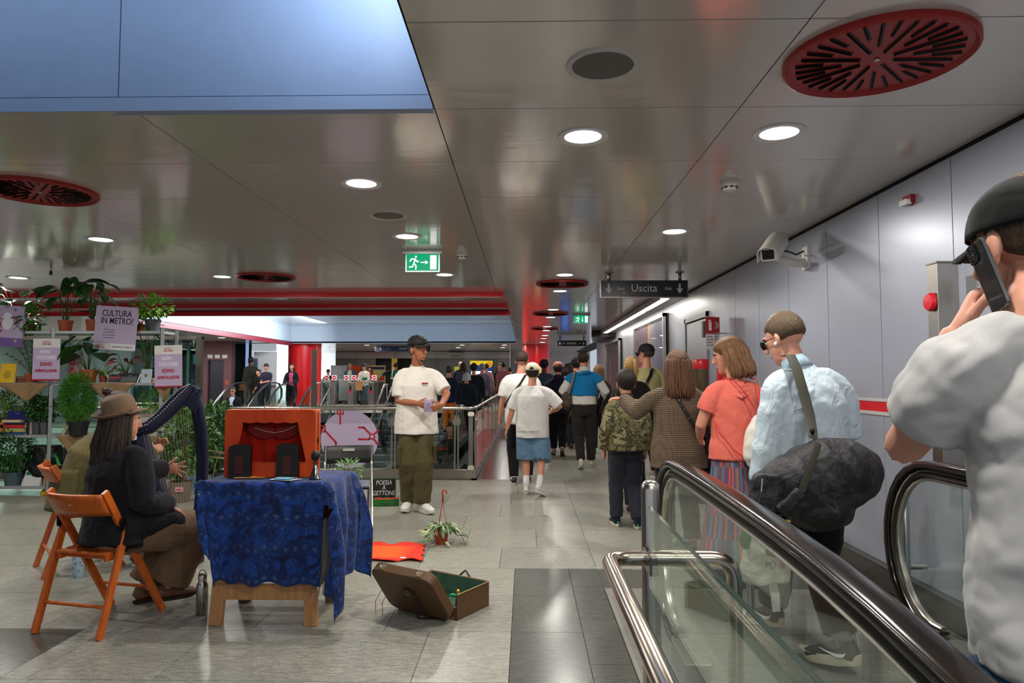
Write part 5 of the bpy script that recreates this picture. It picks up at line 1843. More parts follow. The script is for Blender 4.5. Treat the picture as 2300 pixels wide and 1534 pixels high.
class Person:
 def __init__(s, loc, face, h, label, group=None, w=1.0, fem=False, skin='light', near=1, joints=None, head=(0, 0, 0), feet=None, hands=None, elbow=None, knee=None, fine=None, hs=1.09):
  s.root = root('person', loc, label, 'person', math.radians(face), group)
  s.k = h / 1.75
  s.w = w
  s.fem = fem
  s.near = near
  s.vox = fine or {2: 0.0075, 1: 0.0105, 0: 0.018}[near]
  s.skin = M(SKIN[skin][0], kind='skin', color2=SKIN[skin][1])
  J = dict(pel=(0, 0, .94), che=(0, .0, 1.27), nek=(0, -.015, 1.475), hea=(0, .02, 1.635),
     shL=(-.168, -.012, 1.405), shR=(.168, -.012, 1.405), wrL=(-.235, .05, .865), wrR=(.235, .05, .865),
     hipL=(-.088, 0, .905), hipR=(.088, 0, .905), anL=(-.10, -.02, .085), anR=(.10, -.02, .085))
  if fem:
   for q in ('shL', 'shR'):
    J[q] = (J[q][0] * .90, J[q][1], J[q][2])
  inv = Matrix.Rotation(-math.radians(face), 4, 'Z') @ Matrix.Translation(-Vector(loc))
  for q, v in (joints or {}).items():
   if v[0] == 'p':
    J[q] = tuple((inv @ P(v[1], v[2], v[3])) / s.k)
   else:
    J[q] = v
  s.J = {q: Vector(v) * s.k for q, v in J.items()}
  for q in ('shL', 'shR', 'hipL', 'hipR'):
   if q not in (joints or {}):
    s.J[q].x *= (0.5 + 0.5 * w)
  k = s.k
  eh = dict(L=(-.35, -1, -.1), R=(.35, -1, -.1))
  eh.update(elbow or {})
  kh = dict(L=(-.05, 1, 0), R=(.05, 1, 0))
  kh.update(knee or {})
  for sd in 'LR':
   s.J['el' + sd], s.J['wr' + sd] = ik(s.J['sh' + sd], s.J['wr' + sd], .295 * k, .26 * k, eh[sd])
   s.J['kn' + sd], s.J['an' + sd] = ik(s.J['hip' + sd], s.J['an' + sd], .432 * k, .415 * k, kh[sd])
  s.feet = dict(L=(0, 0), R=(0, 0))
  s.feet.update(feet or {})
  s.hands = hands or {}
  y, p, r = [math.radians(a) for a in head]
  s.H = Matrix.Translation(s.J['hea']) @ Matrix.Rotation(y, 4, 'Z') @ Matrix.Rotation(p, 4, 'X') @ Matrix.Rotation(r, 4, 'Y') @ Matrix.Scale(k * hs, 4)
  s.hk = k * hs
  s._body()

 def spine(s, z):
  k = s.k
  J = s.J
  ax0, ax1 = (J['hipR'] - J['hipL']).normalized(), (J['shR'] - J['shL']).normalized()
  if z <= .94:
   dn = (J['che'] - J['pel']).normalized()
   return J['pel'] + dn * (z - .94) * k, ax0
  if z <= 1.27:
   t = (z - .94) / .33
   return J['pel'].lerp(J['che'], t), ax0.lerp(ax1, t).normalized()
  t = (z - 1.27) / .205
  return J['che'].lerp(J['nek'], t), ax1

 def torso(s, mb, z0, z1, ease=0.0, scale=1.0, minw=0.0, flare=0.0, n=20):
  pts, rad, side = [], [], []
  zs = sorted(set([z0, z1] + [q[0] for q in TS if z0 < q[0] < z1]))
  tz = [q[0] for q in TS]
  for z in zs:
   i = max(0, min(len(TS) - 2, next((j for j in range(len(TS) - 1) if TS[j + 1][0] >= z), len(TS) - 2)))
   t = max(0, min(1, (z - tz[i]) / (tz[i + 1] - tz[i])))
   a, b = [(TS[j][1] * (FEM[j] if s.fem else 1), TS[j][2] * (FEM[j] if s.fem else 1)) for j in (i, i + 1)]
   lat, dep = a[0] + (b[0] - a[0]) * t, a[1] + (b[1] - a[1]) * t
   ws = s.w if z < 1.38 else 1 + (s.w - 1) * 0.5
   lat, dep = lat * ws * scale, dep * ws * scale
   e = ease * (1 if z < 1.3 else max(0.25, 1 - (z - 1.3) / .2))
   if z < 1.3:
    lat, dep = max(lat, minw), max(dep, minw * 0.68)
   fl = flare * max(0, (1.1 - z)) / .3
   p, ax = s.spine(z)
   pts.append(p)
   rad.append(((lat + e + fl) * s.k, (dep + e + fl) * s.k))
   side.append(ax)
  mb.tube(pts, rad, n, side=side)
  return mb

 def arm(s, mb, sd, t1=2.0, r=(.052, .047, .040, .039, .027), t0=0.0, extra=0.0):
  J, k = s.J, s.k
  a, e, w_ = J['sh' + sd], J['el' + sd], J['wr' + sd]
  inn = a.lerp(s.spine(1.43)[0], 0.50)
  ts = [0.0, 0.5, 1.0, 1.35, 2.0]
  stops = sorted(set([t0, t1] + [t for t in ts if t0 < t < t1]))
  pts, rad = [], []
  wk = k * (0.6 + 0.4 * s.w)
  if t0 == 0.0:
   c_ = a.lerp(e, .38 if t1 > .42 else t1)
   ctl = a + (a - inn) * .10
   f1 = 1 if t1 > .3 else t1 / .3
   for q in (0, .2, .4, .6, .8):
    pts.append((inn * (1 - q) + ctl * q) * (1 - q) + (ctl * (1 - q) + c_ * q) * q)
    rad.append((r[0] * (.74 + .26 * q) + extra * (.15 + .75 * q) * f1) * wk)
  for t in stops:
   if t0 == 0.0 and t < min(.38, t1):
    continue
   p = a.lerp(e, t) if t <= 1 else e.lerp(w_, t - 1)
   i = max(0, min(3, next((j for j in range(4) if ts[j + 1] >= t), 3)))
   f = (t - ts[i]) / (ts[i + 1] - ts[i])
   pts.append(p)
   rad.append((r[i] + (r[i + 1] - r[i]) * f + extra) * wk)
  mb.tube(pts, rad, 14)
  return mb

 def leg(s, mb, sd, t1=2.0, r=(.088, .075, .056, .053, .036), extra=0.0, hem=None):
  J, k = s.J, s.k
  a, e, w_ = J['hip' + sd], J['kn' + sd], J['an' + sd]
  ts = [0.0, 0.45, 1.0, 1.35, 2.0]
  stops = [t for t in ts if t < t1] + [t1]
  pts, rad = [], []
  for t in stops:
   p = a.lerp(e, t) if t <= 1 else e.lerp(w_, min(t, 2.15) - 1)
   i = max(0, min(3, next((j for j in range(4) if ts[j + 1] >= t), 3)))
   f = (t - ts[i]) / (ts[i + 1] - ts[i])
   q = r[i] + (r[i + 1] - r[i]) * f + extra
   pts.append(p)
   rad.append(q * k * (0.5 + 0.5 * s.w))
  mb.tube(pts, rad, 16)
  return mb

 def hand(s, mb, sd, dirv=None, palm=None, curl=0.35, spread=0.0, thumb=0.5):
  k = s.k
  J = s.J
  w_ = J['wr' + sd]
  fore = (w_ - J['el' + sd]).normalized()
  d = Vector(dirv).normalized() if dirv is not None else fore
  sg = 1 if sd == 'R' else -1
  n = Vector(palm) if palm is not None else Vector((-sg, 0.25, 0))
  n = (n - d * n.dot(d))
  n = n.normalized() if n.length > 1e-4 else d.orthogonal()
  t = d.cross(n) * sg
  U = .95 * k

  def q(a, b, c):
   return w_ + (d * a + t * b + n * c) * U
  mb.tube([q(-.03, 0, 0), q(.0, 0, 0), q(.04, .002, .002), q(.08, .002, .003), q(.092, .002, .003)], [(.024 * U, .02 * U), (.028 * U, .019 * U), (.038 * U, .016 * U), (.041 * U, .014 * U), (.036 * U, .011 * U)], 12, side=t)
  for i, (off, L) in enumerate(((.029, .074), (.010, .082), (-.010, .077), (-.029, .060))):
   c = curl * (1 + 0.12 * i)
   base = q(.085, off, .003)
   a = 0.0
   p = base
   pts, rad = [q(.05, off * .9, .002), base], [.0085 * U, .0095 * U]
   fd = (d + t * spread * (1.5 - i) * 0.35).normalized()
   for j, sl in enumerate((.45, .32, .23)):
    a += c * (0.75 if j == 0 else 1.0)
    p = p + (fd * math.cos(a) + n * math.sin(a)) * L * sl * U
    pts.append(p)
    rad.append((.0088, .008, .0062)[j] * U)
   mb.tube(pts, rad, 8)
  p0, p1 = q(.012, .022, .006), q(.04, .045, .010 + .012 * thumb)
  td = (d * 0.75 + t * (0.65 - 0.5 * thumb) + n * 0.5 * thumb).normalized()
  p2 = p1 + td * .034 * U
  p3 = p2 + (td + n * 0.3 * thumb).normalized() * .028 * U
  mb.tube([p0, p1, p2, p3], [.014 * U, .0125 * U, .0105 * U, .0075 * U], 8)

 def _body(s):
  mb = MB()
  k = s.k
  s.torso(mb, .80, 1.49, scale=.88, n=16)
  nk = s.J['nek']
  mb.tube([nk - Vector((0, 0, .05 * k)), nk, s.H @ Vector((0, -.012, -.06)), s.H @ Vector((0, -.005, -.0))], [.066 * k, .058 * k, .053 * k, .05 * k], 14)
  for sd in 'LR':
   s.arm(mb, sd)
   s.leg(mb, sd, r=(.08, .068, .052, .050, .034))
   mb.tube([s.J['an' + sd], s.J['an' + sd] + s.foot_vec(sd)[0] * .10 * k - s.foot_vec(sd)[1] * .04 * k], .03 * k, 8)
   if s.near:
    s.hand(mb, sd, **s.hands.get(sd, {}))
   else:
    w_ = s.J['wr' + sd]
    d = (w_ - s.J['el' + sd]).normalized()
    mb.tube([w_, w_ + d * .09 * k, w_ + d * .16 * k], [.026 * k, .034 * k, .018 * k], 8)
  H = s.H
  mb.ell((0, -.014, .036), (.074, .094, .084), xf=H)
  mb.tube([H @ Vector(v) for v in ((0, .012, .05), (0, .03, 0), (0, .038, -.045), (0, .045, -.085), (0, .05, -.104))],
    [(.064 * k, .066 * k), (.066 * k, .062 * k), (.060 * k, .052 * k), (.043 * k, .042 * k), (.020 * k, .025 * k)], 16, side=H.to_3x3() @ Vector((1, 0, 0)))
  mb.tube([H @ Vector(v) for v in ((0, .086, .032), (0, .100, .008), (0, .113, -.020), (0, .100, -.028))], [.008 * k, .010 * k, .0125 * k, .010 * k], 8)
  mb.ell((0, .083, .040), (.050, .014, .010), xf=H)
  mb.ell((0, .078, -.052), (.025, .013, .006), 10, 6, xf=H)
  mb.ell((0, .076, -.062), (.021, .013, .006), 10, 6, xf=H)
  mb.ell((0, .062, -.090), (.026, .022, .020), 12, 8, xf=H)
  for sx in (-1, 1):
   E = H @ Matrix.Translation((sx * .076, -.006, .0)) @ Matrix.Rotation(sx * .35, 4, 'Z')
   mb.ell((0, 0, .004), (.010, .018, .032), 10, 8, xf=E)
   mb.ell((0, .002, -.020), (.009, .011, .014), 8, 6, xf=E)
  s.body = soft(mb, 'body', s.skin, s.root, s.vox, 2 if s.near else 1)
  if s.near:
   s.face()

 def face(s, brow='#2a1a12', lips='#a3564a', iris='#2c1c12'):
  H, k = s.H, s.k
  for sx in (-1, 1):
   e = MB().ell((sx * .031, .0725, .012), (.0120, .0105, .0062), 12, 8, H).build('eye', M('#d8d2cc', 0.2), s.root, smooth=True)
   MB().ell((sx * .032, .0815, .012), (.0060, .0032, .0058), 10, 6, H).build('iris', M(iris, 0.15), e, smooth=True)
   MB().tube([H @ Vector((sx * .013, .0935, .033)), H @ Vector((sx * .03, .090, .039)), H @ Vector((sx * .05, .074, .033))], [.0032 * k, .0042 * k, .0025 * k], 6).build('eyebrow', M(brow, 0.8), s.root, smooth=True)
  MB().tube([H @ Vector(v) for v in ((-.022, .0815, -.058), (-.008, .0885, -.056), (.008, .0885, -.056), (.022, .0815, -.058))], [.003 * k, .0055 * k, .0055 * k, .003 * k], 8).build('lips', M(lips, 0.5), s.root, smooth=True)

 def foot_vec(s, sd):
  yaw, pitch = [math.radians(a) for a in s.feet[sd]]
  f = Vector((math.sin(yaw) * (1 if sd == 'R' else -1), math.cos(yaw), 0))
  up = Vector((0, 0, 1))
  f2 = f * math.cos(pitch) - up * math.sin(pitch)
  u2 = up * math.cos(pitch) + f * math.sin(pitch)
  return f2, u2

 def top(s, mat, hem=.80, sleeve=0.9, ease=.022, arm_ease=.022, name='shirt', neck=1.47, minw=0.0, flare=0.0, wr=.005, cuff=None, sleeves='LR', vox=None, arm_r=None):
  mb = MB()
  s.torso(mb, hem, neck, ease, minw=minw, flare=flare)
  for sd in sleeves:
   r = arm_r or (.060, .056, .052, .050, .040)
   s.arm(mb, sd, sleeve, r=r, extra=arm_ease)
  o = soft(mb, name, mat, s.root, vox or max(s.vox * 1.25, .0095), 2, wr * s.k)
  s.shirt = o
  return o

 def collar(s, mat, r=.072, h=.035, name='collar'):
  p = s.J['nek']
  u = (s.J['hea'] - s.J['nek']).normalized()
  k = s.k
  mb = MB().tube([p - u * .025 * k, p + u * h * .3 * k, p + u * h * k], [(r * 1.15 * k), r * k, r * .95 * k], 20, caps=False)
  return mb.build(name, mat, s.shirt, smooth=True, solid=.006)

 def trousers(s, mat, hem=1.93, waist=1.03, r=(.104, .098, .082, .078, .068), name='trousers', ease=.012, wr=.006, voxel=None, low=.80):
  mb = MB()
  s.torso(mb, low, waist, ease)
  for sd in 'LR':
   s.leg(mb, sd, hem, r)
  s.pants = soft(mb, name, mat, s.root, voxel or max(s.vox * 1.3, .0095), 2, wr * s.k)
  return s.pants

 def skirt(s, mat, z1=.25, r1=(.30, .24), name='skirt', shift=(0, 0)):
  k = s.k
  p0, ax = s.spine(1.04)
  n = 60
  b = MB()

  def f(u, v):
   q = 2 * PI * u
   lat = .155 + (r1[0] - .155) * v ** 1.25
   dep = .125 + (r1[1] - .125) * v ** 1.25
   m = 1 + .045 * math.sin(q * 13) * v + .03 * math.sin(q * 7 + 1) * v
   return (p0.x + lat * m * math.cos(q) * k + shift[0] * v, p0.y + dep * m * math.sin(q) * k + shift[1] * v, (1.04 + (z1 - 1.04) * v) * k)
  b.grid(f, 90, 16)
  return b.build(name, mat, s.root, smooth=True, solid=.004)

 def shoes(s, upper, sole, sole_h=.03, sock=None, big=1.0, swoosh=None, sock_h=.12, chunky=0.0):
  k = s.k * big
  for sd in 'LR':
   f, u = s.foot_vec(sd)
   a = s.J['an' + sd]
   lat = f.cross(u)
   g = a - u * .083 * s.k

   def q(x, y, z):
    return g + (f * x + lat * y + u * z) * k
   mb = MB()
   mb.tube([q(-.058, 0, .045), q(-.05, 0, .052), q(-.01, 0, .056), q(.05, 0, .052), (q(.11, 0, .042)), q(.16, 0, .033), q(.192, 0, .028)],
     [(.020 * k, .02 * k), (.032 * k, .036 * k), (.036 * k, .042 * k), (.040 * k, .038 * k), (.044 * k, .030 * k), (.038 * k, .024 * k), (.018 * k, .014 * k)], 14, side=lat)
   mb.tube([q(-.012, 0, .05), q(-.014, 0, .105)], [(.036 * k, .045 * k), (.035 * k, .042 * k)], 14, side=lat)
   o = soft(mb, 'shoe', upper, s.root, .006 if s.near else .014, 1)
   pts = []
   for i in range(28):
    t = 2 * PI * i / 28
    x = .066 + .135 * math.cos(t)
    wd = .040 + .008 * math.cos(t - .5) if math.sin(t) * (1 if sd == 'R' else -1) > 0 else .040 + .004 * math.cos(t)
    pts.append((x, wd * math.sin(t) * (1 - .25 * (math.cos(t) < -.6))))
   b = MB()
   vs = []
   for zz, sc_ in ((0.0, .95), (.006, 1.0), (sole_h, 1.02 + chunky)):
    for x, y in pts:
     lift = .014 * max(0, (x - .14) / .06) ** 2 + .02 * chunky * 5 * max(0, -x / .06)
     vs.append(q((x - .066) * sc_ + .066, y * sc_, zz + lift))
   n = len(pts)
   fs = [tuple(range(n))[::-1], tuple(range(2 * n, 3 * n))]
   for j in range(2):
    fs += [(j * n + i, j * n + (i + 1) % n, (j + 1) * n + (i + 1) % n, (j + 1) * n + i) for i in range(n)]
   b.add(vs, fs)
   b.build('sole', sole, o, smooth=40)
   if swoosh is not None:
    for side_ in (-1, 1):
     b = MB()
     pr = [(-.035, .060, .004), (-.02, .048, .012), (.01, .046, .013), (.05, .056, .007), (.085, .070, .001)]
     top_ = [q(x, side_ * (.045 if x < .03 else .043), z + h_ / 2) for x, z, h_ in pr]
     bot = [q(x, side_ * (.045 if x < .03 else .043), z - h_ / 2) for x, z, h_ in pr]
     nn = len(pr)
     b.add(top_ + bot, [(i, i + 1, nn + i + 1, nn + i) for i in range(nn - 1)])
     b.build('logo', swoosh, o, solid=.002)
   if sock is not None:
    MB().tube([q(-.012, 0, .07), a + (s.J['kn' + sd] - a).normalized() * sock_h * k], [.042 * k, .043 * k], 14).build('sock', sock, s.root, smooth=True)

 def hair(s, col1, col2, style='short', length=.2, top=1.0, back=-.07, bulk=1.0, wavy=0):
  H, k = s.H, s.k
  mat = M(col1, kind='hair', color2=col2)
  b = MB()
  nu, nv = 40, 24
  rx, ry, rz = .081 * bulk, .101 * bulk, .094 * bulk * top
  vs = []
  rr = random.Random(len(col1) + int(length * 100))
  for j in range(nv + 1):
   t = PI * j / nv - PI / 2
   for i in range(nu):
    q = 2 * PI * i / nu
    x, y, z = rx * math.cos(t) * math.cos(q), -.017 + ry * math.cos(t) * math.sin(q), .040 + rz * math.sin(t)
    fr = (y + .017) / ry
    line = .072 if fr > .55 else (.072 + (-.005 - .072) * min(1, (.55 - fr) / .45) if fr > .1 else (-.005 + (back + .005) * min(1, (.1 - fr) / .5)))
    sc = 1.0 + .02 * math.sin(q * 9 + z * 60) * (style in ('curly', 'afro')) + .012 * noise.noise((x * 40, y * 40, z * 40))
    if z < line:
     sc = max(.80, 1 - (line - z) * 9)
    vs.append((x * sc, (y + .017) * sc - .017, (z - .04) * sc + .04))
  fs = [(j * nu + i, j * nu + (i + 1) % nu, (j + 1) * nu + (i + 1) % nu, (j + 1) * nu + i) for j in range(nv) for i in range(nu)]
  b.add(vs, fs, H)

  def lock(pts, r):
   b.tube([H @ Vector(p) for p in pts], [(q[0] * k, q[1] * k) for q in r], 7, side=None)
  if style in ('long', 'bob'):
   n = 46
   for i in range(n):
    an = PI * (0.98 + 1.04 * i / (n - 1)) if style == 'long' else PI * (0.93 + 1.14 * i / (n - 1))
    cx, sy = math.cos(an), math.sin(an)
    L = length * rr.uniform(.92, 1.05)
    o_ = rr.uniform(-.006, .008)
    fl = .018 if style == 'bob' else .012
    wv, ph = (.012 if wavy else .004), rr.uniform(0, 6)
    x0, y0 = cx * (.084 + o_) * bulk, -.012 + sy * (.098 + o_) * bulk
    lock([(cx * .055, -.015 + sy * .065, .112), (x0, y0, .045), (x0 * 1.06, y0 - .006, -.03)] + [(x0 * (1.08 + fl * 2 + .25 * wavy * q) + wv * math.sin(ph + q * 9), y0 - .012 - fl * .5 + wv * math.cos(ph + q * 8), -.03 - L * q) for q in (.3, .55, .8)] + [(x0 * (1.02 + fl + .25 * wavy) + rr.uniform(-.01, .01), y0 - .01 + rr.uniform(-.012, .012), -.03 - L)],
      [(.012, .008), (.016, .011), (.017, .012), (.016, .012), (.014, .011), (.011, .008), (.003, .003)])
  if style == 'ponytail':
   lock([(0, -.10, .085), (0, -.135, .08), (0, -.155, .03), (.004, -.15, -.05), (0, -.135, -.05 - length)], [(.02, .02), (.026, .022), (.034, .026), (.03, .022), (.006, .006)])
   for i in range(10):
    o_ = rr.uniform(-.02, .02)
    lock([(o_ * .5, -.13, .085), (o_, -.165, .03), (o_ * 1.2, -.165, -.05), (o_, -.14, -.07 - length * rr.uniform(.8, 1))], [(.008, .008), (.011, .009), (.01, .008), (.003, .003)])
  if style == 'bun':
   b.ell((0, -.10, .11), (.036, .036, .03), xf=H)
   for i in range(12):
    lock([(rr.uniform(-.03, .03), -.10, .12), (rr.uniform(-.06, .06), -.12 + rr.uniform(-.03, .02), .13 + rr.uniform(-.03, .02))], [(.01, .008), (.003, .003)])
  if style in ('afro', 'curly'):
   for i in range(60):
    q, t = rr.uniform(0, 2 * PI), rr.uniform(-.15, 1.4)
    x, y, z = rx * math.cos(t) * math.cos(q), -.017 + ry * math.cos(t) * math.sin(q), .04 + rz * math.sin(t)
    if y > .06 and z < .07:
     continue
    b.ell((x, y, z), (.02, .02, .018), 7, 5, H)
  if style == 'quiff':
   for i in range(40):
    x0 = rr.uniform(-.055, .055)
    y0 = rr.uniform(-.085, .02)
    lock([(x0, y0, .10), (x0 * 1.05, y0 + .006, .122), (x0 * 1.1 + rr.uniform(-.01, .01), y0 + .014, .134)], [(.014, .014), (.012, .012), (.004, .004)])
  o = b.build('hair', mat, s.root, smooth=True)
  return o

 def cap(s, mat, turn=0, visor=None, tilt=0.0, strap=None, z0=.058, name='cap', hole=None):
  C = s.H @ Matrix.Translation((0, -.012, z0)) @ Matrix.Rotation(math.radians(turn), 4, 'Z') @ Matrix.Rotation(tilt, 4, 'X')
  b = MB()
  nu, nv = 36, 10
  vs, fs = [], []
  for j in range(nv + 1):
   t = PI / 2 * j / nv
   for i in range(nu):
    q = 2 * PI * i / nu
    seam = 1 - .012 * max(0, 1 - abs(((q / (PI / 3)) % 1) - .5) * 2 > .9)
    vs.append((.090 * math.cos(t) ** .75 * math.cos(q) * seam, .108 * math.cos(t) ** .75 * math.sin(q) * seam, -.012 + .098 * math.sin(t) ** 1.0))
  for j in range(nv):
   for i in range(nu):
    fs.append((j * nu + i, j * nu + (i + 1) % nu, (j + 1) * nu + (i + 1) % nu, (j + 1) * nu + i))
  b.add(vs, fs, C)
  o = b.build(name, mat, s.root, smooth=True, solid=.003 * s.k)
  MB().ell((0, 0, .088), (.008, .008, .005), 8, 5, C).build('button', mat, o, smooth=True)
  v = MB()
  v.grid(lambda u, w_: (((u - .5) * 2) * .080 * (1 - .18 * w_), .088 * math.sqrt(max(0, 1 - ((u - .5) * 1.75) ** 2)) + .075 * w_ * (1 - .35 * (2 * u - 1) ** 2), -.010 - .018 * w_ - .022 * (2 * u - 1) ** 2), 14, 5)
  m = MB().add(v.v, v.f, C)
  m.build('visor', visor or mat, o, smooth=True, solid=.004 * s.k)
  if hole is not None:
   h_ = MB()
   h_.grid(lambda u, w_: (-.034 + .068 * u, -.111 + .010 * (2 * u - 1) ** 2, -.004 + (.034 * math.sin(PI * u)) * w_), 10, 3)
   MB().add(h_.v, h_.f, C).build('opening', hole, o, smooth=True, solid=.001)
   MB().tube([C @ Vector((.045 * math.cos(a), -.012 - .103 * math.sin(a) if False else -.105 + .012 * abs(math.cos(a)), -.008)) for a in (0, PI / 4, PI / 2, 3 * PI / 4, PI)], [(.004 * s.k, .009 * s.k)] * 5, 6).build('strap', strap or mat, o)
  return o

 def strap(s, pts, w_, mat, name='strap', parent=None):
  """band lying on the body; pts in metres, body frame of a 1.75 m figure"""
  q = [Vector(p) * s.k for p in pts]
  mb = MB()
  vs = []
  nrm = []
  for i, p in enumerate(q):
   t = (q[min(i + 1, len(q) - 1)] - q[max(i - 1, 0)]).normalized()
   z = max(.8 * s.k, min(1.47 * s.k, p.z))
   c, ax = s.spine(z / s.k)
   out = (p - c)
   out.z *= .3
   if p.z > 1.40 * s.k:
    out = out * .3 + Vector((0, 0, 1)) * .3
   out = (out - t * out.dot(t)).normalized()
   nrm.append((p, t.cross(out).normalized(), out))
  for p, a, o_ in nrm:
   for da, do in ((-.5, 0), (.5, 0), (.5, .004), (-.5, .004)):
    vs.append(p + a * da * w_ + o_ * do)
  fs = []
  for i in range(len(q) - 1):
   for j in range(4):
    fs.append((i * 4 + j, i * 4 + (j + 1) % 4, (i + 1) * 4 + (j + 1) % 4, (i + 1) * 4 + j))
  mb.add(vs, fs)
  return mb.build(name, mat, parent or s.root, smooth=40)

 def glasses(s, mat, lens, up=0.0, back=0.0):
  H, k = s.H, s.k
  o = None
  fr = MB()
  for sx in (-1, 1):
   fr.tube([H @ Vector((sx * (.033 + .026 * math.cos(q * PI / 8)), .101 - .004 * abs(math.cos(q * PI / 8)) + back, .010 + up + .021 * math.sin(q * PI / 8))) for q in range(16)], .0022 * k, 5, closed=True)
   fr.tube([H @ Vector((sx * .058, .098 + back, .016 + up)), H @ Vector((sx * .079, .04 + back, .016 + up)), H @ Vector((sx * .083, -.01 + back, .012 + up))], .0022 * k, 5)
  fr.tube([H @ Vector((-.008, .103 + back, .014 + up)), H @ Vector((.008, .103 + back, .014 + up))], .002 * k, 5)
  o = fr.build('glasses', mat, s.root)
  ln = MB()
  for sx in (-1, 1):
   ln.ell((sx * .033, .099 + back, .010 + up), (.025, .0015, .020), 12, 6, H)
  ln.build('lens', lens, o, smooth=True)
  return o


def thing_at(person, name, label, cat):
 """a bag or object carried by a person: top-level, standing in that person's frame"""
 return root(name, person.root.location, label, cat, person.root.rotation_euler.z)
def cl(c, c2='#000000', **k):
 return M(c, kind='cloth', color2=c2, **k)


WSOLE = M('#d9d4c8', 0.6)
BLK = cl('#141315', '#050505')
NIKE = M('#e4e4e2', 0.4)

# ---------------------------------------------------------------- 1 young man with the lilac tin
L0 = Vector((P(936, 850, 7.5).x, 7.5, 0))
p = Person(L0, 192, 1.84, 'person standing in a white T-shirt and olive cargo trousers, black cap, holding a lilac tin', skin='tan', near=2, fine=.006, w=.93,
   joints=dict(wrR=('p', 938, 906, 7.27), wrL=('p', 991, 911, 7.18), anR=('p', 919, 1125, 7.52), anL=('p', 947, 1130, 7.42), hea=(-.01, .03, 1.635)),
   head=(38, -2, 0), feet=dict(R=(18, 0), L=(28, 0)), elbow=dict(R=(.8, -.7, -.3), L=(-.9, -.5, -.3)),
   hands=dict(R=dict(dirv=(-.75, .55, -.25), palm=(-.5, -.75, .2), curl=.45, thumb=.3), L=dict(dirv=(.75, .5, -.3), palm=(.55, -.75, .2), curl=.45, thumb=.3)))
p.top(cl('#ddd6cb', '#b3aa9c', wstr=.35), hem=.785, sleeve=.84, ease=.030, arm_ease=.024, name='t_shirt', minw=.178, flare=.022, wr=.006)
p.collar(cl('#d9d2c6'), r=.064, h=.012)
p.trousers(cl('#4d452c', '#332d1b'), hem=1.97, r=(.094, .104, .102, .100, .092), wr=.009)
p.shoes(M('#dedbd3', 0.45), M('#e6e3dc', 0.45), big=1.12)
p.cap(M('#1b1a18', 0.75), tilt=.10, z0=.064)
p.hair('#15100d', '#2a201a', back=-.05)
b = MB()
b.tube([p.H @ Vector(v) for v in ((-.030, .060, -.080), (-.014, .074, -.094), (.014, .074, -.094), (.030, .060, -.080))], [(.005, .006), (.012, .014), (.012, .014), (.005, .006)], 8)
b.build('beard', M('#1d130e', kind='hair', color2='#33241a'), p.root, smooth=True)
q = MB()
C = p.H @ Matrix.Translation((0, -.012, .064)) @ Matrix.Rotation(.10, 4, 'X')
pr = [(-.035, .060, .002), (-.022, .048, .009), (-.004, .046, .009), (.016, .054, .005), (.036, .066, .001)]


def capf(x, z):
 r = math.cos(math.asin(min(.99, max(0, (z + .012) / .098)))) ** .75
 return C @ Vector((x, .110 * r * math.sqrt(max(0, 1 - (x / (.09 * r)) ** 2)) + .003, z))


tp = [capf(x, z + h_ / 2) for x, z, h_ in pr]
bt = [capf(x, z - h_ / 2) for x, z, h_ in pr]
q.add(tp + bt, [(i, i + 1, 6 + i, 5 + i) for i in range(4)])
q.build('cap_logo', M('#8d8d8a', 0.4), p.root, solid=.002)
for sd, sx in (('R', 1), ('L', -1)):
 e, h_ = p.J['kn' + sd], p.J['hip' + sd]
 c = h_.lerp(e, .80) + Vector((sx * .105, 0, 0))
 MB().rbox((-.018, -.075, -.10), (.018, .075, .10), .012, Matrix.Translation(c), axis=0).build('cargo_pocket', cl('#484029', '#332d1b'), p.pants, bevel=.006)
MB().box((-.036, 0, -.008), (.036, .004, .008)).build('chest_mark', M('#9c1420', 0.6), p.shirt, loc=Vector((-.075, .148, 1.30)) * p.k, rot=(.1, 0, .28))
o = root('lilac_tin', P(963, 911, 7.14) + Vector((0, 0, 0)), 'small lilac cardboard cylinder held in both hands by the young man', 'tin', 0.2)
MB().lathe([(.048, -.065), (.05, -.06), (.05, .06), (.048, .065)], 28).build('body', M('#a894b4', 0.55), o, smooth=40)
MB().lathe([(.0505, .045), (.0505, .066), (0, .067)], 28).build('lid', M('#b7a6c2', 0.5), o, smooth=40)
for k_ in range(5):
 MB().box((-.022, -.0515, -.04 + .016 * k_), (.02 - .006 * (k_ % 2), -.0495, -.035 + .016 * k_)).build('print_line', M('#7c6690', 0.6), o, rot=(0, 0, -.1))
MB().lathe([(.006, 0), (0, .002)], 10, xf=Matrix.Translation((.026, -.0445, -.005)) @ Matrix.Rotation(PI / 2, 4, 'X')).build('dot', M('#4d3a5c', .6), o)

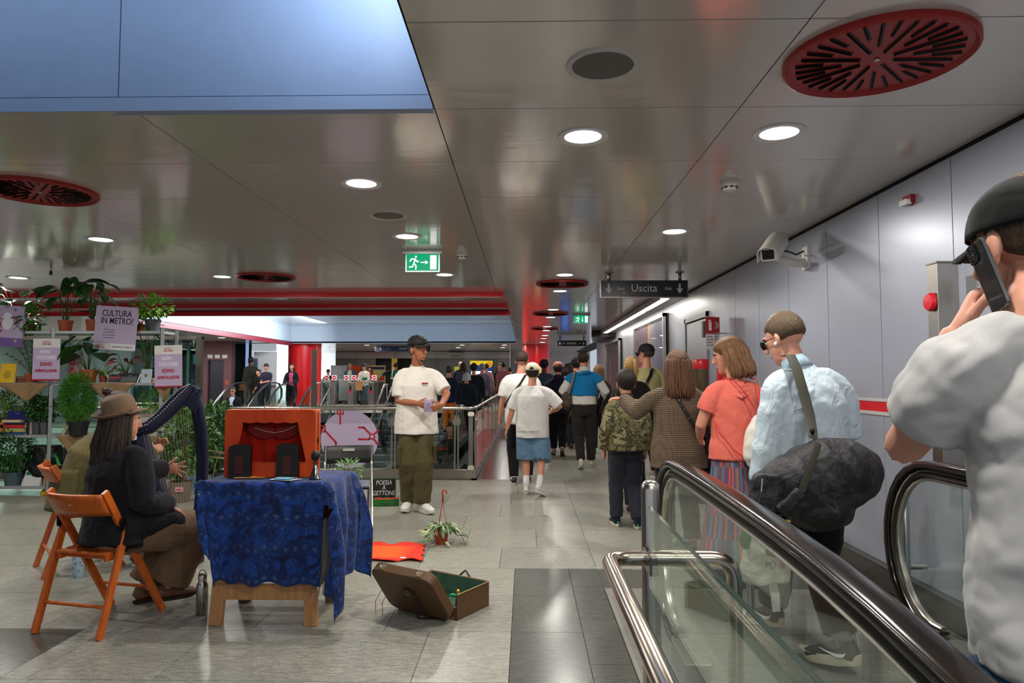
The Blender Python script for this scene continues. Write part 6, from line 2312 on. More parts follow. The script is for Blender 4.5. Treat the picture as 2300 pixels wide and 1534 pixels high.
# ---------------------------------------------------------------- 2 woman with the hat, seated
L1 = Vector((CH1[0] + .05, CH1[1] + .02, 0))
p = Person(L1, -38, 1.70, 'person seated on the near wooden chair in a black jacket and brown felt hat', skin='light', near=2, fine=.006, hs=1.0, fem=True,
   joints=dict(pel=(0, 0, .545), che=(-.02, .02, .87), nek=(-.03, .02, 1.065), hea=(-.065, .055, 1.185), shL=(-.185, -.05, 1.00), shR=(.125, .075, 1.00),
      hipL=(-.10, .02, .52), hipR=(.10, .02, .52), anL=('p', 322, 1322, 4.42), anR=('p', 372, 1318, 4.32),
      wrL=('p', 372, 1052, 4.62), wrR=('p', 378, 1135, 4.22)),
   head=(6, -4, 0), feet=dict(L=(5, 0), R=(12, 0)), elbow=dict(R=(.7, -.6, -.6), L=(-.2, -.2, -1)),
   hands=dict(L=dict(dirv=(.79, .62, -.05), palm=(.62, -.79, 0), curl=.10, spread=1.0, thumb=0.0), R=dict(dirv=(.3, .8, -.55), palm=(0, -.4, -1), curl=.25)))
jm = cl('#17161a', '#0a090c', wstr=.4)
p.top(jm, hem=.87, sleeve=1.95, ease=.045, arm_ease=.024, name='jacket', minw=.165, flare=.02, wr=.008, neck=1.45)
j = MB()
fr_ = p.J['pel']
j.grid(lambda u, v: (fr_.x + (.185 + .03 * v) * p.k * math.cos(PI * (1.06 + .99 * u)) * 1.0, fr_.y + .03 + (.155 + .02 * v + .015 * math.sin(u * 19) * v) * p.k * math.sin(PI * (1.06 + .99 * u)) + .02, .70 - .245 * v + .01 * math.sin(u * 12)), 40, 10)
j.build('jacket_skirt', jm, p.shirt, smooth=True, solid=.008)
for sd, sx in (('L', -1), ('R', 1)):
 h_, kn = p.J['hip' + sd], p.J['kn' + sd]
 soft(MB().tube([h_ + Vector((sx * .02, -.05, .03)), h_.lerp(kn, .35) + Vector((sx * .01, 0, .025)), h_.lerp(kn, .72) + Vector((sx * .012, 0, .005))], [(.14, .11), (.13, .10), (.10, .085)], 16), 'jacket_flap', jm, p.shirt, .01, 2, .008)
TAN = cl('#6d5440', '#4a3729')
p.trousers(TAN, hem=1.88, r=(.115, .125, .118, .125, .120), wr=.014, waist=.98, low=.88)
p.shoes(M('#6b4a37', .6), M('#2a201a', .7), big=.98, sole_h=.02)
p.hair('#1a120d', '#3d2b20', 'long', .40, bulk=1.06, wavy=1)
hat = MB()
HH = p.H @ Matrix.Translation((0, -.025, .066)) @ Matrix.Rotation(.34, 4, 'X') @ Matrix.Scale(.94, 4)
nu = 40
prof = [(1.62, -.012, 0), (1.45, -.022, 0), (1.12, -.014, 0), (1.0, 0, 0), (1.0, .03, 0), (.97, .06, 0), (.90, .095, 1), (.78, .112, 1), (.4, .098, 1), (.0, .09, 1)]
vs = []
for r_, z, pin in prof:
 for i in range(nu):
  q = 2 * PI * i / nu
  x, y = .088 * r_ * math.cos(q), .106 * r_ * math.sin(q)
  zz = z
  if r_ > 1.1:
   zz += (.030 if y < 0 else .012) * abs(math.cos(q)) ** 2 * (r_ - 1) / .6 + (.035 if y < 0 else -.016) * (r_ - 1) / .6 * abs(math.sin(q)) ** 2
  if pin and y > .0:
   x *= 1 - .28 * min(1, y / .08)
  vs.append((x, y, zz - (.014 * (1 - abs(math.cos(q))) if pin and r_ < .85 else 0)))
hat.add(vs, [(j_ * nu + i, j_ * nu + (i + 1) % nu, (j_ + 1) * nu + (i + 1) % nu, (j_ + 1) * nu + i) for j_ in range(len(prof) - 1) for i in range(nu)], HH)
FELT = cl('#6f5a47', '#3f3023', wstr=.2, grain=.3)
ht = hat.build('felt_hat', FELT, p.root, smooth=True, solid=.004)
MB().tube([HH @ Vector((.091 * math.cos(2 * PI * i / 32), .109 * math.sin(2 * PI * i / 32), .014)) for i in range(32)], [(.014, .003)] * 32, 6, side=HH.to_3x3() @ Vector((0, 0, 1)), closed=True).build('hat_band', cl('#7c5a44'), ht, smooth=40)

# ---------------------------------------------------------------- 3 harpist behind, olive jumper
L2 = Vector((CH2[0] + .03, CH2[1] - .02, 0))
p = Person(L2, -62, 1.70, 'seated harpist in an olive knitted jumper, hair pinned up, behind the woman in the hat', skin='light', near=1, fem=True,
   joints=dict(pel=(0, 0, .545), che=(.0, .09, .87), nek=(.0, .16, 1.065), hea=(.0, .23, 1.215), shL=(-.165, .14, 1.00), shR=(.165, .14, 1.00),
      hipL=(-.10, .02, .52), hipR=(.10, .02, .52), anL=(-.16, .40, .085), anR=(.16, .42, .085), wrL=(-.10, .52, .92), wrR=(.12, .48, .88)),
   head=(-10, -12, 0), elbow=dict(R=(.9, -.4, -.6), L=(-.9, -.4, -.6)))
ol = cl('#5b5434', '#3d3820', wstr=.5, fine=260, grain=.5)
p.top(ol, hem=.86, sleeve=1.95, ease=.055, arm_ease=.035, name='jumper', minw=.2, flare=.03, wr=.010, neck=1.46)
p.collar(ol, r=.07, h=.05)
j = MB()
fr2 = p.J['pel']
j.grid(lambda u, v: (fr2.x + (.235 + .03 * v) * math.cos(PI * (1.0 + u)), fr2.y + .0 + (.19 + .04 * v) * math.sin(PI * (1 + u)), .76 - .30 * v), 36, 8)
j.build('jumper_hem', ol, p.shirt, smooth=True, solid=.008)
p.trousers(cl('#2b2a30'), hem=1.95, r=(.11, .11, .095, .09, .085), waist=.97, low=.88)
p.shoes(BLACK, M('#cfcac0', .6))
p.hair('#1d130f', '#3a281e', 'bun')
b = MB()
for i in range(5):
 q = 2 * PI * i / 5
 b.ell((.008 * math.cos(q), 0, .008 * math.sin(q)), (.007, .004, .007), 8, 5, p.H @ Matrix.Translation((.055, -.085, .045)) @ Matrix.Rotation(.9, 4, 'Z'))
b.build('yellow_flower', M('#d8a21e', .6), p.root, smooth=True)

# ---------------------------------------------------------------- 4 white T-shirt with black strap
L = G(1170, 1088)
L.z = 0
p = Person(L, 4, 1.77, 'person walking away in a white T-shirt with a thin black strap across the back', skin='light', near=1, w=1.12,
   joints=dict(anL=(-.09, -.02, .085), anR=(.11, .12, .085), wrL=(-.28, .06, .87), hea=(.015, .02, 1.635)), head=(-14, 0, 0))
p.top(cl('#d9d6d2', '#b6b2ad', wstr=.35), hem=.80, sleeve=.86, ease=.03, arm_ease=.024, name='t_shirt', minw=.18)
p.trousers(BLK, hem=1.95, r=(.105, .10, .085, .075, .055))
p.shoes(M('#1b1b1d', .5), WSOLE, sock=WHITE, sock_h=.05)
p.hair('#4a382b', '#2a1e17', back=.0, top=1.05)
p.strap([(.07, -.02, 1.475), (.05, -.10, 1.44), (-.02, -.152, 1.33), (-.11, -.158, 1.22), (-.19, -.11, 1.10), (-.215, -.0, 1.02)], .03, BLACK)

# ---------------------------------------------------------------- 5 stout figure in white shirt and denim shorts
L = G(1196, 1112)
L.z = 0
DEN = cl('#5f7d97', '#3d5870', grain=.4, fine=300)
p = Person(L, -6, 1.585, 'person walking away in a beige cap, loose white T-shirt and knee length blue denim shorts', skin='light', near=2, w=1.14,
   joints=dict(anL=(-.09, .05, .085), anR=(.11, -.10, .12), wrL=(-.36, .05, .86), wrR=(.26, .22, 1.12), hea=(.0, .03, 1.63)),
   feet=dict(L=(8, 0), R=(42, 24)), elbow=dict(R=(.9, -.6, -.5), L=(-.8, -.6, 0)))
p.top(cl('#d4d1cd', '#aba7a2', wstr=.4), hem=.775, sleeve=.92, ease=.03, arm_ease=.026, name='t_shirt', minw=.195, wr=.008)
p.trousers(DEN, hem=1.08, r=(.104, .124, .128, .128, .12), wr=.010)
p.shoes(M('#d8d3cc', .55), M('#d4cfc6', .55), big=1.08, sock=M('#e2dfda', .8), sock_h=.16)
p.hair('#191210', '#2e231d', back=-.06)
p.cap(cl('#cfc8ae', '#b0a98f', wstr=.1), hole=M('#1a1512', .6))
text('GIARDINO FORBITO', .034, 'shirt_lettering', M('#2d2b2a', .7), p.root, Vector((-.05, -.200, .86)) * p.k, (PI / 2, 0, 0), sx=.9)

# ---------------------------------------------------------------- 6 navy hoodie, pink cap
L = G(1254, 1024)
L.z = 0
p = Person(L, 2, 1.69, 'person walking away in a navy hooded jacket, black trousers and a dusty pink cap', skin='light', near=1, fem=True, w=1.12,
   joints=dict(anL=(-.07, .14, .085), anR=(.06, -.16, .13), wrL=(-.19, .2, 1.05)), feet=dict(R=(10, 35), L=(5, 0)), head=(8, -4, 0))
p.top(cl('#1c1a2c', '#0d0c16'), hem=.80, sleeve=1.95, ease=.04, arm_ease=.032, name='hooded_jacket', minw=.18)
b = MB().tube([p.J['nek'] + Vector((0, -.06, -.12)), p.J['nek'] + Vector((0, -.075, -.03)), p.J['nek'] + Vector((0, -.02, .04))], [(.10, .035), (.13, .055), (.10, .05)], 16, side=(1, 0, 0))
soft(b, 'hood', cl('#1c1a2c', '#0d0c16'), p.shirt, .01)
p.trousers(BLK, hem=1.88, r=(.105, .1, .085, .075, .06))
p.shoes(M('#7d6a5c', .6), M('#3a2f2a', .7), sock=M(SKIN['light'][0], .6), sock_h=.08)
p.hair('#120d0c', '#241a17', back=-.07)
p.cap(cl('#b97f6c', '#946353', wstr=.1), turn=6, hole=BLACK)

# ---------------------------------------------------------------- 9 blue jumper over the shoulders
L = G(1312, 1052)
L.z = 0
p = Person(L, -4, 1.83, 'person walking away in a white shirt with a bright blue jumper over the shoulders', skin='light', near=2,
   joints=dict(anL=(-.05, -.15, .12), anR=(.11, .10, .085), wrL=(-.20, .22, 1.08), wrR=(.26, .22, 1.02)), feet=dict(L=(6, 26), R=(12, 0)), head=(-16, -10, 0),
   elbow=dict(L=(-.8, -.5, -.6), R=(.8, -.5, -.6)))
p.top(cl('#cfcac3', '#aaa49c', wstr=.4), hem=.965, sleeve=1.95, ease=.022, arm_ease=.016, name='shirt', minw=.17, wr=.008)
p.collar(cl('#cfcac3'), r=.064, h=.05)
mb = MB()
p.torso(mb, 1.10, 1.475, .042, minw=.172, n=22)
for sd in 'LR':
 p.arm(mb, sd, .40, r=(.060, .056, .052, .05, .04), extra=.030)
soft(mb, 'blue_jumper', cl('#1670a6', '#0e4f7c', wstr=.6), p.shirt, .011, 2, .010)
b = MB().tube([p.J['nek'] + Vector((-.10, -.075, -.05)), p.J['nek'] + Vector((0, -.11, -.03)), p.J['nek'] + Vector((.11, -.07, -.02))], [(.03, .02), (.035, .03), (.03, .02)], 10)
soft(b, 'jumper_roll', cl('#1670a6', '#0e4f7c'), p.shirt, .01, 2, .006)
p.trousers(cl('#2b2723', '#171412'), hem=1.92, r=(.105, .1, .084, .074, .062))
MB().tube([p.spine(.955)[0] + Vector((.182 * math.cos(2 * PI * i / 24), .134 * math.sin(2 * PI * i / 24), 0)) * p.k for i in range(24)], [(.017, .004)] * 24, 6, side=(0, 0, 1), closed=True).build('belt', M('#3a2a20', .4), p.root, smooth=40)
p.shoes(M('#c9c2b2', .6), WSOLE)
p.hair('#3c2a1d', '#22160f', 'quiff', top=1.02)
o = thing_at(p, 'shoulder_bag', 'fluffy brown shoulder bag on a tan strap beside the bright blue jumper', 'bag')
soft(MB().ell((-.25 * p.k, -.02, 1.02 * p.k), (.09, .10, .15), 16, 12), 'pouch', M('#5d4a3d', kind='hair', color2='#3a2c23', scale=(70, 70, 40)), o, .012, 1, .02, 24)
p.strap([(-.13, .05, 1.47), (-.135, -.06, 1.475), (-.15, -.13, 1.38), (-.19, -.14, 1.25), (-.235, -.09, 1.12)], .045, M('#8c7660', .6), 'strap', o)
o = thing_at(p, 'folded_jacket', 'black jacket hanging over the right forearm of the person with the blue jumper', 'jacket')
e, w_ = p.J['elR'], p.J['wrR']
b = MB()
for i in range(4):
 c = e.lerp(w_, .15 + .25 * i)
 b.tube([c + Vector((-.06, 0, -.15 - .03 * i)), c + Vector((-.035, 0, .0)), c + Vector((0, 0, .05)), c + Vector((.05, .0, 0)), c + Vector((.07, -.01, -.22)), c + Vector((.075, -.02, -.42 + .05 * i))], [(.035, .02)] * 4 + [(.05, .025), (.045, .015)], 8)
soft(b, 'cloth', BLK, o, .012, 2, .012)

# ---------------------------------------------------------------- 11 boy in camouflage jacket
L = G(1409, 1186)
L.z = 0
t = NT('camouflage')
n1 = t.noise(11, t.coord('Object'), 2, .5, .6)
n2 = t.noise(16, t.coord('Object', (1, 1, 1.4)), 2, .5, .6)
c = t.ramp(n1, [(0, '#6a6440'), (.47, '#6a6440'), (.48, '#454026'), (.56, '#454026'), (.57, '#8a8460')], 'CONSTANT')
c = t.mix(t.ramp(n2, [(0, 0.0), (.58, 0.0), (.59, 1.0)], 'CONSTANT'), c, '#33301f')
t.p(color=c, rough=.9)
t.bump(t.noise(12, t.coord('Object'), 4, .5, 1), .5, .02)
p = Person(L, 3, 1.475, 'child walking away in a green camouflage jacket and dark jeans, an arm around the shoulders', skin='light', near=2, w=.98, hs=1.32,
   joints=dict(anL=(-.10, .12, .085), anR=(.11, -.04, .085), wrL=(-.25, .08, .88), nek=(0, -.01, 1.46), hea=(0, .02, 1.615)), feet=dict(L=(4, 0), R=(12, 0)), head=(6, -6, 0))
p.top(t.m, hem=.87, sleeve=1.93, ease=.04, arm_ease=.024, name='camouflage_jacket', minw=.175, wr=.009)
p.collar(cl('#22201b'), r=.07, h=.045)
mb = MB()
p.torso(mb, .83, .9, .04)
soft(mb, 'black_hem', BLK, p.root, .012, 1)
p.trousers(cl('#282a33', '#17181f', fine=300, grain=.3), hem=1.95, r=(.10, .098, .086, .082, .074), wr=.009)
p.shoes(cl('#15192b'), WSOLE, big=1.15)
for sd in 'LR':
 f, u = p.foot_vec(sd)
 MB().box((-.012, -.002, -.01), (.012, .002, .01)).build('heel_tab', M('#1f8f5a', .5), p.root, loc=p.J['an' + sd] - f * .062 - Vector((0, 0, .025)))
p.hair('#120c0a', '#2a1e18', back=-.08, bulk=1.06)

# ---------------------------------------------------------------- 12 ponytail
p = Person(Vector((P(1418, 850, 8.4).x, 8.4, 0)), 4, 1.66, 'person walking away with a blonde ponytail and a black jacket, ahead of the child', skin='light', near=1, fem=True,
   joints=dict(anL=(-.09, .1, .085), anR=(.09, -.08, .085)), head=(10, 0, 0))
p.top(cl('#1a1712', '#0c0a08'), hem=.80, sleeve=1.95, ease=.035, arm_ease=.03, name='jacket')
p.trousers(BLK, r=(.105, .1, .085, .075, .062))
p.shoes(M('#c9c3b6', .6), WSOLE)
p.hair('#8a6437', '#c39a5c', 'ponytail', .12)

# ---------------------------------------------------------------- 13 beige T-shirt, black cap
p = Person(Vector((P(1452, 850, 10.0).x, 10.0, 0)), 14, 1.88, 'person in a khaki T-shirt, black cap and glasses beside the wall posters', skin='light', near=1, w=1.08,
   joints=dict(anL=(-.10, .1, .085), anR=(.09, -.1, .085)), head=(34, 0, 0))
p.top(cl('#a29b6c', '#7f784f'), hem=.80, sleeve=.92, ease=.03, arm_ease=.024, name='t_shirt', minw=.175)
p.trousers(BLK, r=(.108, .1, .085, .08, .07))
p.shoes(M('#8c8579', .6), WSOLE)
p.hair('#2d221b', '#4a3a2e', back=-.02)
p.cap(M('#18181a', .8))
p.glasses(BLACK, M('#20201f', .1))
p.strap([(.06, .02, 1.48), (.05, -.08, 1.455), (-.01, -.15, 1.36), (-.10, -.155, 1.2), (-.19, -.09, 1.05)], .045, BLACK)

# ---------------------------------------------------------------- 14 brown tweed jacket
t = NT('tweed')
s_ = t.n('SeparateXYZ')
t.set(s_.inputs[0], t.coord('Object'))
w1 = t.math('SINE', t.math('MULTIPLY', s_.outputs[2], 420.0))
w2 = t.math('SINE', t.math('MULTIPLY', t.math('ADD', s_.outputs[0], s_.outputs[1]), 260.0))
c = t.ramp(t.math('ADD', t.math('MULTIPLY', w1, .35), .5), [(.3, '#3e3023'), (.7, '#7c6a55')])
c = t.mix(t.ramp(w2, [(.4, 0.0), (.6, .25)]), c, '#2e251d')
t.p(color=c, rough=.9)
t.bump(t.noise(9, t.coord('Object'), 4, .5, 1), .4, .02)
p = Person(Vector((P(1522, 850, 5.85).x, 5.85, 0)), 2, 1.615, 'person with long brown hair in a brown tweed jacket, left arm around the child', skin='light', near=2, fem=True, w=1.12,
   joints=dict(wrL=('p', 1399, 895, 6.12), wrR=(.20, .24, 1.05), anL=(-.09, .08, .085), anR=(.09, -.1, .085)), elbow=dict(L=(-.3, -.6, -1), R=(.8, -.6, -.5)),
   hands=dict(L=dict(dirv=(-.9, .3, .05), palm=(0, .2, -1), curl=.35)), head=(4, -4, 0))
p.top(t.m, hem=.735, sleeve=1.92, ease=.04, arm_ease=.022, name='tweed_jacket', minw=.185, flare=.03, wr=.006)
p.trousers(cl('#22242d'), r=(.105, .1, .085, .078, .068))
p.shoes(M('#2b2522', .5), M('#1c1917', .6))
p.hair('#3f261a', '#80573c', 'long', .24, bulk=1.22)
p.glasses(BLACK, BLACK, up=.085, back=-.03)
MB().lathe([(.016, -.006), (.018, 0), (.016, .006)], 16, xf=Matrix.Translation(p.J['wrL']) @ Matrix.Rotation(.3, 4, 'Y')).build('watch', M('#cfc9bd', .2, .9), p.root)
o = thing_at(p, 'crossbody_bag', 'black crossbody bag with a studded strap worn over the brown tweed jacket', 'bag')
p.strap([(-.07, -.05, 1.475), (-.06, -.115, 1.42), (-.01, -.165, 1.30), (.08, -.185, 1.15), (.16, -.165, 1.02), (.20, -.10, .94)], .032, M('#17120f', .4), 'strap', o)
soft(MB().rbox((.19, -.12, .80), (.27, .10, .96), .02), 'pouch', M('#120f0e', .45, kind='leather'), o, .01, 2)
for i in range(5):
 c0 = Vector((-.035 + .045 * i, -.1765 - .006 * (i < 3), 1.345 - .078 * i)) * p.k
 MB().ell(c0, (.006, .004, .006), 8, 5).build('stud', CHROME, o, smooth=True)
o = thing_at(p, 'carrier_bag', 'black carrier bag with white block lettering between the tweed jacket and the coral shirt', 'bag')
soft(MB().tube([(.24, .08, 1.02), (.25, .08, .95), (.25, .08, .70), (.25, .08, .52)], [(.05, .03), (.12, .06), (.15, .07), (.13, .05)], 18, side=(1, 0, 0)), 'bag_body', M('#0e0d0e', .25), o, .01, 2, .012, 12)
MB().tube([(.20, .08, 1.0), (.20, .08, 1.08), (.24, .07, 1.12), (.28, .08, 1.08), (.28, .08, 1.0)], .006, 6).build('handle', BLACK, o)
bq = MB().grid(lambda u, v: (.12 + .26 * u, .08 - .055 - .018 * math.sin(PI * u), .775 + .03 * u + .055 * v), 10, 2).build('white_band', WHITE, o, solid=.002)
text('ot locker', .05, 'lettering', BLACK, o, (.25, .003, .818), (PI / 2, -.11, 0), sx=.95, bold=.0012)

# ---------------------------------------------------------------- 15 coral shirt, colourful skirt
t = NT('striped_skirt')
s_ = t.n('SeparateXYZ')
t.set(s_.inputs[0], t.coord('Object'))
an = t.math('ARCTAN2', s_.outputs[1], s_.outputs[0])
col_i = t.math('FLOOR', t.math('MULTIPLY', an, 14.0))
row_i = t.math('FLOOR', t.math('MULTIPLY', s_.outputs[2], 6.2))
wn = t.n('TexWhiteNoise')
wn.noise_dimensions = '2D'
cmb = t.n('CombineXYZ')
t.set(cmb.inputs[0], col_i)
t.set(cmb.inputs[1], row_i)
t.set(wn.inputs['Vector'], cmb.outputs[0])
c = t.ramp(wn.outputs[0], [(0, '#7a1f3a'), (.18, '#26365e'), (.36, '#3a6f8c'), (.5, '#b6402f'), (.62, '#512258'), (.76, '#1f2440'), (.88, '#2f6b5a'), (.95, '#a03a6a')], 'CONSTANT')
st_ = t.math('SINE', t.math('MULTIPLY', s_.outputs[2], 900.0))
c = t.mix(t.ramp(st_, [(.3, 0.0), (.7, .22)]), c, '#c9c2c8')
t.p(color=c, rough=.9)
p = Person(Vector((P(1648, 850, 4.95).x, 4.95, 0)), 8, 1.685, 'person in a coral red T-shirt and long colourful patterned skirt, brown bob, looking left', skin='light', near=2, fem=True, w=1.02,
   joints=dict(wrL=(-.16, .26, 1.02), wrR=(.16, .24, 1.0), anL=(-.08, .05, .085), anR=(.08, -.05, .085), hea=(-.015, .05, 1.63)), head=(58, -10, 0), elbow=dict(L=(-.8, -.9, -.6), R=(.8, -.7, -.6)))
CORAL = cl('#d9695b', '#b94f42', wstr=.5)
p.top(CORAL, hem=.885, sleeve=.62, ease=.022, arm_ease=.018, name='t_shirt', minw=.155, wr=.007)
b = MB()
for i in range(3):
 b.tube([p.J['nek'] + Vector((-.09, -.035 - .012 * i, -.045 - .03 * i)), p.J['nek'] + Vector((0, -.078 - .016 * i, -.05 - .04 * i)), p.J['nek'] + Vector((.09, -.035 - .012 * i, -.045 - .03 * i))], [(.012, .010), (.018, .013), (.012, .010)], 8)
soft(b, 'cowl_fold', CORAL, p.shirt, .009, 2)
p.skirt(t.m, .16, (.27, .24))
p.shoes(M('#5a4a40', .6), M('#2a2320', .6))
p.hair('#4a2f1b', '#8c6440', 'bob', .125, bulk=1.16)
o = thing_at(p, 'drawstring_bag', 'off white drawstring bag with a red ring mark on the back of the coral shirt', 'bag')
prof_ = [(1.17, .02, .015), (1.15, .05, .03), (1.08, .10, .055), (.98, .135, .07), (.90, .14, .075), (.84, .11, .06), (.81, .07, .04)]
soft(MB().tube([(.07 + .008 * i, -.20 - .015 * math.sin(i / 6 * PI), z * 1.0) for i, (z, a, b_) in enumerate(prof_)], [(a, b_) for z, a, b_ in prof_], 20, side=(1, 0, 0)), 'sack', cl('#d8d1c4', '#b5ad9e', wstr=.35), o, .009, 2, .006, 10)
RC = M('#c8362d', .6)
MB().tube([(.06 + .155 - .04 + .078 * math.cos(2 * PI * i / 30) - .03, -.288 + .012 * abs(math.cos(2 * PI * i / 30)), .955 + .085 * math.sin(2 * PI * i / 30)) for i in range(30)], .0045, 6, closed=True).build('ring_mark', RC, o)
MB().box((.12, -.292, .96), (.17, -.286, 1.0)).box((.12, -.292, .92), (.14, -.286, .96)).build('centre_mark', RC, o)
MB().tube([(.10, -.175, 1.165), (-.0, -.16, 1.33), (-.055, -.10, 1.42), (-.075, -.02, 1.425), (-.09, .08, 1.38)], .0045, 6).build('cord', RC, o)
MB().tube([(.10, -.175, 1.165), (.115, -.15, 1.33), (.12, -.09, 1.42), (.12, -.0, 1.42)], .0045, 6).build('cord', RC, o)
MB().tube([(-.09, .08, 1.38), (-.17, .05, 1.2), (-.155, -.10, 1.05), (-.08, -.17, .93), (.02, -.19, .85)], .0045, 6).build('cord', RC, o)

# ---------------------------------------------------------------- 16 light blue shirt with black holdall
L = Vector((P(1790, 850, 3.72).x + .03, 3.68, 0))
p = Person(L, 14, 1.765, 'person stepping off the escalator in a pale blue shirt and black trousers, head bowed', skin='pink', near=2, w=1.06,
   joints=dict(nek=(-.03, .03, 1.47), che=(0, 0, 1.26), hea=(-.055, .095, 1.61), wrL=('p', 1704, 1122, 3.62), wrR=(.20, .26, 1.05), anL=('p', 1733, 1375, 3.98), anR=('p', 1893, 1452, 3.42)),
   head=(26, -20, 0), feet=dict(L=(10, 10), R=(-22, 10)), elbow=dict(L=(-.05, -1, -.1), R=(.7, -.8, -.6)), hands=dict(L=dict(curl=.9)))
SH = cl('#b6c5cf', '#8da2af', wstr=.7, wr=14)
p.top(SH, hem=.86, sleeve=1.94, ease=.035, arm_ease=.020, name='shirt', minw=.18, wr=.009)
p.collar(cl('#9ab4c2'), r=.066, h=.045)
p.trousers(BLK, hem=1.86, r=(.11, .105, .09, .085, .075), wr=.008)
for sd in 'R':
 e, w_ = p.J['kn' + sd], p.J['an' + sd]
 a = p.J['hip' + sd]
 sxv = Vector((.092, .0, 0))
 MB().tube([a.lerp(e, .3) + sxv * 1.22, e + sxv * 1.08, e.lerp(w_, .5) + sxv * .98, w_ + sxv * .95], [(.008, .004)] * 4, 8, side=(0, 1, 0)).build('side_piping', M('#c9c7c2', .6), p.pants, smooth=True)
p.shoes(M('#1d1c1a', .6), M('#cfc5b0', .55), big=1.12, sole_h=.042, chunky=.06, swoosh=NIKE, sock=M('#6b6a66', .8), sock_h=.14)
p.hair('#40301f', '#5d4832', top=1.13, back=.005)
p.glasses(M('#2a2523', .3), M('#151515', .08))
MB().ell(p.H @ Vector((-.088, .004, -.018)), (.008, .010, .012), 8, 6).build('earphone', WHITE, p.root, smooth=True)
o = root('holdall', (0, 0, 0), 'big black holdall with dark camouflage print slung behind the person in the pale blue shirt', 'bag')
t = NT('dark_camouflage')
n1 = t.noise(7, t.coord('Object'), 3, .5, 1.2)
t.p(color=t.ramp(n1, [(.35, '#131314'), (.50, '#131314'), (.53, '#26262a'), (.60, '#26262a'), (.63, '#3d3a3e'), (.7, '#1b1b1c')]), rough=.6, spec=.35)
t.bump(t.noise(16, t.coord('Object'), 4, .6, 1), .6, .02)
HB = t.m
Y0 = 3.30
pts = [(1712, 1102, Y0 + .06), (1735, 1098, Y0 + .02), (1790, 1090, Y0), (1850, 1075, Y0), (1905, 1062, Y0 + .03), (1938, 1062, Y0 + .08), (1950, 1065, Y0 + .12)]
rad = [(.085, .08), (.125, .125), (.158, .15), (.190, .165), (.165, .15), (.115, .11), (.05, .06)]
mb = MB().tube([P(*q) for q in pts], rad, 24, side=(0, 0, 1))
mb.ell(P(1835, 1135, Y0), (.17, .14, .12), 18, 12)
mb.ell(P(1828, 1035, Y0 + .02), (.13, .10, .085), 14, 10)
body = soft(mb, 'bag_body', HB, o, .010, 6, .009, 9)
mb = MB().rbox((-.07, -.03, -.095), (.07, .04, .095), .035, Matrix.Translation(P(1722, 1112, Y0 - .09)) @ Matrix.Rotation(.12, 4, 'Y'), axis=1)
soft(mb, 'side_pocket', HB, o, .008, 3, .006, 14)
q0, q1 = P(1712, 1075, Y0 - .13), P(1704, 1130, Y0 - .125)
MB().tube([q0, q0.lerp(q1, .5) + Vector((0, -.012, 0)), q1], .004, 6).build('zip', M('#8b8984', .3, .8), o)
mb = MB().bar(P(1752, 1150, Y0 - .17), P(1800, 1105, Y0 - .175), .055, .03, (0, 1, 0))
soft(mb, 'front_pocket', HB, o, .007, 3, .004, 14)
OLV = M('#3a3a2f', .7)


def ribbon(pts, w_, mat, name, parent, n=(0, -1, .1)):
 pp = [Vector(q) for q in pts]
 return MB().tube(pp, [(w_ / 2, .003)] * len(pp), 8, side=[(pp[min(i + 1, len(pp) - 1)] - pp[max(i - 1, 0)]).cross(Vector(n)) for i in range(len(pp))]).build(name, mat, parent, smooth=40)


ribbon([P(1762, 800, 3.66), P(1775, 797, 3.58), P(1790, 830, 3.505), P(1806, 885, 3.46), P(1818, 930, 3.42), P(1824, 965, 3.36), P(1826, 985, 3.30)], .052, OLV, 'shoulder_strap', o)
ribbon([P(1838, 995, Y0 - .12), P(1826, 1030, Y0 - .165), P(1812, 1070, Y0 - .175), P(1800, 1105, Y0 - .165)], .035, OLV, 'grab_strap', o)
MB().ell(P(1825, 968, Y0 + .02), (.012, .01, .016), 10, 6).build('swivel_hook', M('#2b2b2b', .3, .8), o, smooth=True)
for i, (x, y) in enumerate(((1728, 1162), (1748, 1166), (1770, 1172))):
 q = P(x, y, Y0 - .15)
 c_ = MB().tube([q + Vector((-.004, 0, -.022)), q + Vector((.008, 0, .022))], .011, 10).build('toggle', M('#2a2a28', .4), o, smooth=40)
 MB().tube([q + Vector((-.002, 0, -.008)), q + Vector((.003, 0, .008))], .0118, 10).build('yellow_band', M('#c9a41c', .5), c_, smooth=40)
# white plastic bag in the left hand
o = root('plastic_bag', P(1690, 1130, 3.62), 'white translucent plastic shopping bag with greens, carried low behind the black handrail', 'bag')
t = NT('thin_plastic')
t.p(color='#cfcabc', rough=.35, spec=.4, trans=0.0, alpha=.9)
t.bump(t.noise(10, t.coord('Object'), 4, .6, 1.5), .6, .02)
mb = MB().tube([(0, 0, -.06), (.0, 0, -.13), (.03, -.02, -.2), (.05, -.02, -.30), (.055, -.02, -.385), (.055, -.02, -.40)], [(.012, .012), (.05, .04), (.095, .075), (.125, .095), (.115, .085), (.06, .05)], 22, side=(1, 0, 0))
soft(mb, 'bag_film', t.m, o, .009, 2, .020, 8)
MB().tube([(0, 0, 0.01), (.0, 0, -.06)], .007, 6).build('handle', t.m, o)
pk = MB().box((-.10, -.045, -.30), (.02, -.035, -.10), Matrix.Translation((-.01, 0, 0)) @ Matrix.Rotation(-.65, 4, 'Y') @ Matrix.Translation((.03, 0, .06))).build('packet', M('#d9d6cc', .4), o)
MB().ell((-.055, -.062, -.165), (.035, .012, .055), 12, 8).build('leaf_print', M('#2f6b34', .6), o, smooth=True)
MB().ell((.06, -.105, -.225), (.045, .012, .03), 12, 8).build('green_print', M('#2c5a30', .6), o, smooth=True)
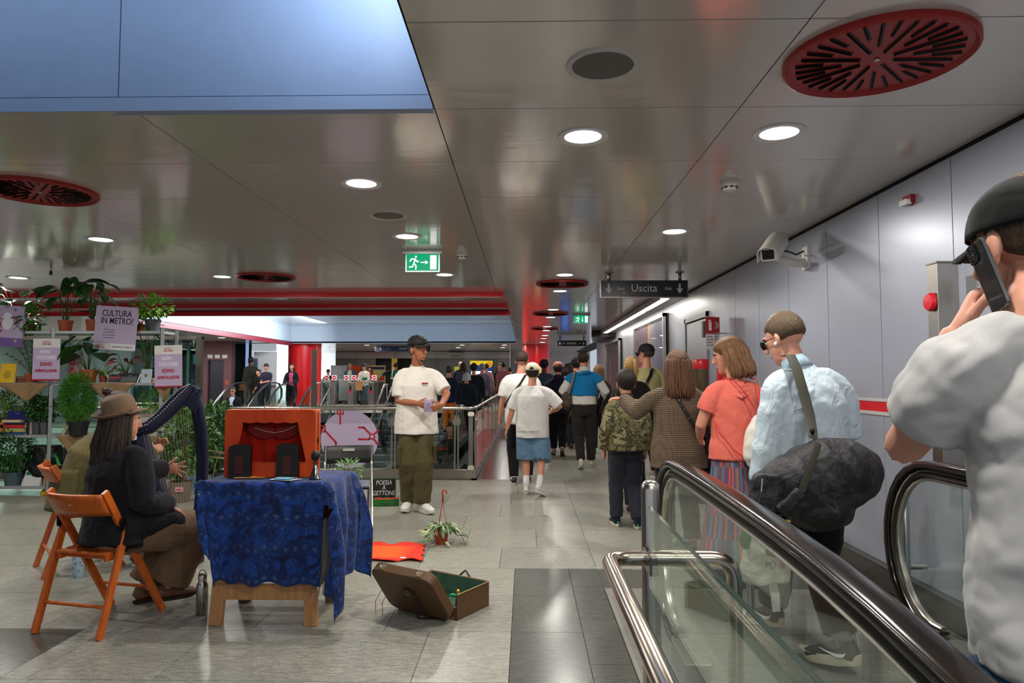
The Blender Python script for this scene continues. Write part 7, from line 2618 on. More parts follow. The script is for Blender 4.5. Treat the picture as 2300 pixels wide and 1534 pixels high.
text('PÜ', .042, 'lettering', M('#4f7358', .6), o, (.045, -.121, -.285), (PI / 2, .1, 0), bold=.001)
MB().box((.10, -.112, -.30), (.12, -.104, -.292)).box((.098, -.112, -.286), (.122, -.104, -.278)).box((.10, -.112, -.272), (.12, -.104, -.264)).build('red_print', M('#b5504a', .6), o)
MB().tube([(.09, -.02, -.40), (.10, -.02, -.46), (.105, -.02, -.54)], [(.022, .006), (.024, .006), (.02, .006)], 8, side=(1, 0, 0)).build('paper_roll', M('#d8d5cd', .6), o)

# ---------------------------------------------------------------- 17 man on the phone, very near
L = Vector((1.09, 1.36, -.03))
p = Person(L, -4, 1.83, 'person close by in a grey T-shirt and black cap holding a phone to the ear', skin='pink', near=2, fine=.0058, w=1.06,
   joints=dict(shL=('p', 2205, 775, 1.33), shR=(.19, -.0, 1.40), nek=('p', 2345, 690, 1.33), hea=('p', 2312, 560, 1.38), wrL=('p', 2150, 745, 1.50),
      anL=(-.1, .1, .085), anR=(.1, -.05, .085)),
   head=(14, -6, 0), elbow=dict(L=(-.42, .0, -1)), hands=dict(L=dict(dirv=(.35, -.1, .9), palm=(.9, -.4, -.2), curl=.8, thumb=.3)))
TEE = cl('#acabaa', '#8a898a', wstr=.35, fine=700, grain=.35, wr=6)
p.top(TEE, hem=.855, sleeve=.70, ease=.034, arm_ease=.026, name='t_shirt', minw=.175, wr=.012, vox=.0075)
p.trousers(cl('#2f5074', '#1c3450', grain=.3, fine=500), r=(.112, .105, .09, .085, .075), voxel=.011)
p.shoes(M('#26262a', .6), WSOLE)
p.hair('#3a2a20', '#59442f', back=-.03)
p.cap(cl('#0d0f0e', '#060707', wstr=.3, grain=.02), tilt=.04, z0=.040)
o = root('phone', P(2220, 620, 1.37), 'dark smartphone in a clear case held against the ear by the person in grey', 'phone')
ph = Matrix.Rotation(math.radians(-104), 4, 'Z') @ Matrix.Rotation(math.radians(-14), 4, 'Y') @ Matrix.Rotation(math.radians(12), 4, 'X')
MB().rbox((-.034, -.004, -.072), (.034, .004, .072), .010, ph, axis=1).build('back', M('#23252a', .15, .3, coat=.5), o, bevel=.001)
MB().rbox((-.0355, -.003, -.0735), (.0355, .0035, .0735), .011, ph, axis=1).build('case', M('#6d7075', .15, .6), o, bevel=.001)
cb_ = MB().rbox((-.034, -.007, .036), (.004, -.003, .074), .008, ph, axis=1).build('camera_block', M('#15171b', .15), o)
for x, z in ((-.025, .064), (-.025, .046), (-.008, .055)):
 MB().lathe([(.0075, 0), (.006, .002), (0, .0015)], 14, xf=ph @ Matrix.Translation((x, -.007, z)) @ Matrix.Rotation(PI / 2, 4, 'X')).build('lens', M('#0a0a0c', .05), cb_)

# ================================================================== further people in the corridor and hall
def walker(px, top, Y, z, h, face, label, tcol, bcol, hair, fem=False, skin='light', near=0, hs='short', cap=None, w=1.0, sleeve=1.95, joints=None, head=(0, 0, 0), long_=.3, shoes='#222222', bag=None):
 x = P(px, 850, Y).x
 p = Person(Vector((x, Y, z)), face, h, label, skin=skin, near=near, fem=fem, w=w, joints=joints, head=head)
 p.top(cl(tcol), hem=.80, sleeve=sleeve, ease=.03, arm_ease=.03, wr=.0, vox=.016)
 p.trousers(cl(bcol), r=(.105, .1, .085, .078, .065), wr=.0, voxel=.018)
 p.shoes(M(shoes, .6), M('#8a857c', .7))
 p.hair(hair[0], hair[1], hs, long_)
 if cap:
  p.cap(M(cap, .7))
 return p


ST = dict(anL=(-.08, .12, .085), anR=(.08, -.1, .085))
walker(1279, 808, 15.2, 0, 1.74, -20, 'person in a vivid red top with long dark wavy hair, behind the pink cap', '#b8161c', '#1d1d22', ('#20140f', '#3b271d'), fem=True, hs='long', head=(-20, 0, 0))
walker(1222, 803, 16.2, 0, 1.84, 0, 'tall person with dark hair standing behind the red column side of the crowd', '#2c3a48', '#1d1d22', ('#0e0a09', '#1d1613'), skin='dark', hs='afro')
walker(1208, 815, 18.0, 0, 1.72, 0, 'person with blonde hair hidden behind the beige cap', '#5a6a78', '#2b2b30', ('#a98a58', '#d3b983'), fem=True, hs='bob', long_=.12)
walker(1294, 804, 14.0, 0, 1.80, 0, 'person with short black curly hair left of the blue jumper', '#d5d2cc', '#26262c', ('#0d0a0a', '#1c1615'), hs='curly')
walker(1268, 880, 14.6, 0, 1.62, 0, 'person in a purple patterned skirt between the navy hoodie and the blue jumper', '#5b3f72', '#3e2a4c', ('#18100d', '#2c1f19'), fem=True)
walker(1183, 845, 12.0, 0, 1.62, 0, 'person with reddish brown hair half hidden behind the white T-shirt and strap', '#6c4a3a', '#222226', ('#5a3018', '#8a5a30'), fem=True, hs='long')
walker(1345, 830, 13.2, 0, 1.66, 0, 'person with light brown hair just past the blue jumper', '#3c3430', '#222226', ('#6a4c30', '#8f6c48'), fem=True, hs='long')
walker(1395, 862, 7.4, 0, 1.34, -4, 'small child with dark hair and a grey top, left of the camouflage jacket', '#3a3638', '#26242a', ('#1b1310', '#2f231d'))
# the queue beyond the balustrade (far level)
walker(1048, 838, 11.4 + 6, 0.0, 1.55, -4, 'grey haired person in a dark navy jacket, back turned, beyond the balustrade corner', '#131a24', '#2a2e38', ('#8a8a90', '#c2c2c6'), w=1.25, hs='bob', long_=.06)
walker(1064, 818, 19.0, 0.0, 1.80, 10, 'person in a black coat with curly black hair in the queue', '#14181c', '#1c1c22', ('#0c0908', '#1a1412'), w=1.2, hs='curly')
walker(1083, 818, 21.0, 0.05, 1.80, -6, 'grey haired person in a mauve grey jumper in the queue', '#6f6577', '#333138', ('#6d6a6c', '#97949a'), w=1.1)
walker(1040, 828, 22.8, FAR_Z, 1.62, 20, 'person with glasses on the head and brown hair, in a grey scarf, in the queue', '#4c4a52', '#2d2b30', ('#2a1c14', '#46332a'), fem=True, hs='bob', long_=.12)
walker(1093, 822, 24.5, FAR_Z, 1.62, 0, 'person in a pink top in front of the lit kiosk', '#c98f92', '#3b3136', ('#150f0d', '#2a201b'), fem=True)
walker(1034, 818, 27.0, FAR_Z, 1.74, 185, 'bald person facing this way in a dark jacket with white papers by the green banner', '#1a2740', '#2a2c34', ('#8a6a56', '#9c7a64'), skin='pink')
walker(1131, 820, 24.0, FAR_Z, 1.66, 0, 'person in a dusty pink T-shirt at the end of the queue', '#a85c62', '#2b2b32', ('#17100e', '#2c211c'), sleeve=.9)
walker(1122, 818, 26.5, FAR_Z, 1.68, 200, 'person facing this way with a black bag strap, beyond the pink T-shirt', '#2a2624', '#7d1f24', ('#14100e', '#241c18'))
walker(1008, 824, 18.0, 0.0, 1.72, -10, 'person in a dark blue coat half hidden behind the young man', '#1a1f33', '#c86a28', ('#2f2119', '#4b382c'))
walker(1146, 828, 25.0, FAR_Z, 1.5, 0, 'small dark haired person at the far end of the queue', '#7c5560', '#2b2b32', ('#120d0c', '#251b18'))
# around the ticket gates
p = walker(786, 817, 31.7, FAR_Z, 1.80, 180, 'person in a blue open jacket over a white shirt coming through the ticket gates', '#3a5a78', '#2b3038', ('#a58a66', '#c9b18c'), near=0, skin='pink')
mb = MB()
p.torso(mb, .80, 1.46, .012, scale=.7)
o = soft(mb, 'white_shirt', cl('#dcdad8'), p.root, .014)
o.location = (0, .068, 0)
p = walker(818, 823, 28.8, FAR_Z, 1.70, 172, 'person in a white top and dark cap carrying a brown paper bag at the gates', '#dad7d2', '#46545e', ('#15110f', '#2a221d'), skin='pink', cap='#1b1b1e', joints=dict(wrL=(-.12, .25, 1.02), wrR=(.16, .25, 1.05)))
MB().tube([(-.03, .2, 1.12), (-.12, .25, 1.1), (-.2, .2, 1.12)], .06, 8).build('green_sleeve', cl('#1f6b3a'), p.root, smooth=True)
o = thing_at(p, 'paper_bag', 'brown paper bag held by the person in white at the ticket gates', 'bag')
MB().box((-.02, .22, .62), (.26, .34, .98)).build('sack', M('#b98c5a', .8), o, bevel=.01)
MB().tube([(.06, .28, .97), (.1, .28, 1.08), (.16, .28, .97)], .008, 6).build('handle', M('#9a7448', .8), o)
walker(831, 824, 31.4, FAR_Z, 1.64, 165, 'person in a red top with dark hair behind the white top at the gates', '#b5281f', '#2a2a30', ('#2d1a10', '#4a2f1f'), fem=True, hs='long')
walker(737, 826, 31.0, FAR_Z, 1.50, 190, 'person in black with a cap waiting behind the left ticket gate', '#17161a', '#5a1c1c', ('#120e0d', '#241d1a'), cap='#1d1b1b')
p = walker(888, 818, 29.0, FAR_Z, 1.76, 10, 'security guard in black with a green and silver reflective vest, back turned', '#15171b', '#101114', ('#0d0a09', '#1a1513'), skin='tan', joints=dict(wrL=(-.5, .2, 1.28)))
vb = MB()
p.torso(vb, 1.12, 1.44, .048)
v_ = soft(vb, 'vest', cl('#0f5a38'), p.root, .014)
for x in (-.12, .12):
 p.strap([(x, -.09, 1.46), (x * 1.05, -.165, 1.35), (x * 1.1, -.168, 1.2), (x * 1.1, -.168, 1.1)], .045, M('#b9b9bd', .3), 'reflective_strip')
MB().box((-.2, -.19, 1.1), (.2, -.165, 1.15)).build('reflective_band', M('#b9b9bd', .3), p.root)
walker(905, 832, 29.6, FAR_Z, 1.42, 190, 'child with dark red hair in a pale blue jacket beside the security guard', '#7fa3c4', '#3a4a6a', ('#3a1414', '#5a2020'))
walker(917, 842, 27.5, FAR_Z, 1.55, 0, 'person in a cream top and rust trousers far behind the standing young man', '#cfc4ae', '#a8572c', ('#20150f', '#382820'), fem=True)
# left: escalator landing
p = walker(655, 828, 24.0, FAR_Z, 1.62, 184, 'person with long dark hair in a black jacket and pink top before the red column', '#16161a', '#1e1c22', ('#150e0c', '#2a1d18'), fem=True, hs='long', long_=.3, joints=dict(wrL=(-.18, .3, 1.02), wrR=(.18, .3, 1.0)))
mb = MB()
p.torso(mb, .95, 1.42, .012, scale=.62)
o = soft(mb, 'pink_top', cl('#c24a6a'), p.root, .014)
o.location = (0, .06, 0)
walker(598, 829, 23.3, FAR_Z, 1.60, 175, 'person with short dark hair in a plum T-shirt looking at a phone by the escalator', '#2a2233', '#1c1d22', ('#0f0b0a', '#201915'), sleeve=.8, joints=dict(wrL=(-.05, .3, 1.08), wrR=(.06, .3, 1.08)), head=(0, -25, 0))
walker(581, 838, 24.2, FAR_Z, 1.42, 150, 'person in black leaning on the escalator rail beside the plum T-shirt', '#111114', '#1b1b20', ('#120d0b', '#221915'), joints=dict(wrL=(-.3, .35, 1.0)))
walker(563, 806, 24.4, FAR_Z, 1.86, 60, 'tall dark silhouette with a backpack against the bright passage', '#24221c', '#3a372c', ('#0e0b0a', '#1a1513'), w=1.15, skin='dark')
walker(572, 825, 30.5, FAR_Z, 1.65, 0, 'distant small figure in the bright passage', '#8a8fa0', '#5a6070', ('#2a2220', '#403632'))
p = walker(524, 864, 21.0, -.52, 1.66, 183, 'person in a dark suit and pale shirt with glasses riding the left escalator', '#14161d', '#14161d', ('#120d0b', '#221915'))
mb = MB()
p.torso(mb, .95, 1.45, .012, scale=.6)
o = soft(mb, 'pale_shirt', cl('#b9c6d2'), p.root, .014)
o.location = (0, .062, 0)
p.glasses(BLACK, M('#333333', .1))
walker(1013, 955, 12.4, -1.05, 1.66, 178, 'dark clothed person going down the escalator behind the glass by the balustrade corner', '#1b1a20', '#17171c', ('#120e0d', '#241c19'), joints=dict(wrL=(-.1, .28, 1.05), wrR=(.1, .28, 1.05)))
# ================================================================== GARDEN SHELVES
GALV = M('#a9adac', 0.4, 0.5)
SY0, SY1 = 8.30, 8.68
SZ = [2.0, 1.37, 0.735, 0.12]
sh = root('metal_shelving', (0, SY0, 0), 'galvanised metal shelving full of potted plants and books at the left', 'shelving')
for x in (-7.15, -5.77, -4.42):
 for y in (0.0, SY1 - SY0 - 0.04):
  MB().box((x - 0.025, y, 0), (x + 0.025, y + 0.006, 2.03)).box((x - 0.025, y, 0), (x - 0.019, y + 0.04, 2.03)).build('post', GALV, sh)
for i, z in enumerate(SZ):
 for x0, x1 in ((-7.13, -5.79), (-5.75, -4.44)):
  if i == 3 and x0 > -5.8:
   continue
  MB().box((x0, 0.004, z - 0.035), (x1, SY1 - SY0, z)).build('shelf_board', GALV, sh, bevel=0.003)
MB().bar((-7.13, SY1 - SY0, 0.15), (-5.8, SY1 - SY0, 1.3), 0.02, 0.004).bar((-5.8, SY1 - SY0, 0.15), (-7.13, SY1 - SY0, 1.3), 0.02, 0.004).build('brace', GALV, sh)


def blade(L, W, droop=0.5, fold=0.25, tip=1.0, n=7):
 b = MB()

 def f(u, v):
  w = W * (math.sin(PI * min(1, v * 0.97 + 0.03)) ** 0.75) * (1 - 0.35 * v * tip)
  s = (u - 0.5) * 2
  a = v * droop
  return (s * w, L * math.sin(a) / max(droop, 1e-3) if droop else L * v, abs(s) * w * fold - L * (1 - math.cos(a)) / max(droop, 1e-3))
 return b.grid(f, 4, n)


LEAVES = {}


def leaf_mesh(kind, c1, c2):
 key = (kind, c1, c2)
 if key not in LEAVES:
  L = dict(lily=(1.0, .22, 1.2), heart=(1.0, .40, .8), oval=(1.0, .26, .6), round=(1.0, .46, .5), strap=(1.0, .10, 1.5))[kind]
  LEAVES[key] = blade(*L).mesh('leaf_blade', M(c1, .38, kind='leaf', color2=c2), True)
 return LEAVES[key]


def pot(parent, r, h, c, taper=.78, rim=True):
 pr = [(r * taper, 0), (r * .97, h * .82), (r * 1.0, h * .82), (r * 1.02, h), (r * .93, h), (r * .9, h * .86), (0, h * .86)] if rim else [(r * taper, 0), (r * .9, h * .4), (r, h), (r * .93, h), (r * .9, h * .9), (0, h * .9)]
 MB().lathe(pr, 24).build('pot', M(c, .6, vary=.3), parent, smooth=35)
 MB().lathe([(r * .89, h * .87), (0, h * .9)], 20).build('soil', M('#2b2019', .95), parent)


def leafy(loc, label, pr, ph, pc, n, hgt, spread, ll, kind='lily', c1='#12300f', c2='#2f6a1e', seed=1, tilt=.5, az=None, name='potted_plant', rim=True):
 o = root(name, loc, label, 'plant')
 if ph:
  pot(o, pr, ph, pc, rim=rim)
 rr = random.Random(seed)
 me = leaf_mesh(kind, c1, c2)
 st = MB()
 for i in range(n):
  a = (2 * PI * i / n + rr.uniform(-.4, .4)) if az is None else rr.uniform(*az)
  f = rr.uniform(.35, 1)
  tip = Vector((math.cos(a) * spread * f, math.sin(a) * spread * f * .7, ph + hgt * rr.uniform(.45, 1.0)))
  b0 = Vector((math.cos(a) * .015, math.sin(a) * .015, ph * .85))
  mid = b0.lerp(tip, .5) + Vector((0, 0, hgt * .12))
  st.tube([b0, mid, tip], [.005, .004, .003], 5)
  L = ll * rr.uniform(.75, 1.15)
  q = bpy.data.objects.new('leaf', me)
  col.objects.link(q)
  q.parent = o
  q.location = tip
  q.scale = (L, L, L)
  q.rotation_euler = (rr.uniform(-.2, .7) * 1.0 + (tilt - .5), rr.uniform(-.5, .5), a - PI / 2 + rr.uniform(-.5, .5))
 st.build('stem', M('#3d5a22', .5), o, smooth=True)
 return o


def bushy(loc, label, pr, ph, pc, n, c, rad, leaf=.03, c1='#1d3f14', c2='#4d8a2c', seed=1, stemh=.1, name='potted_plant', shape='oval', rim=True, stems=4):
 """plant of many small leaves; c: crown centre above the base, rad: crown radii"""
 o = root(name, loc, label, 'plant')
 if ph:
  pot(o, pr, ph, pc, rim=rim)
 rr = random.Random(seed)
 b = MB()
 for i in range(n):
  while True:
   p = Vector((rr.uniform(-1, 1), rr.uniform(-1, 1), rr.uniform(-1, 1)))
   if .25 < p.length < 1:
    break
  out = p.normalized()
  p = Vector(c) + Vector((p.x * rad[0], p.y * rad[1], p.z * rad[2]))
  L = leaf * rr.uniform(.7, 1.3)
  d = (out + Vector((rr.uniform(-.7, .7), rr.uniform(-.7, .7), rr.uniform(-.8, .5)))).normalized()
  if shape == 'needle':
   s_ = d.orthogonal().normalized() * L * .05
   b.add([p - s_, p + d * L, p + s_], [(0, 1, 2)])
  else:
   s_ = d.cross(Vector((rr.uniform(-.3, .3), rr.uniform(-.3, .3), 1))).normalized() * L * (.32 if shape == 'oval' else .12)
   u = s_.cross(d).normalized() * L * .1
   b.add([p, p + d * L * .5 + s_ + u, p + d * L, p + d * L * .5 - s_ + u, p + d * L * .5], [(0, 4, 1), (4, 2, 1), (0, 3, 4), (4, 3, 2)])
 tag(b.build('foliage', M(c1, .5, kind='leaf', color2=c2), o), kind='stuff')
 st = MB()
 for i in range(stems):
  a = 2 * PI * i / stems
  st.tube([(0.01 * math.cos(a), .01 * math.sin(a), ph * .8), (c[0] * .5 + rad[0] * .25 * math.cos(a), rad[1] * .25 * math.sin(a), (ph + c[2]) * .5), (c[0] + rad[0] * .6 * math.cos(a), rad[1] * .6 * math.sin(a), c[2] + rad[2] * .3)], [.006, .005, .002], 5)
 st.build('stem', M('#4a4226', .6), o)
 return o


TERRA = '#a4502c'


def S(px, z, y=.15):
 v = P(px, 850, SY0 + y)
 return Vector((v.x, SY0 + y, z))


# top shelf
leafy(S(143, SZ[0]), 'peace lily with broad drooping leaves in a terracotta pot, middle of the top shelf', .085, .14, TERRA, 14, .52, .20, .34, 'lily', seed=4)
leafy(S(203, SZ[0]), 'tallest leafy plant in a terracotta pot on the top shelf beside the culture sign', .075, .15, TERRA, 14, .55, .18, .32, 'lily', seed=9)
leafy(S(28, SZ[0]), 'large leaved plant on the top shelf behind the purple poster at the left edge', .08, .14, TERRA, 12, .48, .24, .24, 'heart', '#14321a', '#2c5f28', seed=12)
bushy(S(66, SZ[0], .10), 'small trailing bright green plant in a brown pot on the top shelf', .06, .12, '#7a4028', 260, (-.02, -.02, .15), (.17, .12, .17), .065, '#235a14', '#5c9a30', seed=3)
bushy(S(340, SZ[0]), 'light green umbrella tree in a dark grey pot, right end of the top shelf', .092, .15, '#43464c', 230, (-.02, 0, .30), (.24, .16, .13), .075, '#2d5a18', '#7db23a', seed=5)
bushy(S(312, SZ[0], .25), 'small dark green plant tucked behind the lilac culture sign', .06, .1, TERRA, 120, (0, 0, .13), (.09, .08, .09), .05, '#163812', '#35702a', seed=8)
# second shelf
zz = root('potted_plant', S(70, SZ[1], .12), 'dark glossy feather leaved plant in a terracotta pot on the second shelf', 'plant')
pot(zz, .075, .11, TERRA)
me_z = leaf_mesh('oval', '#0b1c0c', '#1c3a18')
rr = random.Random(6)
for k in range(7):
 a = PI * (.15 + .8 * k / 6) + rr.uniform(-.1, .1)
 tip = Vector((math.cos(a) * .30, rr.uniform(-.12, .12), .11 + .42 * (.5 + .5 * math.sin(a))))
 MB().tube([(0, 0, .09), tip * .5 + Vector((0, 0, .1)), tip], [.009, .006, .003], 5).build('stem', M('#2c4a20', .5), zz)
 for j in range(9):
  f = .3 + .7 * j / 8
  p_ = (Vector((0, 0, .09)) * (1 - f) ** 2 + (tip * .5 + Vector((0, 0, .1))) * 2 * f * (1 - f) + tip * f * f)
  q = bpy.data.objects.new('leaf', me_z)
  col.objects.link(q)
  q.parent = zz
  q.location = p_
  q.scale = (.085,) * 3
  q.rotation_euler = (.5, 0, (a - PI / 2) + (1 if j % 2 else -1) * 1.0)
leafy(S(198, SZ[1], .12), 'swiss cheese plant with big heart shaped leaves in a terracotta pot on the second shelf', .098, .16, TERRA, 10, .40, .32, .28, 'round', '#123c14', '#2f7a22', seed=21, tilt=.2, az=(1.2, 5.2))
leafy(S(282, SZ[1], .2), 'plant with maroon and pink leaves behind the dark book on the second shelf', .07, .12, '#6d3a2a', 9, .22, .16, .17, 'lily', '#4a1a1c', '#9a5050', seed=14)
leafy(S(330, SZ[1], .22), 'climbing plant with dark heart leaves right of the lilac culture sign', .06, .11, TERRA, 16, .60, .14, .11, 'heart', '#16401a', '#3a7a30', seed=17)
leafy(S(232, SZ[1], .22), 'spiky pale green rosette plant behind the swiss cheese plant pot', .05, .09, TERRA, 14, .10, .16, .18, 'strap', '#31601c', '#86a846', seed=27)
# third shelf
bushy(S(180, SZ[2], .0), 'feathery bright green asparagus fern in a black pot beside the seated harpist', .115, .17, '#1b1d1e', 5200, (-.02, 0, .45), (.21, .17, .30), .06, '#2c6a0c', '#5f9c1e', seed=31, shape='needle')
bushy(S(48, SZ[2], .25), 'pale green fern with arching fronds on the third shelf', .08, .13, '#3b3d40', 700, (0, 0, .36), (.26, .15, .22), .07, '#2d7018', '#86bf55', seed=33, shape='thin')
bushy(S(88, SZ[2], .12), 'dark green small leaved plant in a grey pot, third shelf, left of the metal post', .055, .15, '#4a4d50', 420, (.02, 0, .32), (.17, .12, .15), .05, '#0f2a10', '#2e6428', seed=34)
bushy(S(106, SZ[2], .10), 'dark leaved plant in a pale rimmed grey pot next to the metal post', .06, .15, '#55585b', 260, (.03, 0, .30), (.13, .12, .14), .05, '#11300f', '#37702d', seed=35)
bushy(S(8, SZ[2], .2), 'variegated grey green plant at the left edge of the third shelf', .07, .12, TERRA, 300, (0, 0, .32), (.15, .12, .20), .05, '#4a5a3a', '#8c9a72', seed=36)
bushy(S(345, SZ[2] + .25, .25), 'small light green plant on a box behind the harp neck', .04, .07, '#c9b9a6', 300, (0, 0, .16), (.15, .12, .13), .06, '#2b6418', '#6fae3c', seed=37, shape='thin')
o = root('white_crate', S(345, SZ[2], .25), 'pale box carrying a small plant on the third shelf behind the harp', 'box')
MB().box((-.12, -.1, 0), (.12, .1, .245)).build('body', M('#b7aea2', .6), o, bevel=.004)
MB().box((-.125, -.105, .21), (.125, .105, .25)).build('lid', M('#8f8376', .6), o, bevel=.004)
# bottom shelf
bushy(S(38, SZ[3], .1), 'bushy fern in a blue grey pot on the lowest shelf', .105, .16, '#4b5f66', 1300, (-.03, 0, .42), (.26, .16, .30), .07, '#15401a', '#3d7a34', seed=41, shape='thin')
o = root('black_sack', S(105, SZ[3], .2), 'black open sack standing on the lowest shelf', 'sack')
soft(MB().tube([(0, 0, 0), (0, 0, .1), (0, 0, .3), (0, 0, .46)], [(.2, .12), (.24, .14), (.23, .14), (.2, .12)], 20, side=(1, 0, 0)), 'bag_body', M('#0b0b0c', .45), o, .014, 2, .03, 7)
MB().tube([(.2 * math.cos(i * PI / 12), .12 * math.sin(i * PI / 12), .46) for i in range(24)], .012, 6, closed=True).build('rolled_rim', M('#141415', .5), o)
o = root('soil_bag', S(75, SZ[3], .03), 'white printed paper bag with a green stripe leaning on the lowest shelf', 'bag')
MB().add([(-.1, 0, 0), (.12, 0, 0), (.13, .06, .21), (-.07, .06, .23), (-.1, .08, 0), (.12, .08, 0), (.13, .1, .21), (-.07, .1, .23)], [(0, 1, 2, 3), (4, 7, 6, 5), (0, 3, 7, 4), (1, 5, 6, 2), (3, 2, 6, 7), (0, 4, 5, 1)]).build('sack', M('#c6c7c5', .7), o)
MB().add([(-.07, .031, .125), (.06, .031, .13), (.062, .041, .165), (-.068, .041, .16)], [(0, 1, 2, 3)]).build('green_label', M('#15604a', .6), o)
o = root('watering_can', S(152, SZ[3], .12), 'bright green plastic watering can on the lowest shelf behind the harpist', 'watering can')
MB().lathe([(.09, 0), (.1, .02), (.09, .2), (.05, .22)], 18, (.08, 0, 0)).build('body', M('#12994a', .4), o, smooth=40)
MB().tube([(.0, 0, .08), (-.05, -.01, .2), (-.09, -.02, .33), (-.13, -.02, .36)], [.03, .022, .016, .02], 10).build('spout', M('#12a04c', .4), o, smooth=True)
MB().tube([(.1, 0, .2), (.16, 0, .3), (.2, 0, .2), (.17, 0, .06)], .012, 8).build('handle', M('#12994a', .4), o, smooth=True)
o = root('yellow_base_post', G(104, 1112), 'pale wooden stake with a yellow foot below the lowest shelf', 'stake')
MB().box((-.03, -.02, .05), (.03, .02, .5)).build('stake', M('#b99a68', .6), o)
MB().lathe([(.06, 0), (.065, .04), (.04, .07), (0, .07)], 16).build('foot', M('#c7a31a', .5), o, smooth=40)


# books
def book(loc, w, h, d, c, label, rot=(0, 0, 0), group=None, title=None, tcol='#e6e2d8', page='#d6cdb8'):
 """w wide, h tall, d thick; upright, cover facing the viewer"""
 o = root('book', loc, label, 'book', 0, group)
 o.rotation_euler = rot
 MB().box((-w / 2 + .003, .003, .003), (w / 2 - .003, d - .003, h - .003)).build('pages', M(page, .8), o)
 MB().box((-w / 2, 0, 0), (w / 2, .003, h)).box((-w / 2, d - .003, 0), (w / 2, d, h)).box((-w / 2, 0, 0), (-w / 2 + .003, d, h)).build('cover', M(c, .45), o)
 if title:
  text(title, h * .13, 'lettering', M(tcol, .5), o, (0, -.001, h * .72), sx=.9)
 return o


o = book(S(14, SZ[1], .05), .19, .235, .03, '#d9ae1c', 'yellow book standing on the second shelf at the left edge', (-.15, 0, 0))
MB().ell((0, -.004, .10), (.045, .002, .05), 14, 8).build('cover_picture', M('#a8902a', .6), o)
o = book(S(287, SZ[1], .02), .24, .13, .025, '#22272b', 'dark book with a grey picture and red edge leaning on the second shelf', (-.5, 0, -.15), title='LISTEN', tcol='#9a9a9a')
MB().box((-.11, -.003, .01), (.10, 0, .08)).build('cover_picture', M('#5d6b66', .6, vary=.6, scale=60, color2='#101412'), o)
MB().box((-.122, 0, -.002), (.122, .025, .004)).build('red_edge', M('#8e1b1b', .5), o)
o = book(S(326, SZ[1], .06), .12, .17, .02, '#9fb0b8', 'pale blue book with a small emblem on the second shelf', (-.25, 0, .15))
MB().ell((0, -.003, .09), (.018, .002, .02), 10, 6).build('emblem', M('#6d5a1e', .6), o)
o = book(S(258, SZ[1], .10), .16, .11, .03, '#1d1b22', 'black book with a red stripe lying open at an angle on the second shelf', (-.35, 0, .1))
MB().box((-.07, -.003, .05), (.06, 0, .075)).build('red_stripe', M('#a61c2c', .5), o)


def flat(px, z, w, d, h, c, label, group=None, y=.02, rz=0, page='#cfc6b2'):
 o = root('book', S(px, z, y), label, 'book', rz, group)
 MB().box((-w / 2 + .002, .003, .003), (w / 2 - .002, d - .003, h - .003)).build('pages', M(page, .8), o)
 MB().box((-w / 2, 0, 0), (w / 2, d, .003)).box((-w / 2, 0, h - .003), (w / 2, d, h)).box((-w / 2, 0, 0), (w / 2, .003, h)).build('cover', M(c, .5), o)
 return o


GB_ = 'books stacked flat on the third shelf'
z = SZ[2]
for h, c, w, px, lab in ((.030, '#2a5a9c', .30, 33, 'blue book lying at the bottom of the stack on the third shelf'), (.052, '#a8a05a', .25, 33, 'thick yellowish book lying second from the bottom of the stack'),
      (.040, '#c0282c', .30, 32, 'red book lying in the middle of the stack on the third shelf'), (.022, '#23264e', .26, 36, 'navy book lying above the red one'), (.036, '#c9b58c', .22, 28, 'cream paperback lying on top of the stack')):
 flat(px, z, w, .2, h, c, lab, GB_)
 z += h + .0008
b_ = book(S(41, z + .001, .05), .23, .105, .03, '#14185a', 'dark blue book standing on its edge on top of the book stack', (-.06, 0, .02), title='RHYMES', tcol='#8f98c9')
flat(0, SZ[2], .12, .2, .15, '#c9761a', 'thick orange book at the left edge of the third shelf')
book(S(67, SZ[2], .05), .035, .2, .15, '#26221f', 'black spine book standing right of the book stack')
book(S(145, SZ[2] + .005, .03), .03, .22, .14, '#c0ad8c', 'book leaning slantwise right of the metal post on the third shelf', (0, math.radians(28), 0))
flat(336, SZ[1], .13, .16, .03, '#b7a182', 'beige paperback lying under the right do not touch sign', y=.12)
flat(336, SZ[1] + .031, .12, .15, .025, '#d3c5a6', 'cream paperback lying on the beige one under the right sign', y=.12)
flat(50, SZ[1], .30, .22, .04, '#6e4434', 'brown book lying flat on the second shelf beside the yellow book', y=.1)
flat(48, SZ[1] + .041, .26, .2, .035, '#7d5a48', 'reddish brown book lying on top of the brown one', y=.1)
o = root('pink_letter_board', S(166, SZ[1], .26), 'pale board with hot pink round letters on the second shelf', 'board')
MB().box((-.09, 0, 0), (.09, .012, .36)).build('board', M('#c9b3a8', .6), o)
PK = M('#e0456a', .5)
for z0, r_ in ((.27, .045), (.14, .04), (.05, .045)):
 MB().tube([(-.02 + r_ * .6 * math.cos(i * PI / 10), -.006, z0 + r_ * math.sin(i * PI / 10)) for i in range(20)], .011, 6, closed=True).build('pink_letter', PK, o)
MB().ell((.05, -.006, .24), (.014, .006, .014), 10, 6).build('pink_dot', PK, o)

# hessian triangles hung from the shelves

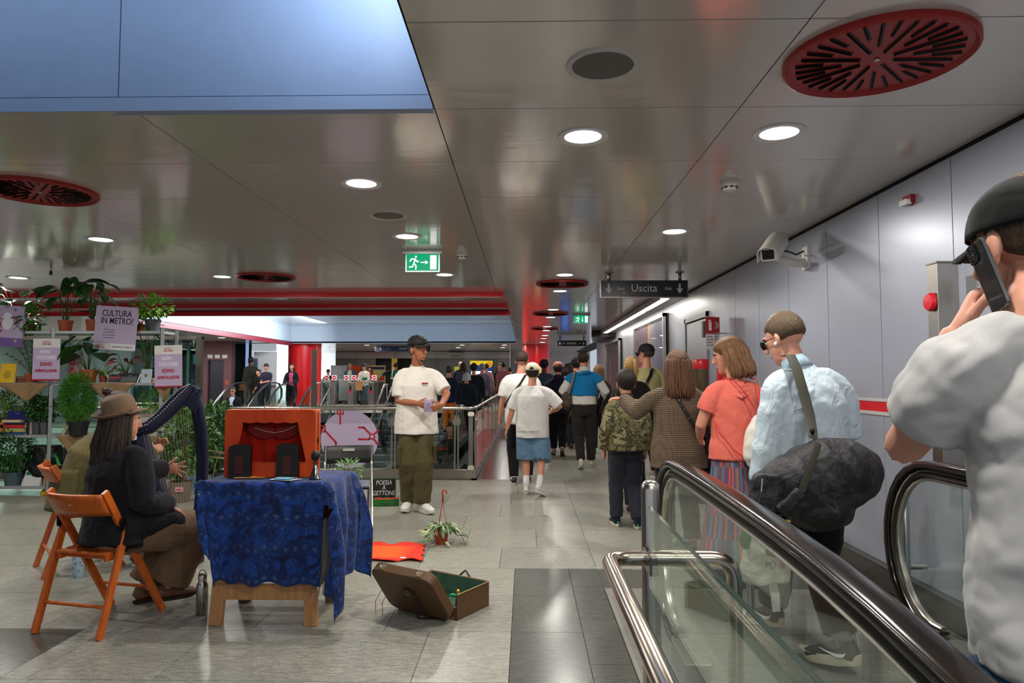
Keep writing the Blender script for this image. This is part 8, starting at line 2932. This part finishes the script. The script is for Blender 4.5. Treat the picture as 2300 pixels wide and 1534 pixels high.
HES = M('#7c6448', .95, kind='cloth', color2='#56432f', fine=300, grain=.5, wstr=.3)
for px0, px1, zt_, drop, lab in ((-12, 116, SZ[1] - .036, .22, 'hessian triangle hanging from the second shelf, leftmost one'), (193, 302, SZ[1] - .036, .30, 'hessian triangle hanging from the second shelf above the seated harpist'),
        (342, 392, SZ[1] - .036, .22, 'hessian triangle hanging behind the tip of the harp'), (130, 190, SZ[2] - .036, .24, 'hessian triangle hanging from the third shelf behind the olive jumper'),
        (305, 370, SZ[2] - .036, .16, 'brown hessian scrap hanging below the third shelf behind the harp strings')):
 a, c_ = P(px0, 850, SY0 - .012).x, P(px1, 850, SY0 - .012).x

 def tri(u, v, a=a, c_=c_, zt_=zt_, drop=drop):
  x = a + (c_ - a) * u
  m_ = (a + c_) / 2 + (c_ - a) * .1
  return (x + (m_ - x) * v * .98, SY0 - .012 - .02 * math.sin(u * 9) * (v > .05), zt_ + .03 - drop * v)
 o = MB().grid(tri, 14, 10).build('hessian_pennant', HES, smooth=True, solid=.003)
 tag(o, lab, 'cloth')


# signs on the shelves
def card(px, py, w, h, label, c, rz=0.0, y=-.03, name='paper_sign'):
 v = P(px, py, SY0 + y)
 o = root(name, v, label, 'sign')
 o.rotation_euler = (0, rz, 0)
 MB().box((-w / 2, 0, -h / 2), (w / 2, .004, h / 2)).build('card', M(c, .6), o)
 MB().tube([(-.02, .004, h / 2 - .03), (-.02, .02, h / 2 - .02)], .004, 6).build('clip', STEEL_D, o)
 return o


LILA = '#b3a3bf'
INK = M('#241f3a', .6)
o = card(260, 737, .52, .53, 'lilac square sign asking about culture in the metro, hung on the top shelf', LILA, .06)
for s, x, z, sz, bd in (('CULTURA', 0.0, .175, .105, .0016), ('IN METRO?', .01, .085, .105, .0016)):
 text(s, sz, 'lettering', INK, o, (x, -.001, z), sx=.78, bold=bd)
MB().box((-.26, -.002, -.265), (.26, 0, -.19)).build('white_strip', M('#d8d6d6', .6), o)
text('METRO', .034, 'logo_lettering', M('#a8263a', .6), o, (-.17, -.003, -.213), sx=.9)
text('CULTURA', .030, 'logo_lettering', M('#a8263a', .6), o, (-.17, -.003, -.243), sx=.85, bold=.001)
text('GIARDINO FORBITO', .034, 'lettering', M('#4a4a50', .6), o, (.10, -.003, -.228), sx=.8)
for i, s in enumerate(('Gioca con noi', 'e contribuisci', 'alla creazione di', 'nuove storie!')):
 text(s, .026, 'small_lettering', M('#5d5470', .6), o, (-.08, -.001, -.02 - .033 * i), sx=.9)
for px, py, lab in ((378, 821, 'small white and lilac do not touch sign by the tip of the harp'), (104, 806, 'small white and lilac do not touch sign on the shelf post above the fern')):
 o = card(px, py, .335, .49, lab, '#b9a6c6', -.03 if px > 200 else 0.0, y=-.05)
 MB().box((-.1675, -.002, .135), (.1675, 0, .245)).build('white_head', M('#dad8d4', .6), o)
 MB().box((-.1675, -.006, -.262), (.1675, .01, -.245)).build('red_edge', M('#a51630', .5), o)
 text('METRO', .03, 'logo_lettering', M('#a8263a', .6), o, (0, -.003, .205))
 text('CULTURA', .026, 'logo_lettering', M('#a8263a', .6), o, (0, -.003, .178), bold=.001)
 for s, z, c_, sz in (('NON', .085, '#e4dde9', .062), ('TOCCARE', .015, '#e4dde9', .062), ('SONO', -.065, '#a3152c', .062), ("UN'INSTALLAZIONE", -.145, '#a3152c', .048)):
  text(s, sz, 'lettering', M(c_, .6), o, (0 if s != 'NON' else -.02, -.001, z), sx=.62 if len(s) > 9 else .85, bold=.002)
o = card(16, 732, .40, .50, 'purple poster with a white shape and red curves at the left edge', '#a99bb8', .05)
MB().box((-.2, -.002, -.25), (.2, 0, -.145)).build('purple_foot', M('#6a4f92', .6), o)
MB().ell((.12, -.003, -.18), (.016, .002, .016), 12, 6).build('yellow_seal', M('#c9a93a', .6), o)
MB().ell((.0, -.002, .06), (.07, .002, .11), 16, 10).build('white_shape', M('#cfcad6', .6), o)
MB().tube([(-.12, -.003, .08), (-.05, -.003, .09), (-.08, -.003, .03), (-.07, -.003, -.02)], [(.008, .003)] * 4, 6).tube([(.08, -.003, .1), (.16, -.003, .07)], [(.008, .003)] * 2, 6).tube([(-.06, -.003, -.05), (-.09, -.003, -.1), (-.14, -.003, -.09)], [(.010, .003)] * 3, 6).build('red_curve', M('#a3152c', .6), o)

# ficus and shrubs standing on the floor
g_ = G(404, 1127)
o = bushy(g_, 'bushy weeping fig in a taupe pot with a pink label behind the harp strings', .125, .235, '#75695a', 900, (0, .05, .72), (.36, .28, .44), .085, '#1c3f16', '#5d8a40', seed=51, rim=False, stems=6)
MB().box((.005, -.128, .135), (.095, -.118, .185)).build('pink_label', M('#d99aa8', .6), o)
MB().box((.02, -.1295, .152), (.08, -.1275, .166)).build('label_print', M('#b02a4a', .6), o)
MB().tube([(.03, 0, .2), (.06, 0, .5)], .005, 5).build('support_stick', M('#b39a6c', .6), o)
g_ = Vector((P(480, 1100, 8.9).x, 8.9, 0))
bushy(g_, 'dark leafy shrub in a low pot between the harp column and the puppet stage', .14, .22, '#3a3c3a', 1100, (.0, 0, .68), (.34, .26, .42), .08, '#0f2a10', '#4d7a38', seed=52, rim=False, stems=6)
v = P(489, 1021, 8.4)
o = root('plant_label', Vector((v.x, 8.4, 0)), 'slanted kraft paper plant label on a thin stick right of the harp column', 'sign')
MB().box((-.145, -.004, -.045), (.145, 0, .045), Matrix.Translation((0, 0, v.z)) @ Matrix.Rotation(.12, 4, 'Y')).build('card', M('#b5a687', .7), o)
text('Pianticella', .066, 'lettering', M('#14402c', .6), o, (0, -.006, v.z), (PI / 2, .12, 0), sx=.85, bold=.002)
MB().tube([(0, .002, v.z), (-.1, .002, 0)], .005, 6).build('stick', M('#a89a7c', .6), o)
v = P(436, 1046, 8.2)
o = root('plant_label', Vector((v.x, 8.2, 0)), 'pale wooden plant label behind the outstretched hand, left of the harp column', 'sign')
MB().box((-.1, 0, v.z - .04), (.08, .004, v.z + .04)).build('card', M('#cbbf9d', .7), o)
MB().tube([(-.03, .006, 0), (0, .006, v.z)], .005, 6).build('stick', M('#a89a7c', .6), o)
o = root('open_booklet', G(445, 1112), 'open pale blue printed booklet standing on the floor beside the taupe pot', 'booklet')
MB().add([(-.15, .0, 0), (.0, .08, 0), (.0, .10, .24), (-.15, .02, .24)], [(0, 1, 2, 3), (3, 2, 1, 0)]).add([(.0, .08, 0), (.15, .0, 0), (.15, .02, .24), (.0, .10, .24)], [(0, 1, 2, 3), (3, 2, 1, 0)]).build('page', M('#b8c8d6', .7), o)
MB().add([(-.13, .005, .08), (-.02, .07, .08), (-.02, .083, .2), (-.13, .015, .2)], [(0, 1, 2, 3)]).build('print', M('#4d7fae', .7), o)

# plant on the black chair and hanging hoya
o = bushy(Vector((fc.location.x + .03, fc.location.y - .10, .456)), 'leafy cut greens in a pale green clear vase on the black folding chair', .075, .11, '#7c9c72', 150, (0, 0, .13), (.11, .09, .07), .065, '#3d6e34', '#9cc48c', seed=61, rim=False, shape='thin')
g_ = G(991, 1221)
hy = root('hanging_hoya', g_, 'variegated trailing plant in a brown hanging pot with a red hook, standing on the floor', 'plant')
pot(hy, .064, .12, '#9c4326')
t = NT('variegated')
gx_ = t.n('SeparateXYZ')
t.set(gx_.inputs[0], t.coord('Generated'))
e_ = t.math('ABSOLUTE', t.math('SUBTRACT', gx_.outputs[0], .5))
r_ = t.n('ObjectInfo').outputs['Random']
t.p(color=t.mix(t.ramp(t.math('ADD', e_, t.math('MULTIPLY', t.math('SUBTRACT', r_, .5), .5)), [(.2, 0.0), (.34, 1.0)]), '#3d6a34', '#c9c69a'), rough=.4)
HM = blade(1.0, .2, .9).mesh('hoya_leaf', t.m, True)
rr = random.Random(5)
st = MB()
for i in range(64):
 a = rr.uniform(0, 2 * PI)
 far = rr.uniform(.03, .17)
 zz_ = .13 + .05 * rr.uniform(0, 1) - max(0, far - .08) * rr.uniform(.6, 1.3)
 q = bpy.data.objects.new('leaf', HM)
 col.objects.link(q)
 q.parent = hy
 q.location = (math.cos(a) * far, math.sin(a) * far * .8, max(.03, zz_))
 L = rr.uniform(.075, .12)
 q.scale = (L, L, L)
 q.rotation_euler = (rr.uniform(-.6, .5), rr.uniform(-.6, .6), a - PI / 2 + rr.uniform(-.7, .7))
 if i % 3 == 0:
  st.tube([(0, 0, .11), (math.cos(a) * far * .6, math.sin(a) * far * .5, .16), q.location], [.003, .003, .002], 5)
st.build('stem', M('#4d6a34', .5), hy)
HK = M('#a8331f', .45)
for a in (0, 2.1, 4.2):
 MB().tube([(.058 * math.cos(a), .058 * math.sin(a), .115), (.012 * math.cos(a) + .006, .012 * math.sin(a), .30), (.012, 0, .37)], .0025, 6).build('hanger_wire', HK, hy)
MB().tube([(.012, 0, .355), (.012, 0, .40), (.006, 0, .43), (.013, 0, .452), (.032, 0, .458), (.043, 0, .44), (.041, 0, .425)], [.009, .008, .007, .007, .007, .007, .006], 8).build('hook', HK, hy, smooth=True)

# ================================================================== HARP
hp = root('harp', (0, 0, 0), 'dark navy blue folk harp with white pins, played by the person in the olive jumper', 'harp')
NAVY = M('#0b1230', .42, vary=.2)
cpts = [P(434, 868, 5.12), P(443, 912, 5.14), P(451, 965, 5.17), P(455, 1030, 5.2), P(453, 1100, 5.24), P(445, 1165, 5.28), P(436, 1215, 5.31), P(430, 1250, 5.33)]
MB().tube(cpts, [(.03, .03), (.046, .034), (.042, .034), (.040, .034), (.039, .034), (.037, .034), (.035, .034), (.034, .034)], 14, side=(1, 0, 0), sq=.6).build('column', NAVY, hp, smooth=40)
npts = [P(305, 968, 4.95), P(335, 960, 4.98), P(362, 938, 5.02), P(388, 912, 5.06), P(412, 888, 5.09), P(432, 868, 5.12)]
MB().tube(npts, [(.045, .028), (.05, .030), (.052, .030), (.058, .030), (.062, .030), (.03, .028)], 14, side=(0, 0, 1), sq=.6).build('neck', NAVY, hp, smooth=40)
MB().prism([(0, 0), (.13, .11), (.10, -.09)], -.026, .026, 1, Matrix.Translation(P(412, 903, 5.1))).build('shoulder_web', NAVY, hp, bevel=.01)
spts = [P(430, 1248, 5.33), P(395, 1190, 5.26), P(352, 1110, 5.16), P(318, 1030, 5.05), P(304, 975, 4.96)]
MB().tube(spts, [(.055, .05), (.075, .06), (.095, .07), (.11, .075), (.09, .06)], 14, side=(0, 1, 0), sq=.6).build('soundbox', NAVY, hp, smooth=40)
MB().tube([q + Vector((.06, -.02, .02)) for q in spts[:4]], [(.03, .004)] * 4, 8, side=(0, 1, 0)).build('soundboard', M('#b08a54', .45), hp)
MB().rbox((-.08, -.09, 0), (.07, .09, .045), .03, Matrix.Translation(Vector((cpts[-1].x, cpts[-1].y, 0)))).build('base', NAVY, hp, bevel=.006)
sgm = M('#b9a98c', .35)
for i in range(16):
 f = i / 15
 u = .08 + .86 * f
 k = u * (len(npts) - 1)
 a = npts[int(k)].lerp(npts[min(int(k) + 1, len(npts) - 1)], k % 1)
 bx_ = a.x - .0
 best = None
 for j in range(len(spts) - 1):
  p0, p1 = spts[j], spts[j + 1]
  if min(p0.x, p1.x) <= bx_ <= max(p0.x, p1.x) and abs(p1.x - p0.x) > 1e-4:
   best = p0.lerp(p1, (bx_ - p0.x) / (p1.x - p0.x))
 if best is None:
  best = spts[0] if bx_ > spts[0].x else spts[-1]
 MB().tube([a + Vector((0, -.034, -.01)), best + Vector((.02, -.034, .03))], .0009, 4).build('string', sgm, hp)
for i in range(26):
 u = .06 + .92 * i / 25
 k = u * (len(npts) - 1)
 a = npts[int(k)].lerp(npts[min(int(k) + 1, len(npts) - 1)], k % 1)
 MB().ell(a + Vector((0, -.034, .022)), (.005, .005, .005), 8, 5).build('tuning_pin', M('#dcdcdc', .3, .4), hp)
finish_soft()
flush_text()
